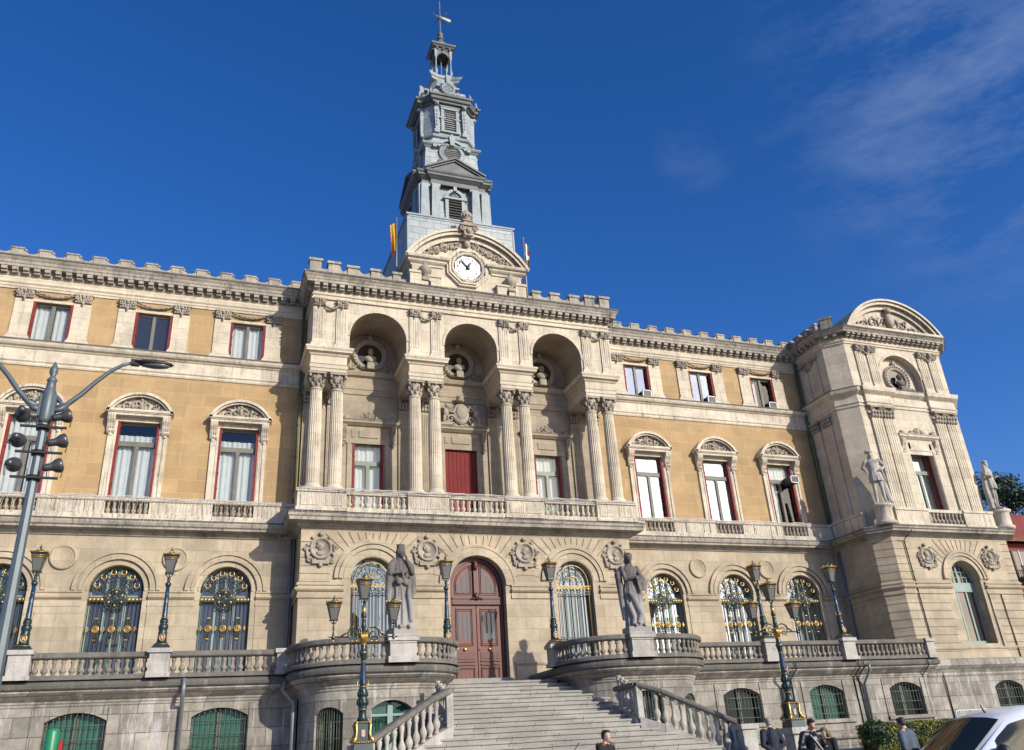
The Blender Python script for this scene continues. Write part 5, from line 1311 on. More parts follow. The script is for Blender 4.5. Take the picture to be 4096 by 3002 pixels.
def ter(s):
    T=thing('terrace','weathered grey stone terrace and rounded bastion to the %s of the entrance stair'%('left' if s<0 else 'right'),'terrace',(s*12,TYF,-G),'terraces flanking the stair')
    base=terrace_path(s)
    xe=26.0 if s<0 else 23.9
    bast=base if s>0 else [(-x,y) for x,y in base][::-1]
    wline=[(8.9,TYF),(xe,TYF)] if s>0 else [(-xe,TYF),(-8.9,TYF)]
    full=(base+[(xe,TYF),(xe,-1.6)]) if s>0 else ([(-xe,TYF)]+[(-x,y) for x,y in base][::-1])
    wallp=offset(full,-.42)
    # split the wall line at the bastion / wing junction
    bw=offset(bast,-.42) if True else None
    at,Lb=pathmap(bw)
    PB=lambda q,z,d:(lambda c:(c[0].x-c[1].x*d,c[0].y-c[1].y*d,z))(at(q))
    # bastion openings: a barred window near the outer curve and a garden door / window in the front
    def s_of(x,y):
        best=min(((at(q*Lb/400)[0]-Vector((x,y))).length,q*Lb/400) for q in range(401)); return best[1]
    ow=s_of(s*7.55,-5.05); od=s_of(s*5.35,-5.58)
    ops=[(ow,.58,-1.95,-.1,'seg',.25),(od,.78,-3.85,.05,'seg',.3)]
    m=MB(); wall(m,0,Lb,-3.9,.55,ops,PB,.45,step=.35,seg=14); m.build('bastion_wall',GREY,T)
    grille_window(T,PB,ow,.58,-1.95,-.1,.25,.45,IRONG,shade=G_BLACK)
    g=MB()
    if s<0:
        dw=MB()
        for x in (-.74,-.05,.05,.74): dw.tube([PB(od+x,-3.8,.36),PB(od+x,-.05 if abs(x)<.1 else -.27,.36)],.07,4,smooth=False)
        for z in (-2.6,-.45): dw.tube([PB(od-.74,z,.36),PB(od+.74,z,.36)],.06,4,smooth=False)
        D=dw.build('garden_door',MINTFR,T)
        for x0,x1 in ((-.72,-.06),(.06,.72)): g.add([PB(od+x0,-3.8,.4),PB(od+x1,-3.8,.4),PB(od+x1,-.0,.4),PB(od+x0,-.0,.4)],[(0,1,2,3)])
        g.build('door_panel',G_GREEN,D)
        ib=MB()
        for k in range(5):
            for sx in (-1,1): ib.tube([PB(od+sx*(.14+.12*k),-2.5,.33),PB(od+sx*(.14+.12*k),-.5,.33)],.012,4)
            for sx in (-1,1): 
                c=PB(od+sx*(.14+.12*k),-.62,.33); ib.tube([(c[0]+.045*math.cos(q),c[1],c[2]+.045*math.sin(q)) for q in [k2*PI/3 for k2 in range(6)]],.01,4,closed=True)
        ib.build('iron_bars',IRON,D)
    else: grille_window(T,PB,od,.78,-3.85,.05,.3,.45,IRONG,shade=G_BLACK)
    # wing basement wall and windows
    xs=[s*(X1+BAY*k) for k in range(3)]
    if s<0: lo,hi=-xe,-8.5
    else: lo,hi=8.5,xe-.42
    yw=TYF+.42; off=.45 if s>0 else -.25
    if s<0: ops=[(x+off*0-.0,1.02,-1.35,.22,'seg',.3) for x in (-11.35,-16.3,-21.3)]
    else: ops=[(x,1.02,-1.35,.22,'seg',.3) for x in (12.05,16.95,21.9)]
    m=MB(); wall(m,lo,hi,-3.9,.55,ops,flat(yw),.4)
    if s>0: m.add([(hi,yw,-3.9),(hi,-1.8,-3.9),(hi,-1.8,.55),(hi,yw,.55)],[(0,1,2,3)])
    for o in ops:                                       # raised surround round each opening, rusticated piers
        pass
    m.build('basement_wall',GREY,T)
    m=MB()
    for o in ops:
        for q in (-1,1): m.box(o[0]+q*1.25-.2,o[0]+q*1.25+.2,yw-.05,yw,-1.5,.4)
        m.box(o[0]-1.45,o[0]+1.45,yw-.12,yw,-1.52,-1.36)
    m.mold([(lo,yw),(hi,yw)],[(0,-2.3),(.16,-2.24),(.2,-2.15),(.2,-2.06),(.08,-1.98),(0,-1.94)]); m.box(lo,hi,yw-.1,yw,-3.9,-2.3); m.build('plinth_band',GREY,T)
    for i,o in enumerate(ops): grille_window(T,flat(yw),o[0],1.02,-1.35,.22,.3,.4,IRONG,shade=G_GREEN if s<0 else (G_BLACK,G_GREEN,G_BLACK)[i])
    # cornice: moulded cove, then the dark rounded coping band
    m=MB(); m.mold(full,[(-.42,.42),(-.38,.46),(-.38,.52),(-.34,.56),(-.34,.62),(-.24,.68),(-.1,.78),(.05,.9),(.05,.96),(-.3,.96)]); m.build('cove_moulding',GREY,T)
    m=MB(); m.mold(full,[(-.3,.96),(.1,.97),(.16,1.02),(.18,1.12),(.14,1.22),(.02,1.3),(-.5,1.32)]); m.build('coping_band',DGREY,T)
    fl=[(x,y) for x,y in full]
    fl=(fl+[(xe,2.0),(2.46,2.0)]) if s>0 else (fl+[(-2.46,2.0),(-xe,2.0)])
    m=MB(); m.slab(fl,1.22,1.3); m.build('terrace_floor',STEP,T)
    # balustrades
    peds=[(s*13.7,TYF),(s*18.35,TYF)]
    def run(pts_line,name='balustrade',sp=.29,z=1.34,trim0=0,trim1=0):
        at2,L2=pathmap(pts_line)
        nn=max(2,int(L2/.25)) if len(pts_line)>2 else 1
        sub=[(at2(L2*i/nn)[0].x,at2(L2*i/nn)[0].y) for i in range(nn+1)]
        m=MB(); m.mold(sub,[(-.2,1.3),(.2,1.3),(.2,1.4),(.14,1.46),(-.14,1.46),(-.2,1.4),(-.2,1.3)]); 
        m.mold(sub,[(-.17,2.04),(.17,2.04),(.21,2.08),(.22,2.2),(.16,2.25),(-.16,2.25),(-.22,2.2),(-.21,2.08),(-.17,2.04)])
        b=m.build(name,BALR,T)
        n=int(L2/sp); balusters(b,[(at2(L2*(i+.5)/n)[0].x,at2(L2*(i+.5)/n)[0].y,1.46) for i in range(n)],.58,1.12)
    def ped(x,y,w=.38,z1=2.3,d=.3,name='pedestal'):
        m=MB(); m.box(x-w,x+w,y-d,y+d,1.3,z1-.16); m.box(x-w-.06,x+w+.06,y-d-.06,y+d+.06,1.3,1.46); m.box(x-w-.08,x+w+.08,y-d-.08,y+d+.08,z1-.16,z1); m.build(name,GREYL,T)
    for px,py in peds: ped(px,py,.36,2.34,.34)
    if s>0: ped(xe-.25,TYF,.24,2.27,.24)
    ped(s*9.15,TYF,.26,2.27,.24)
    xa=[9.4,13.34,14.06,17.99,18.71,xe-.5 if s>0 else xe]
    for a,b in ((xa[0],xa[1]),(xa[2],xa[3]),(xa[4],xa[5])):
        p=[(s*a,TYF),(s*b,TYF)]; run(p if s>0 else p[::-1])
    # statue pedestal splits the bastion balustrade
    sx=5.08
    part1=[(2.46,-3.42)]+[q for q in base if q[1]<-3.42 and q[0]<sx-.55]+[(sx-.55,-6.0)]
    part2=[(sx+.55,-6.0)]+[q for q in base if q[0]>sx+.55 and q[1]<-3.3]+[(8.9,-3.22)]
    for p in (part1,part2):
        p=p if s>0 else [(-x,y) for x,y in p][::-1]; run(p)
    m=MB(); x=s*sx; y=-5.9
    m.box(x-.5,x+.5,y-.42,y+.42,1.3,2.06); m.box(x-.58,x+.58,y-.5,y+.5,1.3,1.52); m.box(x-.52,x+.52,y-.46,y+.46,2.0,2.08); m.box(x-.6,x+.6,y-.52,y+.52,2.08,2.24); m.box(x-.62,x+.62,y-.54,y+.54,2.24,2.3); m.build('statue_pedestal',GREYL,T)
    ped(s*2.46,-3.1,.3,2.24,.3)
    m=MB()
    for px,py in [(s*11.9,TYF),(s*10.15,TYF)][:1]: m.tube([(px,yw-.45,.9),(px,yw-.2,.6),(px,yw-.13,.2),(px,yw-.13,-3.8)],.09,8)
    if s>0: 
        m=MB(); m.tube([(14.35,TYF-.3,1.1),(14.35,TYF-.28,.8),(14.35,yw-.12,.2),(14.35,yw-.12,-3.8)],.065,8); m.build('drainpipe',PIPE,T)
        m=MB(); m.tube([(19.3,TYF-.3,1.1),(19.3,TYF-.28,.8),(19.3,yw-.12,.2),(19.3,yw-.12,-3.8)],.065,8); m.build('drainpipe',PIPE,T)
        for cx_ in (14.95,19.05,18.75,23.2): m=MB(); m.tube([(cx_,TYF-.24,1.28),(cx_,TYF-.24,.95),(cx_+.02,yw+.0-.04,.5),(cx_+.06,yw-.03,-2.0),(cx_+.08,yw-.14,-3.8)],.028,5); m.build('black_cable',BLACK,T)
        m=MB(); m.tube([(9.02,-3.6,1.0),(8.98,-3.5,.6),(8.75,-3.55,.3),(8.75,-3.55,-3.8)],.08,8); m.build('drainpipe',PIPE,T)
    else:
        m=MB(); m.tube([(-9.1,-3.65,1.0),(-9.2,-3.6,.7),(-8.75,-3.6,.2),(-8.75,-3.6,-3.8)],.09,8); m.build('drainpipe',PIPE,T)
        m=MB(); m.tube([(-12.75,TYF-.22,1.25),(-12.75,TYF-.22,.6),(-12.75,yw-.12,.3),(-12.75,yw-.12,-3.8)],.08,8); m.build('drainpipe',PIPE,T)
    return T
BALR=stone('rail_stone',(.175,.163,.145),(.11,.102,.09),dirt=(.07,.065,.058),dirtamt=.6,streak=.3,white=.25,bump=.4)
GREYL=stone('pale_grey_stone',(.48,.455,.42),(.33,.31,.285),dirt=(.13,.12,.11),dirtamt=.7,streak=.55,white=.4,bump=.35)
ter(-1); ter(1)
grille_window(HALL,flat(gy-.12),PC+1.0,1.0,-1.35,.15,.3,.34,IRONG,shade=G_BLACK)
# ================================================================= entrance stair
ST=thing('entrance_staircase','broad worn grey stone staircase rising to the main door','staircase',(0,-7,-G))
Z0,RI,TR,YE=.82,.19,.46,-3.0
KP=[(3.78,-6.1,-.6),(3.78,-7.8,-1.04),(4.55,-8.25,-1.35),(6.95,-9.4,-2.62)]
def flare(y):                                         # half width of the stair at depth y
    if y>-7.7: return 3.95
    return 3.95+(-7.7-y)/3.7*1.5
m=MB(); rg=random.Random(3)
m.box(-2.5,2.5,-.9,.0,Z0-.3,Z0+.2); m.box(-1.5,1.5,-.32,.55,Z0+.2,Z0+.38)
def wz(z):
    if z>KP[1][2]: return 3.9
    for a,b in zip(KP[1:-1],KP[2:]):
        if z>=b[2]: return a[0]+(b[0]-a[0])*(z-a[2])/(b[2]-a[2])-.1
    return 7.6
Y_=YE
for i in range(25):
    z=Z0-RI*i; TR=.46 if i<=10 else .33; Y_=YE-TR*i if i<=10 else Y_-TR; y=Y_; w=wz(z)
    yb=y+TR+.06 if i else -.01
    if i==0: w=2.47
    elif i<3: w=2.9
    # each tread: riser block with a slightly proud nosing, cut into stones of uneven length
    x=-w
    while x<w-.01:
        l=rg.uniform(1.3,2.6); x2=min(w,x+l)
        if w-x2<.5: x2=w
        dz=rg.uniform(-.008,.004); dy=rg.uniform(-.012,.012)
        m.box(x+.004,x2-.004,y+.03+dy,yb,z-RI-.02,z-.07+dz); m.box(x+.004,x2-.004,y-.02+dy,yb,z-.07+dz,z+dz)
        x=x2
m.build('steps',STEP,ST)
m=MB(); m.box(-6,6,-14.2,-3.2,-3.95,-3.9)
for s in (-1,1):                                       # side of the stair mass
    pl=[(s*3.95,-6.2),(s*3.95,-7.7),(s*5.55,-11.65)]
for s in (-1,1):
    # raking kerb and balustrade
    kb=MB(); pts=KP
    pts=[(s*x,y,z) for x,y,z in pts]
    for a,b in zip(pts[:-1],pts[1:]):
        d=Vector((b[0]-a[0],b[1]-a[1])).normalized(); n=Vector((d.y,-d.x))*.17
        c=[(a[0]+n.x,a[1]+n.y),(b[0]+n.x,b[1]+n.y),(b[0]-n.x,b[1]-n.y),(a[0]-n.x,a[1]-n.y)]
        zt=[a[2],b[2],b[2],a[2]]
        kb.add([(q[0],q[1],-3.9) for q in c]+[(q[0],q[1],t) for q,t in zip(c,zt)],[(0,1,5,4),(1,2,6,5),(2,3,7,6),(3,0,4,7),(4,5,6,7)])
    kb.build('raking_kerb',GREYL,ST)
    hr=MB(); top=[(p[0],p[1],p[2]+1.08) for p in pts]; top[0]=(top[0][0],top[0][1],top[1][2]-.02)
    for a,b in zip(top[:-1],top[1:]):
        d=Vector((b[0]-a[0],b[1]-a[1])).normalized(); n=Vector((d.y,-d.x))
        o=[]
        for q,(w,h) in ((a,(.17,.0)),(a,(.2,.05)),(a,(.2,.15)),(a,(.13,.2))): pass
        prof=[(-.16,-.02),(-.2,.04),(-.2,.13),(-.13,.18),(.13,.18),(.2,.13),(.2,.04),(.16,-.02)]
        vs=[(q[0]+n.x*u,q[1]+n.y*u,q[2]+h) for q in (a,b) for u,h in prof]; k=len(prof)
        hr.add(vs,[(i,(i+1)%k,(i+1)%k+k,i+k) for i in range(k)]+[tuple(range(k-1,-1,-1)),tuple(range(k,2*k))])
    h=hr.build('handrail',BALR,ST)
    bl=[]
    L_=[0]
    for a,b in zip(pts[:-1],pts[1:]): L_.append(L_[-1]+math.dist(a[:2],b[:2]))
    n=17
    for i in range(n):
        t=L_[-1]*(i+.6)/n
        for k in range(3):
            if t<=L_[k+1]+1e-6:
                u=(t-L_[k])/(L_[k+1]-L_[k]); a,b=pts[k],pts[k+1]; bl.append((a[0]+(b[0]-a[0])*u,a[1]+(b[1]-a[1])*u,a[2]+(b[2]-a[2])*u-.03+(.0 if k else (1-u)*.2))); break
    balusters(h,[p for p in bl if abs(p[1]+7.85)>.2],1.1,1.28,BALL)
    m=MB(); x,y=pts[1][0],pts[1][1]; m.box(x-.12,x+.12,y-.14,y+.1,-1.1,.06); m.build('newel_post',GREYL,ST)
    m=MB(); x,y=s*7.2,-9.5; m.box(x-.3,x+.3,y-.3,y+.3,-3.9,-1.72); m.box(x-.38,x+.38,y-.38,y+.38,-1.72,-1.54); m.box(x-.34,x+.34,y-.34,y+.34,-3.9,-3.4); m.build('newel_post',GREYL,ST)
# ================================================================= lanterns on the terraces
GLASSL=pane('lantern_glass',.10,(.62,.62,.58)); FROST=paint('frosted_lantern_pane',(.12,.115,.105),.3,var=.1)
CRESTR=paint('crest_red_and_white',(.55,.35,.28),.5,var=.5,scale=40)
def lantern(root,z,s=1.0,x=0,y=0,hf=.86):
    """four-sided tapering lantern: base ring, frame, panes, crested hood and finial"""
    f=MB(); a0,a1=.17*s,.33*s; h=hf*s; k5=.56
    f.tube([(x-.03*s,y,z-.26*s),(x-.15*s,y,z-.12*s),(x-.16*s,y,z)],.025*s,6); f.tube([(x+.03*s,y,z-.26*s),(x+.15*s,y,z-.12*s),(x+.16*s,y,z)],.025*s,6)
    f.tube([(x,y-.03*s,z-.26*s),(x,y-.15*s,z-.12*s),(x,y-.16*s,z)],.025*s,6); f.tube([(x,y+.03*s,z-.26*s),(x,y+.15*s,z-.12*s),(x,y+.16*s,z)],.025*s,6)
    f.box(x-.2*s,x+.2*s,y-.2*s,y+.2*s,z-.04*s,z+.03*s)
    for sx,sy in ((-1,-1),(1,-1),(1,1),(-1,1)): f.tube([(x+sx*a0,y+sy*a0,z),(x+sx*a1,y+sy*a1,z+h)],.024*s,4,smooth=False); f.ball((x+sx*.21*s,y+sy*.21*s,z-.03*s),.035*s,0,6,4)
    f.taper(x,y,z+h,z+h+.09*s,a1+.03*s,a1+.03*s,a1+.06*s,a1+.06*s)
    pr=[(a1*.98,.09),(a1*.85,.14),(a1*.62,.2),(a1*.42,.255),(a1*.36,.28),(a1*.30,.3)]
    for (r0_,q0),(r1_,q1) in zip(pr[:-1],pr[1:]): f.taper(x,y,z+h+q0*s,z+h+q1*s,r0_,r0_,r1_,r1_)
    f.lathe([(a1*.3,.3*s),(.04*s,.33*s),(.06*s,.36*s),(.07*s,.40*s),(.03*s,.44*s),(.045*s,.47*s),(.012*s,.54*s)],(x,y,z+h),10)
    o=f.build('lantern',LAMPG,root)
    g=MB()
    for k in range(4):
        c,s_=[(1,0),(0,1),(-1,0),(0,-1)][k]
        q=[(-a0,-a0,0),(a0,-a0,0),(a1,-a1,h),(-a1,-a1,h)]
        g.add([(x+(u*c-v*s_)*.97,y+(u*s_+v*c)*.97,z+w_) for u,v,w_ in q],[(0,1,2,3)])
    g.build('lantern_pane',FROST,o)
    d=MB(); t=a1+.075*s
    for k in range(4):
        c,s_=[(1,0),(0,1),(-1,0),(0,-1)][k]
        def P_(u,v,w_): return (x+(u*c-v*s_),y+(u*s_+v*c),z+h+w_)
        d.tube([P_(-t,-t,.1*s),P_(t,-t,.1*s)],.022*s,4); 
        d.tube([P_(-a1*.93,-a1*1.0,-.16*s),P_(a1*.93,-a1*1.0,-.16*s)],.018*s,4); d.tube([P_(-a1*.95,-a1*1.02,-.06*s),P_(a1*.95,-a1*1.02,-.06*s)],.018*s,4)
        for i in range(8): d.ball(P_(-t+2*t*(i+.5)/8,-t,.16*s),(.028*s,.02*s,.04*s),0,5,4)
        d.ball(P_(0,-t,.21*s),(.045*s,.02*s,.07*s),0,5,4); d.ball(P_(-t*.55,-t*.55,.27*s),(.014*s,.014*s,.06*s),0,5,3)
    d.build('gilded_cresting',GOLD,o); return o
def small_lamp(x,y,z,label):
    r=thing('terrace_lamp',label,'street lamp',(x,y,z),'single lanterns on the terraces')
    b=MB(); b.taper(x,y,z,z+.1,.34,.34,.3,.3); b.taper(x,y,z+.1,z+.22,.28,.28,.2,.2); b.lathe([(.2,.2),(.17,.3),(.155,.56),(.17,.62),(.14,.66),(.16,.72),(.18,.8),(.16,.9),(.12,.94),(.15,.98),(.14,1.1)],(x,y,z),12); b.build('base',LAMPG,r)
    for k in range(4):
        pass
    g=MB()
    for yy_ in (-.17,): 
        g.tube([(x+.1*math.cos(a),y+yy_,z+.42+.13*math.sin(a)) for a in [2*PI*i/12 for i in range(12)]],.02,5,closed=True)
    g.tube([(x-.29,y-.29,z+.15),(x+.29,y-.29,z+.15)],.014,4)
    g.lathe([(.11,0),(.135,.02),(.11,.04)],(x,y,z+1.14),12)
    for a in range(4): g.tube([(x+.1*math.cos(a*PI/2),y+.1*math.sin(a*PI/2),z+1.16),(x+.17*math.cos(a*PI/2),y+.17*math.sin(a*PI/2),z+1.2),(x+.16*math.cos(a*PI/2),y+.16*math.sin(a*PI/2),z+1.34)],.012,4)
    for zz,rr_ in ((1.72,.085),(2.05,.075),(2.42,.1)): g.lathe([(rr_,0),(rr_+.015,.015),(rr_,.03)],(x,y,z+zz),10)
    g.each('gilded_band',GOLD,r,.05)
    c=MB(); c.box(x-.05,x+.05,y-.185,y-.165,z+.36,z+.49); c.build('crest',CRESTR,r)
    p=MB(); n=12
    p.lathe([(.115,1.1),(.1,1.2),(.085,1.7),(.07,2.35)],(x,y,z),12); p.build('post',LAMPB,r)
    t=MB(); t.lathe([(.07,2.34),(.11,2.4),(.115,2.47),(.06,2.52),(.05,2.6),(.07,2.64),(.04,2.72)],(x,y,z),10); t.build('neck',LAMPG,r)
    lantern(r,z+2.88,.72,x,y); return r
pos=[((-2.46,-3.1,2.24),'single lantern lamp on the left bastion, left of the wooden door'),((2.46,-3.1,2.24),'single lantern lamp on the right bastion, just right of the wooden door'),
((-13.7,TYF,2.34),'single lantern lamp on the left terrace between the two complete grilled windows'),((-18.35,TYF,2.34),'single lantern lamp on the left terrace, leftmost of all, beside the tall grey street light'),
((13.7,TYF,2.34),'single lantern lamp on the right terrace, partly behind the right three-armed lamp'),((18.35,TYF,2.34),'single lantern lamp at the far right of the terrace, nearest the pavilion')]
for p,l in pos: small_lamp(*p,l)
# ================================================================= three-lantern lamps in front of the terraces
def big_lamp(x,y,label):
    r=thing('branched_lamp',label,'street lamp',(x,y,-G),'three-lantern lamps beside the stair')
    m=MB(); m.box(x-.28,x+.28,y-.28,y+.28,-3.9,-2.0); m.box(x-.4,x+.4,y-.4,y+.4,-2.0,-1.8); m.box(x-.34,x+.34,y-.34,y+.34,-3.9,-3.5); m.build('stone_pedestal',GREYL,r)
    zb=-1.8
    m=MB(); m.taper(x,y,zb,zb+.22,.29,.29,.27,.27); m.taper(x,y,zb+.22,zb+.8,.19,.19,.165,.165); m.box(x-.2,x+.2,y-.2,y+.2,zb+.78,zb+.83)
    m.lathe([(.19,.83),(.12,.96),(.11,1.14),(.14,1.18),(.12,1.22),(.165,1.3),(.165,1.42),(.125,1.47),(.15,1.53),(.15,1.64),(.12,1.72),(.11,1.8)],(x,y,zb),16)
    for k in range(12):
        a=2*PI*k/12; m.tube([(x+.16*math.cos(a),y+.16*math.sin(a),zb+1.29),(x+.165*math.cos(a),y+.165*math.sin(a),zb+1.43)],.022,4); m.tube([(x+.145*math.cos(a),y+.145*math.sin(a),zb+1.53),(x+.145*math.cos(a),y+.145*math.sin(a),zb+1.66)],.022,4)
    m.build('base',LAMPG,r)
    g=MB()
    for sx,sy in ((-1,-1),(1,-1),(1,1),(-1,1)):        # gilded scroll brackets at the corners
        pts=[(x+sx*.16,y+sy*.16,zb+.8),(x+sx*.215,y+sy*.215,zb+.74),(x+sx*.19,y+sy*.19,zb+.52),(x+sx*.22,y+sy*.22,zb+.38),(x+sx*.28,y+sy*.28,zb+.3)]
        g.tube(pts,[.035,.045,.036,.055,.06],7); g.ball((x+sx*.27,y+sy*.27,zb+.3),(.06,.06,.05),0,8,5); g.ball((x+sx*.19,y+sy*.19,zb+.8),(.045,.045,.045),0,7,4)
    for k in range(4):
        c,s_=[(1,0),(0,1),(-1,0),(0,-1)][k]
        for i in range(9): g.ball((x+(-.26+.065*i)*c+.265*s_,y+(-.26+.065*i)*s_-.265*c,zb+.26),(.03,.03,.03),0,6,4)
        for i in range(6): g.ball((x+(-.16+.064*i)*c+.2*s_,y+(-.16+.064*i)*s_-.2*c,zb+.805),(.022,.022,.022),0,5,4)
    for zz,rr_ in ((1.16,.145),(1.8,.115),(2.52,.09),(2.78,.13),(3.02,.1),(3.78,.075)): g.lathe([(rr_-.02,-.015),(rr_+.006,0),(rr_-.02,.02)],(x,y,zb+zz),14)
    for a in range(4): g.tube([(x+.11*math.cos(a*PI/2),y+.11*math.sin(a*PI/2),zb+1.82),(x+.17*math.cos(a*PI/2),y+.17*math.sin(a*PI/2),zb+1.85),(x+.15*math.cos(a*PI/2),y+.15*math.sin(a*PI/2),zb+2.02)],.013,4)
    for k in range(8):                                   # acanthus collar at the hub
        a=2*PI*k/8; g.tube([(x+.06*math.cos(a),y+.06*math.sin(a),zb+3.06),(x+.1*math.cos(a),y+.1*math.sin(a),zb+3.2),(x+.13*math.cos(a),y+.13*math.sin(a),zb+3.38)],[.03,.045,.012],5)
    g.lathe([(.05,0),(.075,.03),(.06,.1),(.075,.2)],(x,y,zb+3.95),12)
    g.each('gilded_ornament',GOLD,r,.05)
    m=MB(); m.lathe([(.105,1.8),(.1,1.9),(.07,2.5),(.075,2.53)],(x,y,zb),14); m.build('blue_shaft',LAMPB,r)
    m=MB(); m.lathe([(.075,2.53),(.08,2.6),(.11,2.72),(.135,2.8),(.1,2.84),(.08,2.9),(.085,3.0),(.07,3.05),(.065,3.3),(.06,3.5),(.085,3.55),(.07,3.62),(.065,3.8),(.085,3.85),(.075,3.95),(.05,4.0),(.07,4.16),(.035,4.22),(.03,4.32)],(x,y,zb),12)
    for s in (-1,1):
        m.tube([(x,y,zb+3.25),(x+s*.93,y,zb+3.25)],.022,6)
        spiral(m,x+s*.3,zb+3.32,y,.22,1.35,-s,.028,0,PI*.5,20,6)
        m.tube([(x+s*.42,y,zb+3.5),(x+s*.56,y,zb+3.34),(x+s*.7,y,zb+3.27)],.022,6); m.tube([(x+s*.08,y,zb+3.38),(x+s*.12,y,zb+3.5),(x+s*.3,y,zb+3.54)],.024,6)
        m.tube([(x+s*.93,y,zb+3.1),(x+s*.93,y,zb+3.28),(x+s*.93,y,zb+3.42),(x+s*.93,y,zb+3.5),(x+s*.93,y,zb+3.6)],[.012,.04,.02,.035,.018],8); m.ball((x+s*.93,y,zb+3.24),(.06,.06,.055),0,8,5); m.tube([(x+s*.98,y,zb+3.25),(x+s*1.09,y,zb+3.25)],[.022,.01],6)
    m.build('arms_and_upper_shaft',LAMPG,r)
    g=MB()
    for s in (-1,1):
        g.ball((x+s*.93,y,zb+3.13),(.026,.026,.055),0,7,4)
        for a in (.2,.9,1.6,2.3): g.tube([(x+s*.3+.22*math.cos(a),y-.02,zb+3.32+.22*math.sin(a)),(x+s*.3+.27*math.cos(a+.15),y-.02,zb+3.32+.26*math.sin(a+.15))],[.026,.008],4)
        for a in (-1.2,-1.9): g.ball((x+s*.3+.21*math.cos(a),y-.03,zb+3.32+.21*math.sin(a)),(.05,.02,.026),0,6,4)
        for k in (.2,.45): g.ball((x+s*k,y-.03,zb+3.25),(.026,.026,.026),0,6,4)
        g.tube([(x+s*.46,y-.02,zb+3.47),(x+s*.55,y-.02,zb+3.37),(x+s*.68,y-.02,zb+3.3)],[.03,.024,.008],4); g.ball((x+s*.93,y-.06,zb+3.24),(.03,.02,.03),0,6,4)
    for k in range(5): g.tube([(x,y-.08,zb+3.1),(x+(-.08+.04*k),y-.14,zb+3.24),(x+(-.12+.06*k),y-.13,zb+3.38)],[.03,.03,.01],5)
    g.each('gilded_leaves',GOLD,r,.06)
    c=MB(); c.box(x-.055,x+.055,y-.205,y-.185,zb+.42,zb+.6); c.ball((x,y-.2,zb+.43),(.055,.01,.04),0,8,4); c.build('crest',CRESTR,r)
    lantern(r,zb+4.42,.6,x,y,.82)
    for s in (-1,1): lantern(r,zb+3.77,.55,x+s*.93,y,.8)
    return r
big_lamp(-7.6,-11.9,'gilded green and blue lamp with three lanterns in front of the left bastion')
big_lamp(7.62,-11.9,'gilded green and blue lamp with three lanterns before the right terrace, beside the standing people')
# ================================================================= tall municipal street light with floodlights (left edge)
STEEL=paint('grey_green_steel',(.10,.125,.135),.45,.15,var=.2); FLD=paint('floodlight_grey',(.075,.075,.078),.35,.35); BLK=paint('black_steel',(.02,.02,.022),.5,.2)
SX,SY=-15.85,-20.0
sl=thing('street_light','tall grey octagonal street light with two long arms and six round floodlights','street light',(SX,SY,-G))
m=MB(); m.lathe([(.22,-3.9),(.22,-3.3),(.15,-3.1),(.13,-1),(.105,1.5),(.08,4.55),(.1,4.57),(.1,4.68),(.09,4.75)],(SX,SY,0),8,0,None,False); m.build('pole',STEEL,sl)
m=MB(); m.lathe([(.11,4.7),(.135,4.78),(.135,5.4),(.1,5.48),(.085,5.66),(.11,5.69),(.08,5.74),(.045,5.79),(.085,5.88),(.08,5.97),(.035,6.08),(0,6.16)],(SX,SY,0),8)
for s in (-1,1):
    m.tube([(SX+s*.1,SY,5.0),(SX+s*.25,SY,5.04),(SX+s*.42,SY,5.2)],[.08,.06,.045],6); m.tube([(SX+s*.1,SY,5.36),(SX+s*.24,SY,5.2),(SX+s*.34,SY,5.14)],[.035,.03,.03],6)
    m.box(min(SX+s*.1,SX+s*.16),max(SX+s*.1,SX+s*.16),SY-.07,SY+.07,4.85,5.35)
m.build('head_casting',STEEL,sl)
for s in (-1,1):
    m=MB(); q=[(.14,5.06),(.36,5.16),(.6,5.42),(.85,5.75),(1.1,6.03),(1.32,6.2),(1.5,6.27)]
    m.tube([(SX+s*d,SY,z) for d,z in q],[.062,.06,.055,.05,.045,.04,.035],6); ar=m.build('arm',STEEL,sl)
    d,z=q[-1]; m=MB(); hx=SX+s*d
    m.ball((hx+s*.44,SY,z+.03),(.44,.15,.075),0,16,8); m.box(min(hx-s*.02,hx+s*.15),max(hx-s*.02,hx+s*.15),SY-.06,SY+.06,z-.05,z+.08)
    lm=m.build('lamp_head',BLK,ar); g=MB(); g.ball((hx+s*.48,SY,z-.01),(.33,.12,.07),0,14,6); g.build('lamp_glass',FROST,lm)
for k,z in enumerate((4.6,4.04,3.5)):
    m=MB(); m.lathe([(.13,-.05),(.13,.05)],(SX,SY,z),10); m.box(SX-.4,SX+.46,SY-.16,SY-.1,z-.04,z); br=m.build('bracket_bar',BLK,sl)
    for s in (-1,1):
        px=SX+s*.38; zz=z+.24
        if s>0: M=Matrix.Translation((px,SY-.13,zz))@Matrix.Rotation(math.radians(-18),4,'Y')@Matrix.Rotation(math.radians(88),4,'Y')@Matrix.Rotation(math.radians(-15),4,'X')
        else: M=Matrix.Translation((px-.02,SY-.13,zz))@Matrix.Rotation(math.radians(14+10*k),4,'Y')@Matrix.Rotation(math.radians(-100+12*k),4,'X')
        f_=MB(); f_.lathe([(.0,-.24),(.06,-.235),(.075,-.2),(.08,-.1),(.09,-.06),(.135,.0),(.15,.06),(.155,.1),(.14,.12),(.0,.13)],(0,0,0),18,0,M); f_.tube([(px-.13,SY-.13,z),(px-.16,SY-.13,zz)],.011,4); f_.tube([(px+.13,SY-.13,z),(px+.16,SY-.13,zz)],.011,4)
        f_.tube([(px-s*.2,SY-.13,zz),(px-s*.26,SY-.12,zz-.1),(px-s*.27,SY-.1,z-.02)],.008,5)
        f_.build('floodlight',FLD,sl)
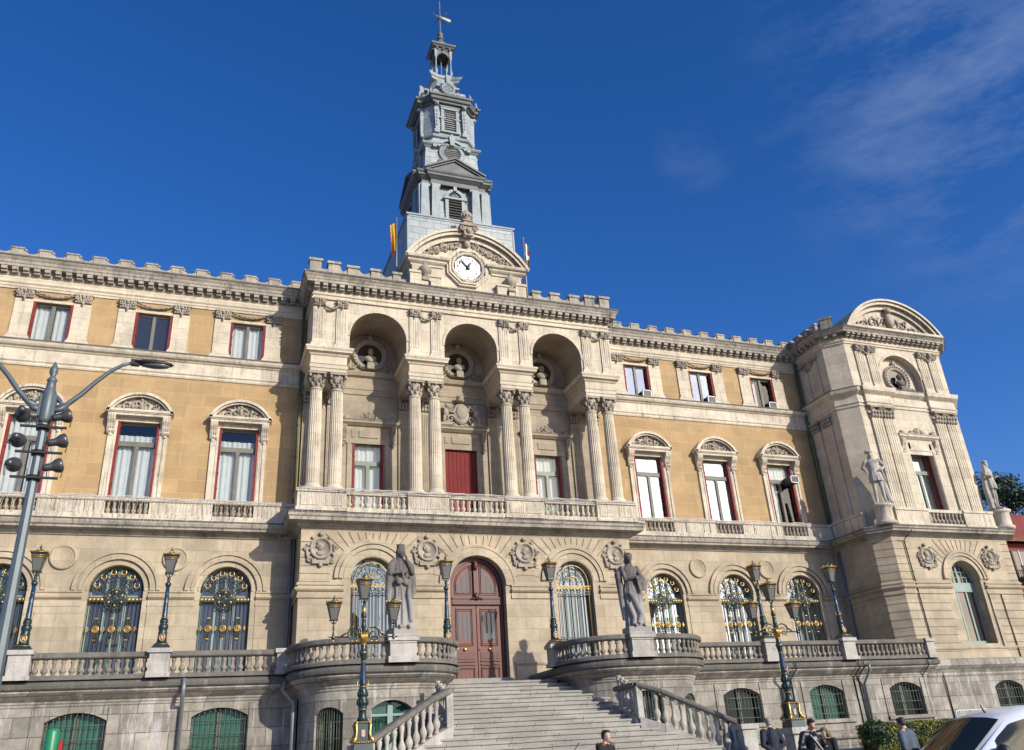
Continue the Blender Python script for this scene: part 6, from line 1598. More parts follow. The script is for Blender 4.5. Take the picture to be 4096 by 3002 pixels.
# ================================================================= figures
SKIN=paint('skin',(.52,.31,.22),.55,var=.12); HAIRD=paint('dark_hair',(.02,.014,.011),.6,var=.3,bump=.5); HAIRG=paint('grey_hair',(.30,.29,.28),.7,var=.3,bump=.5)
def rings(mb,R_,seg=36,fold=11,ph=0.0,mat=0):
    """stack of elliptical rings (z,cx,cy,rx,ry,amp) with drapery folds"""
    vs=[];fs=[];n=len(R_)
    for z,cx,cy,rx,ry,amp in R_:
        for i in range(seg):
            a=2*PI*i/seg; k=1+amp*1.25*(1-2.2*abs(math.sin(fold*.5*a+ph+z*.9+.35*math.sin(a*2+z)))**.7+.4*math.sin((fold+5)*a-z*2))
            vs.append((cx+rx*k*math.cos(a),cy+ry*k*math.sin(a),z))
    for r in range(n-1):
        for i in range(seg):
            j=(i+1)%seg; fs.append((r*seg+i,r*seg+j,(r+1)*seg+j,(r+1)*seg+i))
    fs+=[tuple(range(seg-1,-1,-1)),tuple((n-1)*seg+i for i in range(seg))]
    mb.add(vs,fs,mat,True)
def limb(mb,pts,rs,mat=0):
    mb.tube(pts,rs,10,mat)
    for p,r in zip(pts,rs): mb.ball(p,r*.99,mat,10,6)
def lerp3(a,b,t): return tuple(a[i]+(b[i]-a[i])*t for i in range(3))
def hand(mb,p,d,s=.1,curl=.35,up=(0,0,1)):
    """palm, four bent fingers of different length and a thumb from the side of the palm"""
    d=Vector(d).normalized(); u=Vector(up); w=d.cross(u)
    if w.length<.1: w=d.orthogonal()
    w.normalize(); n=w.cross(d); P=Vector(p)
    mb.tube([P,P+d*s*.5,P+d*s*.95],[s*.22,s*.34,s*.36],8,flat=.5)
    for k,(o,l) in enumerate(((-.3,.75),(-.1,.95),(.1,.9),(.3,.7))):
        a=P+d*s*.9+w*s*o; b=a+(d*(1-curl*.4)-n*curl*.6)*s*l*.5; c=b+(d*(1-curl)-n*curl*1.3)*s*l*.5
        mb.tube([a,b,c],[s*.11,s*.1,s*.08],6)
    a=P+d*s*.3-w*s*.3; mb.tube([a,a+(d*.6-w*.7)*s*.4,a+(d*1.1-w*.7-n*.2)*s*.65],[s*.13,s*.12,s*.09],6)
def head(mb,c,h,yaw=0,tilt=0):
    """h = head height; faces -Y before yaw; features at natural heights"""
    M=Matrix.Translation(c)@Matrix.Rotation(yaw,4,'Z')@Matrix.Rotation(tilt,4,'X')
    b=lambda p,r,s=10,g=7: mb.ball(tuple(h*x for x in p),tuple(h*x for x in r),0,s,g,M)
    b((0,.02,.12),(.36,.42,.40),16,12); b((0,-.1,-.12),(.27,.28,.36),14,10); b((0,-.24,-.38),(.13,.12,.12)); b((0,-.4,-.06),(.06,.1,.12),8,6); b((0,-.45,-.12),(.075,.07,.05),8,6)
    for s in (-1,1): b((s*.36,.04,-.03),(.04,.08,.13),8,6); b((s*.17,-.31,-.12),(.1,.08,.1)); b((s*.15,-.36,.09),(.11,.05,.03),8,5)
    b((0,-.37,-.25),(.11,.05,.035),8,5)
    return M
def human(name,label,at,rz,H,look,pants,hairm=HAIRD,hair='short',jm=None,group=None,cat='person',extra=None):
    """look: dict of joint positions as fractions of H, figure faces -Y"""
    t=thing(name,label,cat,at,group,rz)
    J=dict(hipL=(-.055,0,.52),hipR=(.055,0,.52),kneeL=(-.06,-.01,.28),kneeR=(.06,-.01,.28),footL=(-.065,.02,.035),footR=(.065,.02,.035),waist=(0,0,.6),chest=(0,.0,.73),neck=(0,.005,.84),head=(0,-.01,.925),
        shL=(-.115,.0,.80),shR=(.115,.0,.80),elL=(-.145,.03,.63),elR=(.145,.03,.63),haL=(-.14,-.03,.49),haR=(.14,-.03,.49),yaw=0,tilt=0,curl=.4)
    J.update(look); J={k:(tuple(x*H for x in v) if isinstance(v,tuple) else v) for k,v in J.items()}
    r=lambda x:x*H
    b=MB(); M=head(b,J['head'],r(.128),J['yaw'],J['tilt'])
    limb(b,[J['neck'],lerp3(J['neck'],J['head'],.6)],[r(.036),r(.034)]); limb(b,[J['waist'],J['chest'],(J['neck'][0],J['neck'][1],J['neck'][2]-r(.03))],[r(.07),r(.078),r(.05)]); limb(b,[J['hipL'],J['hipR']],[r(.06),r(.06)]); limb(b,[lerp3(J['hipL'],J['hipR'],.5),J['waist']],[r(.065),r(.062)])
    for s in 'LR':
        limb(b,[J['hip'+s],J['knee'+s],J['foot'+s]],[r(.052),r(.036),r(.024)]); f=J['foot'+s]; limb(b,[f,(f[0],f[1]-r(.07),f[2]-r(.014))],[r(.024),r(.02)])
        limb(b,[J['neck'],J['sh'+s]],[r(.035),r(.04)]); limb(b,[J['sh'+s],J['el'+s],J['ha'+s]],[r(.036),r(.027),r(.018)])
        e,h_=Vector(J['el'+s]),Vector(J['ha'+s]); hand(b,tuple(h_),h_-e,r(.052),J['curl'],(1 if s=='L' else -1,0,.3))
    o=fuse(b,.011*H,1).build('body',SKIN,t,local=True); 
    j=MB(); q0=lerp3(J['hipL'],J['hipR'],.5); q1=(q0[0],q0[1],q0[2]-r(.05)); limb(j,[q1,q0,J['waist'],J['chest']],[r(.098),r(.104),r(.102),r(.104)]); j.ball((J['neck'][0],J['neck'][1]+r(.01),J['neck'][2]-r(.005)),(r(.055),r(.055),r(.035)),0,10,6); limb(j,[J['hipL'],J['hipR']],[r(.068),r(.068)]); limb(j,[J['shL'],J['shR']],[r(.05),r(.05)]); limb(j,[J['chest'],(J['neck'][0],J['neck'][1],J['neck'][2]-r(.018))],[r(.09),r(.052)])
    for s in 'LR':
        e,h_=J['el'+s],J['ha'+s]; limb(j,[J['sh'+s],lerp3(J['sh'+s],e,.5),e,lerp3(e,h_,.5),lerp3(e,h_,.92)],[r(.05),r(.045),r(.04),r(.035),r(.03)])
        for k in (.3,.6): q=lerp3(J['sh'+s],e,k); j.ball(q,r(.05),0,8,5)
    if jm is not None:
        jk=fuse(j,.013*H,1); jk.build('jacket',jm,t,local=True)
    p=MB()
    for s in 'LR': limb(p,[J['hip'+s],lerp3(J['hip'+s],J['knee'+s],.5),J['knee'+s],lerp3(J['knee'+s],J['foot'+s],.85)],[r(.066),r(.056),r(.046),r(.036)])
    limb(p,[J['hipL'],J['hipR']],[r(.066),r(.066)]); fuse(p,.013*H,1).build('trousers',pants,t,local=True)
    s_=MB()
    for s in 'LR': f=J['foot'+s]; limb(s_,[(f[0],f[1]+r(.01),f[2]-r(.005)),(f[0],f[1]-r(.05),f[2]-r(.012)),(f[0],f[1]-r(.085),f[2]-r(.016))],[r(.03),r(.026),r(.02)])
    s_.build('shoes',BLK,t,local=True)
    hm=MB(); hh=r(.128)
    hm.ball((0,hh*.09,hh*.2),(hh*.39,hh*.42,hh*.39),0,16,10,M)
    if hair=='short':
        hm.ball((0,hh*.2,-hh*.02),(hh*.36,hh*.3,hh*.3),0,12,8,M)
        for s in (-1,1): hm.ball((s*hh*.33,hh*.0,hh*.08),(hh*.08,hh*.14,hh*.16),0,8,6,M)
        hm.ball((0,-hh*.22,hh*.42),(hh*.28,hh*.2,hh*.14),0,10,6,M)
    if hair=='long':
        hm.tube([(0,hh*.2,hh*.2),(0,hh*.42,-hh*.3),(hh*.15,hh*.55,-hh*1.0),(hh*.1,hh*.6,-hh*1.6)],[hh*.4,hh*.42,hh*.36,hh*.12],10,0,M=M)
        for s in (-1,1): hm.tube([(s*hh*.3,hh*.05,hh*.3),(s*hh*.42,-hh*.02,-hh*.3),(s*hh*.4,hh*.15,-hh*1.0)],[hh*.14,hh*.16,hh*.08],8,0,M=M)
    if hair=='cap': hm.ball((0,-hh*.3,hh*.3),(hh*.3,hh*.35,hh*.06),0,12,5,M)
    hm.build('cap' if hair=='cap' else 'hair',hairm,t,local=True)
    if hair!='cap':
        e=MB()
        for s in (-1,1): e.ball((s*hh*.155,-hh*.375,hh*.025),(hh*.05,hh*.025,hh*.03),0,8,5,M)
        e.build('eyes',BLK,t,local=True)
    if extra: extra(t,J,r,M)
    return t
NAVY=paint('navy_coat',(.012,.015,.028),.8); JEANS=paint('blue_jeans',(.035,.07,.13),.85,var=.3); LEATHER=paint('black_leather',(.010,.010,.011),.25,var=.2,bump=.6); BLKCL=paint('black_cloth',(.012,.012,.013),.85)
GREYJ=paint('slate_padded_jacket',(.075,.10,.14),.75,var=.3,bump=.8); FUR=paint('brown_fur',(.20,.105,.035),.95,var=.75,bump=1,scale=25); BLOND=paint('dark_blond_hair',(.13,.09,.02),.7,var=.6,bump=.5,scale=12); WHITEB=paint('pale_tote_bag',(.42,.40,.40),.9)
TEAL=paint('grey_blue_jacket',(.12,.15,.17),.8); REDCL=paint('dark_red_cloth',(.20,.03,.03),.85); CAPM=paint('dark_cap',(.02,.02,.022),.8); SCREEN=paint('phone_black',(.01,.01,.012),.2)
def pix(px,py,y):                                      # not used for layout of geometry, only kept as documentation of measured spots
    return None
def gz(x,y):                                           # height of the forecourt
    s=lambda t:max(0,min(1,t))**2*(3-2*max(0,min(1,t)))
    return -3.9+1.22*s((y+13)/10.2)*s((abs(x)-7.5)/2.5)
# seven people
human('person','grey-haired man in black coat and jeans, seen from behind, left of the lamp pedestal',(6.43,-12.12,-3.72),math.radians(165),2.28,
    dict(haL=(-.03,.085,.52),elL=(-.16,.05,.62),haR=(.02,.085,.525),elR=(.16,.05,.62),kneeL=(-.055,-.02,.28)),JEANS,HAIRG,jm=NAVY)
def lex(t,J,r,M):
    m=MB(); m.tube([(r(-.07),r(-.095),r(.8)),(r(.0),r(-.11),r(.7)),(r(.1),r(-.1),r(.56)),(r(.13),r(-.06),r(.52))],r(.010),6); m.build('bag_strap',WHITEB,t,local=True)
    m=MB(); m.ball((r(-.15),r(-.03),r(.41)),(r(.06),r(.04),r(.1)),0,10,8); m.build('tote_bag',WHITEB,t,local=True)
human('person','young man in black leather jacket looking down, hands together, right of the lamp pedestal',(4.95,-16.17,-3.9),math.radians(-8),2.26,
    dict(haL=(-.03,-.13,.57),elL=(-.2,-.01,.63),haR=(.04,-.13,.57),elR=(.18,.0,.62),head=(.01,-.035,.92),tilt=math.radians(24),curl=.7),BLKCL,jm=LEATHER,extra=lex)
def wex(t,J,r,M):
    m=MB(); m.box(r(-.10),r(-.04),r(-.2),r(-.17),r(.6),r(.62)); m.build('phone',SCREEN,t,local=True)
human('person','woman with long dark blond hair looking down at a phone, beside the leather-jacket man',(5.5,-16.1,-3.9),math.radians(-60),2.0,
    dict(haL=(-.05,-.15,.6),elL=(-.13,-.02,.63),haR=(.0,-.15,.6),elR=(.13,-.02,.63),head=(0,-.035,.915),tilt=math.radians(30),curl=.8),BLKCL,BLOND,'long',jm=BLKCL,extra=wex)
human('person','man in a slate blue padded jacket with his back turned, in front of the hedge',(5.82,-19.0,-3.9),math.radians(195),2.08,
    dict(haR=(-.05,-.09,.53),haL=(-.24,-.02,.51),elL=(-.18,.0,.64),head=(0,-.03,.925),tilt=math.radians(10)),BLKCL,jm=GREYJ)
def fex(t,J,r,M):
    m=MB(); rr=random.Random(4)
    for k in range(90):
        a=PI*(-.12+1.24*rr.random()); R1=r(.085)+rr.uniform(-1,1)*r(.02)
        c=(R1*1.15*math.cos(a),R1*.8*math.sin(a)-r(.005),r(.825)+rr.uniform(-1,1)*r(.018)); m.ball(c,r(.02)*rr.uniform(.8,1.5),0,7,5)
        d=Vector((math.cos(a),math.sin(a),rr.uniform(-.6,.8))).normalized()
        for q in range(5):
            d2=(d+Vector((rr.uniform(-.5,.5),rr.uniform(-.5,.5),rr.uniform(-.5,.5)))).normalized(); m.tube([c,tuple(Vector(c)+d2*r(.04))],[r(.005),r(.001)],4)
    m.build('fur_collar',FUR,t,local=True)
human('person','dark-haired man in black coat with brown fur-trimmed hood at the stair foot',(-1.75,-16.1,-3.9),math.radians(28),2.23,
    dict(head=(.0,-.02,.93)),BLKCL,jm=BLKCL,extra=fex)
human('person','fair-haired woman, only her head in view, beside the fur-hooded man',(-1.5,-15.7,-3.9),math.radians(200),1.99,dict(),BLKCL,BLOND,'long',jm=BLKCL)
human('person','dark-haired man passing behind the right stair balustrade, grey-blue jacket',(8.05,-7.3,gz(8.05,-7.3)),math.radians(95),-1.13-gz(8.05,-7.3),dict(),REDCL,jm=TEAL)
m=MB(); m.tube([(-3.35,-16.4,-2.75),(-2.55,-16.15,-1.95)],.012,6)
tag(m.build('walking_pole',BLK),'thin black pole slanting before the stair, left of the fur-hooded man','pole')
# ---------------------------------------------------------------- statues
def hand_s(b,p,d,s): hand(b,p,d,s,.6)
def statue_female_l(H):
    b=MB(); h=H
    rings(b,[(0,0,0,.16*h,.13*h,.10),(.05*h,0,0,.155*h,.125*h,.10),(.2*h,.0,0,.14*h,.11*h,.09),(.35*h,0,0,.135*h,.105*h,.08),(.5*h,0,0,.13*h,.10*h,.05),(.6*h,0,0,.105*h,.08*h,.04),(.68*h,0,0,.11*h,.08*h,.03),(.76*h,0,0,.12*h,.075*h,.02),(.80*h,0,0,.08*h,.055*h,0),(.83*h,0,0,.04*h,.04*h,0)],96,12)
    # mantle over the shoulders hanging low on both sides
    for s,l in ((-1,.12),(1,.33)):
        pts=[(s*.06*h,.02*h,.80*h),(s*.13*h,.0,.74*h),(s*.155*h,-.0,.6*h),(s*.165*h,0,.45*h),(s*.15*h,.02*h,l*h+.05*h)]
        b.tube(pts,[.05*h,.055*h,.05*h,.045*h,.03*h],9)
    head(b,(.012*h,-.015*h,.895*h),.125*h,math.radians(-14)); b.ball((0,.01*h,.91*h),(.062*h,.066*h,.06*h),0,12,8); b.ball((0,.03*h,.86*h),(.055*h,.05*h,.07*h),0,10,7)
    b.lathe([(.05*h,.94*h),(.054*h,.985*h),(.058*h,1.0*h),(.05*h,1.0*h)],(0,0,0),16)
    limb(b,[(.12*h,0,.77*h),(.14*h,-.06*h,.66*h),(.045*h,-.10*h,.80*h)],[.036*h,.034*h,.022*h]); hand_s(b,(.045*h,-.1*h,.80*h),(-.3,0,1),.05*h)
    limb(b,[(-.12*h,0,.76*h),(-.15*h,-.04*h,.64*h),(.0,-.12*h,.655*h)],[.038*h,.034*h,.022*h]); hand_s(b,(0,-.12*h,.655*h),(1,-.1,0),.05*h)
    b.tube([(-.02*h,-.12*h,.64*h),(-.0*h,-.12*h,.55*h)],[.02*h,.012*h],6); b.ball((-.06*h,-.11*h,.54*h),(.045*h,.03*h,.045*h),0,10,7); b.ball((.03*h,-.115*h,.535*h),(.05*h,.03*h,.045*h),0,10,7)
    b.tube([(.1*h,-.09*h,.6*h),(.06*h,-.12*h,.4*h),(.09*h,-.12*h,.22*h),(.1*h,-.11*h,.08*h)],[.03*h,.03*h,.035*h,.03*h],7); limb(b,[(.05*h,-.12*h,.02*h),(.06*h,-.17*h,.015*h)],[.025*h,.02*h]); limb(b,[(-.06*h,-.11*h,.02*h),(-.06*h,-.16*h,.015*h)],[.025*h,.02*h])
    return b
def statue_female_r(H):
    b=MB(); h=H
    rings(b,[(0,0,0,.15*h,.12*h,.10),(.06*h,0,0,.145*h,.12*h,.10),(.2*h,.0,0,.13*h,.105*h,.09),(.35*h,-.005*h,0,.125*h,.10*h,.07),(.48*h,-.01*h,0,.12*h,.095*h,.04),(.58*h,-.01*h,0,.092*h,.072*h,.02),(.68*h,-.01*h,0,.10*h,.075*h,.02),(.76*h,-.01*h,0,.112*h,.07*h,.01),(.80*h,-.005*h,0,.07*h,.05*h,0),(.83*h,0,0,.036*h,.036*h,0)],96,11,1.0)
    b.tube([(-.1*h,.03*h,.79*h),(-.17*h,.04*h,.7*h),(-.155*h,.04*h,.5*h),(-.15*h,.03*h,.3*h),(-.14*h,.02*h,.1*h)],[.04*h,.055*h,.05*h,.045*h,.04*h],9); b.tube([(.09*h,.04*h,.78*h),(.13*h,.05*h,.6*h),(.13*h,.04*h,.3*h),(.12*h,.0,.08*h)],[.04*h,.045*h,.04*h,.04*h],9)
    head(b,(0,-.015*h,.905*h),.125*h,math.radians(4),math.radians(6)); b.ball((0,.005*h,.925*h),(.064*h,.066*h,.06*h),0,12,8); b.ball((0,.03*h,.87*h),(.058*h,.05*h,.07*h),0,10,7); b.tube([(-.06*h,0,.955*h),(0,-.06*h,.965*h),(.06*h,0,.955*h)],.012*h,6)
    limb(b,[(-.12*h,0,.77*h),(-.10*h,-.05*h,.62*h),(.05*h,-.12*h,.635*h)],[.038*h,.034*h,.024*h]); hand_s(b,(.05*h,-.12*h,.635*h),(1,-.2,0),.05*h)
    limb(b,[(.11*h,0,.77*h),(.15*h,-.04*h,.65*h),(.10*h,-.12*h,.61*h)],[.036*h,.032*h,.022*h]); hand_s(b,(.1*h,-.12*h,.61*h),(-1,-.3,-.2),.05*h)
    M=Matrix.Translation((.10*h,-.13*h,.55*h))@Matrix.Rotation(math.radians(-12),4,'Y'); b.join(MB().box(-.055*h,.055*h,-.015*h,.015*h,-.1*h,.1*h),M); b.ball((.17*h,-.10*h,.57*h),(.03*h,.03*h,.06*h),0,8,6)
    b.tube([(-.08*h,-.08*h,.45*h),(0,-.11*h,.3*h),(.06*h,-.12*h,.15*h),(.0,-.12*h,.04*h)],[.03*h,.035*h,.04*h,.03*h],7); b.tube([(-.1*h,-.08*h,.3*h),(-.05*h,-.11*h,.12*h),(-.07*h,-.11*h,.02*h)],[.03*h,.035*h,.03*h],7)
    limb(b,[(-.05*h,-.11*h,.02*h),(-.05*h,-.16*h,.012*h)],[.025*h,.02*h]); limb(b,[(.08*h,-.10*h,.02*h),(.08*h,-.15*h,.012*h)],[.025*h,.02*h])
    return b
def statue_male(H,left=True):
    b=MB(); h=H
    rings(b,[(.40*h,0,0,.135*h,.105*h,.05),(.5*h,0,0,.125*h,.10*h,.05),(.6*h,0,0,.10*h,.08*h,.02),(.7*h,0,0,.115*h,.085*h,.0),(.77*h,0,0,.125*h,.08*h,.0),(.81*h,0,0,.08*h,.055*h,0),(.84*h,0,0,.04*h,.04*h,0)],36,10)
    for s in (-1,1): limb(b,[(s*.06*h,0,.42*h),(s*.065*h,-.01*h,.26*h),(s*.07*h,.01*h,.16*h),(s*.075*h,0,.03*h)],[.05*h,.036*h,.034*h,.024*h]); limb(b,[(s*.075*h,0,.025*h),(s*.085*h,-.07*h,.015*h)],[.026*h,.022*h])
    head(b,(0,-.01*h,.905*h),.12*h,math.radians(-10 if left else 45)); b.ball((0,.03*h,.87*h),(.062*h,.05*h,.075*h),0,10,7)
    if left:
        b.ball((-.02*h,.0,.965*h),(.085*h,.08*h,.028*h),0,14,7); b.ball((-.045*h,.0,.985*h),(.045*h,.05*h,.03*h),0,10,6)
        limb(b,[(-.12*h,0,.78*h),(-.19*h,.0,.68*h),(-.15*h,-.05*h,.6*h)],[.045*h,.036*h,.026*h]); hand_s(b,(-.15*h,-.05*h,.6*h),(.2,-.1,-1),.05*h)
        limb(b,[(.12*h,0,.78*h),(.20*h,.0,.66*h),(.12*h,-.07*h,.6*h)],[.048*h,.04*h,.026*h]); hand_s(b,(.12*h,-.07*h,.6*h),(-1,-.2,-.2),.05*h)
        b.tube([(.14*h,.02*h,.6*h),(.19*h,.03*h,.4*h)],[.02*h,.012*h],6)
        b.tube([(.05*h,.07*h,.78*h),(.12*h,.08*h,.4*h),(.17*h,.07*h,.0)],[.05*h,.06*h,.06*h],8)
    else:
        b.ball((0,0,.95*h),(.06*h,.065*h,.045*h),0,12,7)
        limb(b,[(-.12*h,0,.78*h),(-.17*h,.0,.66*h),(-.12*h,-.08*h,.64*h)],[.045*h,.036*h,.026*h]); hand_s(b,(-.12*h,-.08*h,.64*h),(1,-.4,0),.05*h)
        limb(b,[(.12*h,0,.78*h),(.15*h,-.03*h,.65*h),(.08*h,-.13*h,.64*h)],[.045*h,.036*h,.026*h]); hand_s(b,(.08*h,-.13*h,.64*h),(.3,-1,0),.05*h)
        b.tube([(-.05*h,.07*h,.76*h),(-.12*h,.08*h,.4*h),(-.14*h,.07*h,.0)],[.05*h,.06*h,.06*h],8)
    return b
def statue(fn,H,at,rz,mat,label,pl=.25):
    t=thing('statue',label,'statue',at,'stone statues on the town hall',rz)
    b=fuse(fn(H-pl),.019,1); b.v=[(x*.93,y*.93,z+pl) for x,y,z in b.v]; b.build('figure',mat,t,local=True)
    p=MB(); p.box(-.48,.48,-.42,.42,0,pl*.98); p.box(-.44,.44,-.38,.38,pl*.9,pl*1.02); p.build('plinth',mat,t,local=True)
statue(statue_female_l,3.55,(-5.08,-5.85,2.3),math.radians(8),STAT,'dark weathered statue of a crowned robed woman, hand to her chin, left of the door')
statue(statue_female_r,3.5,(5.1,-5.85,2.3),math.radians(-6),STAT,'weathered statue of a long-robed woman holding a tablet, right of the door')
statue(lambda H:statue_male(H,True),3.35,(23.95,-2.05,9.78),math.radians(-35),STATW,'pale statue of a man in feathered hat and tunic on the pavilion left corner',.12)
statue(lambda H:statue_male(H,False),3.3,(32.95,-2.0,9.78),math.radians(25),STATW,'pale statue of a bareheaded man in a tunic on the far right corner',.12)
# ================================================================= flags, lights, air conditioners, street things
FR_=paint('flag_red',(.36,.015,.015),.8,var=.1); FY=paint('flag_yellow',(.58,.38,.02),.8,var=.1); FG=paint('flag_green',(.01,.22,.07),.8,var=.1); FW=paint('flag_white',(.75,.75,.75),.8,var=.05)
def flagpole(x,y,label,flaglabel,kind):
    t=thing('flagpole',label,'flagpole',(x,y,21.2),'flagpoles behind the clock gable')
    m=MB(); m.tube([(x,y,21.2),(x,y,26.7)],.05,8); m.ball((x,y,26.75),.07,0,8,5); m.build('pole',PIPE,t)
    s=1 if x>0 else -1; m=MB()
    for z in (22.2,23.3): m.tube([(x,y,z),(x-s*.6,y+.3,z)],.03,5)
    m.tube([(x,y,23.3),(x-s*.6,y+.3,22.2)],.025,5); m.tube([(x,y,22.2),(x-s*.6,y+.3,21.4)],.025,5); m.build('bracket',PIPE,t)
    f=MB(); nu,nv=16,22; vs=[]
    for j in range(nv+1):
        v=j/nv
        for i in range(nu+1):
            u=i/nu; w=.36*(1-.25*v)   # hanging cloth gathered in vertical folds
            vs.append((x-.03-s*0-(u*w)*(1 if x<0 else -1)*1.0,y-.03+.11*math.sin(u*9+v*1.5)*(.3+v*.7),26.45-v*(1.85 if x<0 else 1.5)-u*(.25+.25*v)))
    for j in range(nv):
        for i in range(nu):
            u=(i+.5)/nu; v=(j+.5)/nv
            if kind=='es': m_=0 if (u+v*.35<.35 or u+v*.35>.98) else 1
            else:
                du=abs(u-.5); dv=abs(v-.5); m_=0
                if abs(u-v)<.12 or abs(u+v-1)<.12: m_=2
                if du<.1 or dv<.07: m_=3
            f.add([vs[j*(nu+1)+i],vs[j*(nu+1)+i+1],vs[(j+1)*(nu+1)+i+1],vs[(j+1)*(nu+1)+i]],[(0,1,2,3)],m_,True)
    o=f.build('flag',[FR_,FY,FG,FW]); tag(o,flaglabel,'flag')
flagpole(-3.75,1.0,'thin pole left of the clock gable, carrying the red and yellow flag','red and yellow striped flag hanging from the left pole','es')
flagpole(4.13,1.0,'thin pole right of the clock gable, carrying the red, green and white flag','red flag with green and white crosses on the right pole','eu')
WIRE=paint('pale_light_cable',(.55,.53,.50),.5,var=.1)
def strings(x0,x1,y,zt,zb,seed,label):
    m=MB(); rr=random.Random(seed); x=x0
    pts=[]; n=int((x1-x0)/.35)
    for i in range(n+1): pts.append((x0+(x1-x0)*i/n,y+.04*rr.random(),zt+rr.uniform(-.03,.05)))
    m.tube(pts,.02,4); pts=[(a,b-.03,c-.06+rr.uniform(-.03,.03)) for a,b,c in pts]; m.tube(pts,.016,4)
    while x<x1:
        x+=rr.uniform(.09,.2); L_=rr.uniform(.5,zt-zb); k=max(3,int(L_/.16)); px=x; q=[(x,y-.02,zt)]
        for i in range(1,k+1): px+=rr.uniform(-.035,.035); q.append((px,y-.02-rr.uniform(0,.05)-(.28 if zt-L_*i/k<8.62 else 0),zt-L_*i/k))
        m.tube(q,.0085,3)
        for p in q[1::2]: m.ball(p,(.018,.018,.026),0,4,3)
    tag(m.build('string_lights',WIRE),label,'string lights','curtain lights hung on the balconies')
strings(-8.7,8.7,-.72,9.72,8.1,1,'curtain of pale string lights on the central balcony below the columns')
strings(-25,-8.95,YW-.52,9.6,8.3,2,'curtain of pale string lights on the left wing balcony')
strings(8.8,22.4,YW-.52,9.6,8.3,3,'curtain of pale string lights on the right wing balcony')
ACW=paint('white_appliance',(.62,.62,.60),.5); ACD=paint('dark_metal_case',(.05,.048,.045),.5)
def aircon(x,y,z,label,d=.5):
    t=thing('air_conditioner',label,'air conditioner',(x,y,z),'window air conditioners on the right wing')
    m=MB(); m.box(x-.27,x+.27,y-.02,y+d,z+.02,z+.44); m.build('case',ACD,t)
    m=MB(); 
    for a,b,c,e in ((-.3,-.25,0,.46),(.25,.3,0,.46),(-.3,.3,.41,.46),(-.3,.3,0,.05)): m.box(x+a,x+b,y-.06,y,z+c,z+e)
    m.build('front_frame',ACW,t)
    m=MB(); m.box(x-.25,x+.25,y-.035,y-.02,z+.05,z+.41)
    for k in range(7): m.box(x-.25,x+.25,y-.05,y-.035,z+.07+.05*k,z+.085+.05*k)
    m.build('grille',ACD,t)
for k,l in enumerate(('first top-floor window right of the centre','middle top-floor window of the right wing','top-floor window nearest the pavilion')):
    aircon(X1+BAY*k+.5,YW-.12,17.22,'small window air conditioner on the sill of the '+l)
aircon(X1+BAY*2+.55,YW-.62,12.1,'dark boxy air conditioner jutting from the tall window nearest the pavilion',.8)
PIG=paint('pigeon_grey',(.08,.085,.09),.7)
m=MB(); px,py,pz=-2.35,-.85,21.24; m.ball((px,py,pz+.13),(.07,.14,.08),0,9,6); m.ball((px,py-.12,pz+.24),(.045,.05,.05),0,8,5); m.tube([(px,py+.1,pz+.12),(px,py+.26,pz+.07)],[.05,.015],5); m.tube([(px,py-.16,pz+.24),(px,py-.2,pz+.23)],[.015,.005],4)
for s in (-1,1): m.tube([(px+s*.03,py,pz+.08),(px+s*.03,py,pz)],.008,4)
tag(m.build('pigeon',PIG),'small grey pigeon perched on the cornice below the clock, left of centre','pigeon')
# ---------------------------------------------------------------- ground
m=MB(); xs=[-420,-120,-60]+[-40+1.5*i for i in range(54)]+[60,120,420]; ys=[-320,-120,-60,-40,-30,-22,-18]+[-15+1.0*i for i in range(20)]+[20,60,160,520]
vs=[(x,y,gz(x,y)) for y in ys for x in xs]; n=len(xs)
m.add(vs,[(j*n+i,j*n+i+1,(j+1)*n+i+1,(j+1)*n+i) for j in range(len(ys)-1) for i in range(n-1)],0,True); tag(m.build('ground',PAVE),kind='structure')
ASPH=stone('asphalt',(.055,.055,.058),(.045,.045,.047),dirt=(.03,.03,.03),dirtamt=.3,streak=0,bump=.4)
m=MB(); m.add([(-200,-36,-3.894),(200,-36,-3.894),(200,-19,-3.894),(-200,-19,-3.894)],[(0,1,2,3)]); tag(m.build('road',ASPH),kind='structure')
m=MB(); m.box(-200,200,-19.2,-18.9,-3.9,-3.76); tag(m.build('kerb',GREYL),kind='structure')
# ---------------------------------------------------------------- planting
def leafmat(name,c1,c2,c3):
    m,nt,b=newmat(name); oi=N(nt,'ShaderNodeNewGeometry'); r=nt.nodes.new('ShaderNodeValToRGB'); r.color_ramp.elements[0].color=(*c1,1); r.color_ramp.elements[1].color=(*c3,1)
    e=r.color_ramp.elements.new(.55); e.color=(*c2,1); nt.links.new(oi.outputs['Random Per Island'],r.inputs[0]); nt.links.new(r.outputs[0],b.inputs['Base Color']); b.inputs['Roughness'].default_value=.5; return m
LEAFD=leafmat('dark_glossy_leaves',(.012,.030,.010),(.025,.055,.016),(.05,.09,.03)); LEAFY=leafmat('yellow_green_leaves',(.04,.07,.01),(.16,.16,.015),(.36,.30,.03)); LEAFG=leafmat('hedge_leaves',(.02,.045,.01),(.045,.09,.02),(.09,.14,.03)); LEAFT=leafmat('conifer_foliage',(.008,.022,.010),(.018,.042,.018),(.035,.07,.03))
BARK=paint('bark',(.09,.065,.045),.9,var=.4,bump=.8); LEAFSHADE=paint('dark_foliage_core',(.008,.014,.006),1)  # near-black core colour paints the shade deep inside the leaves
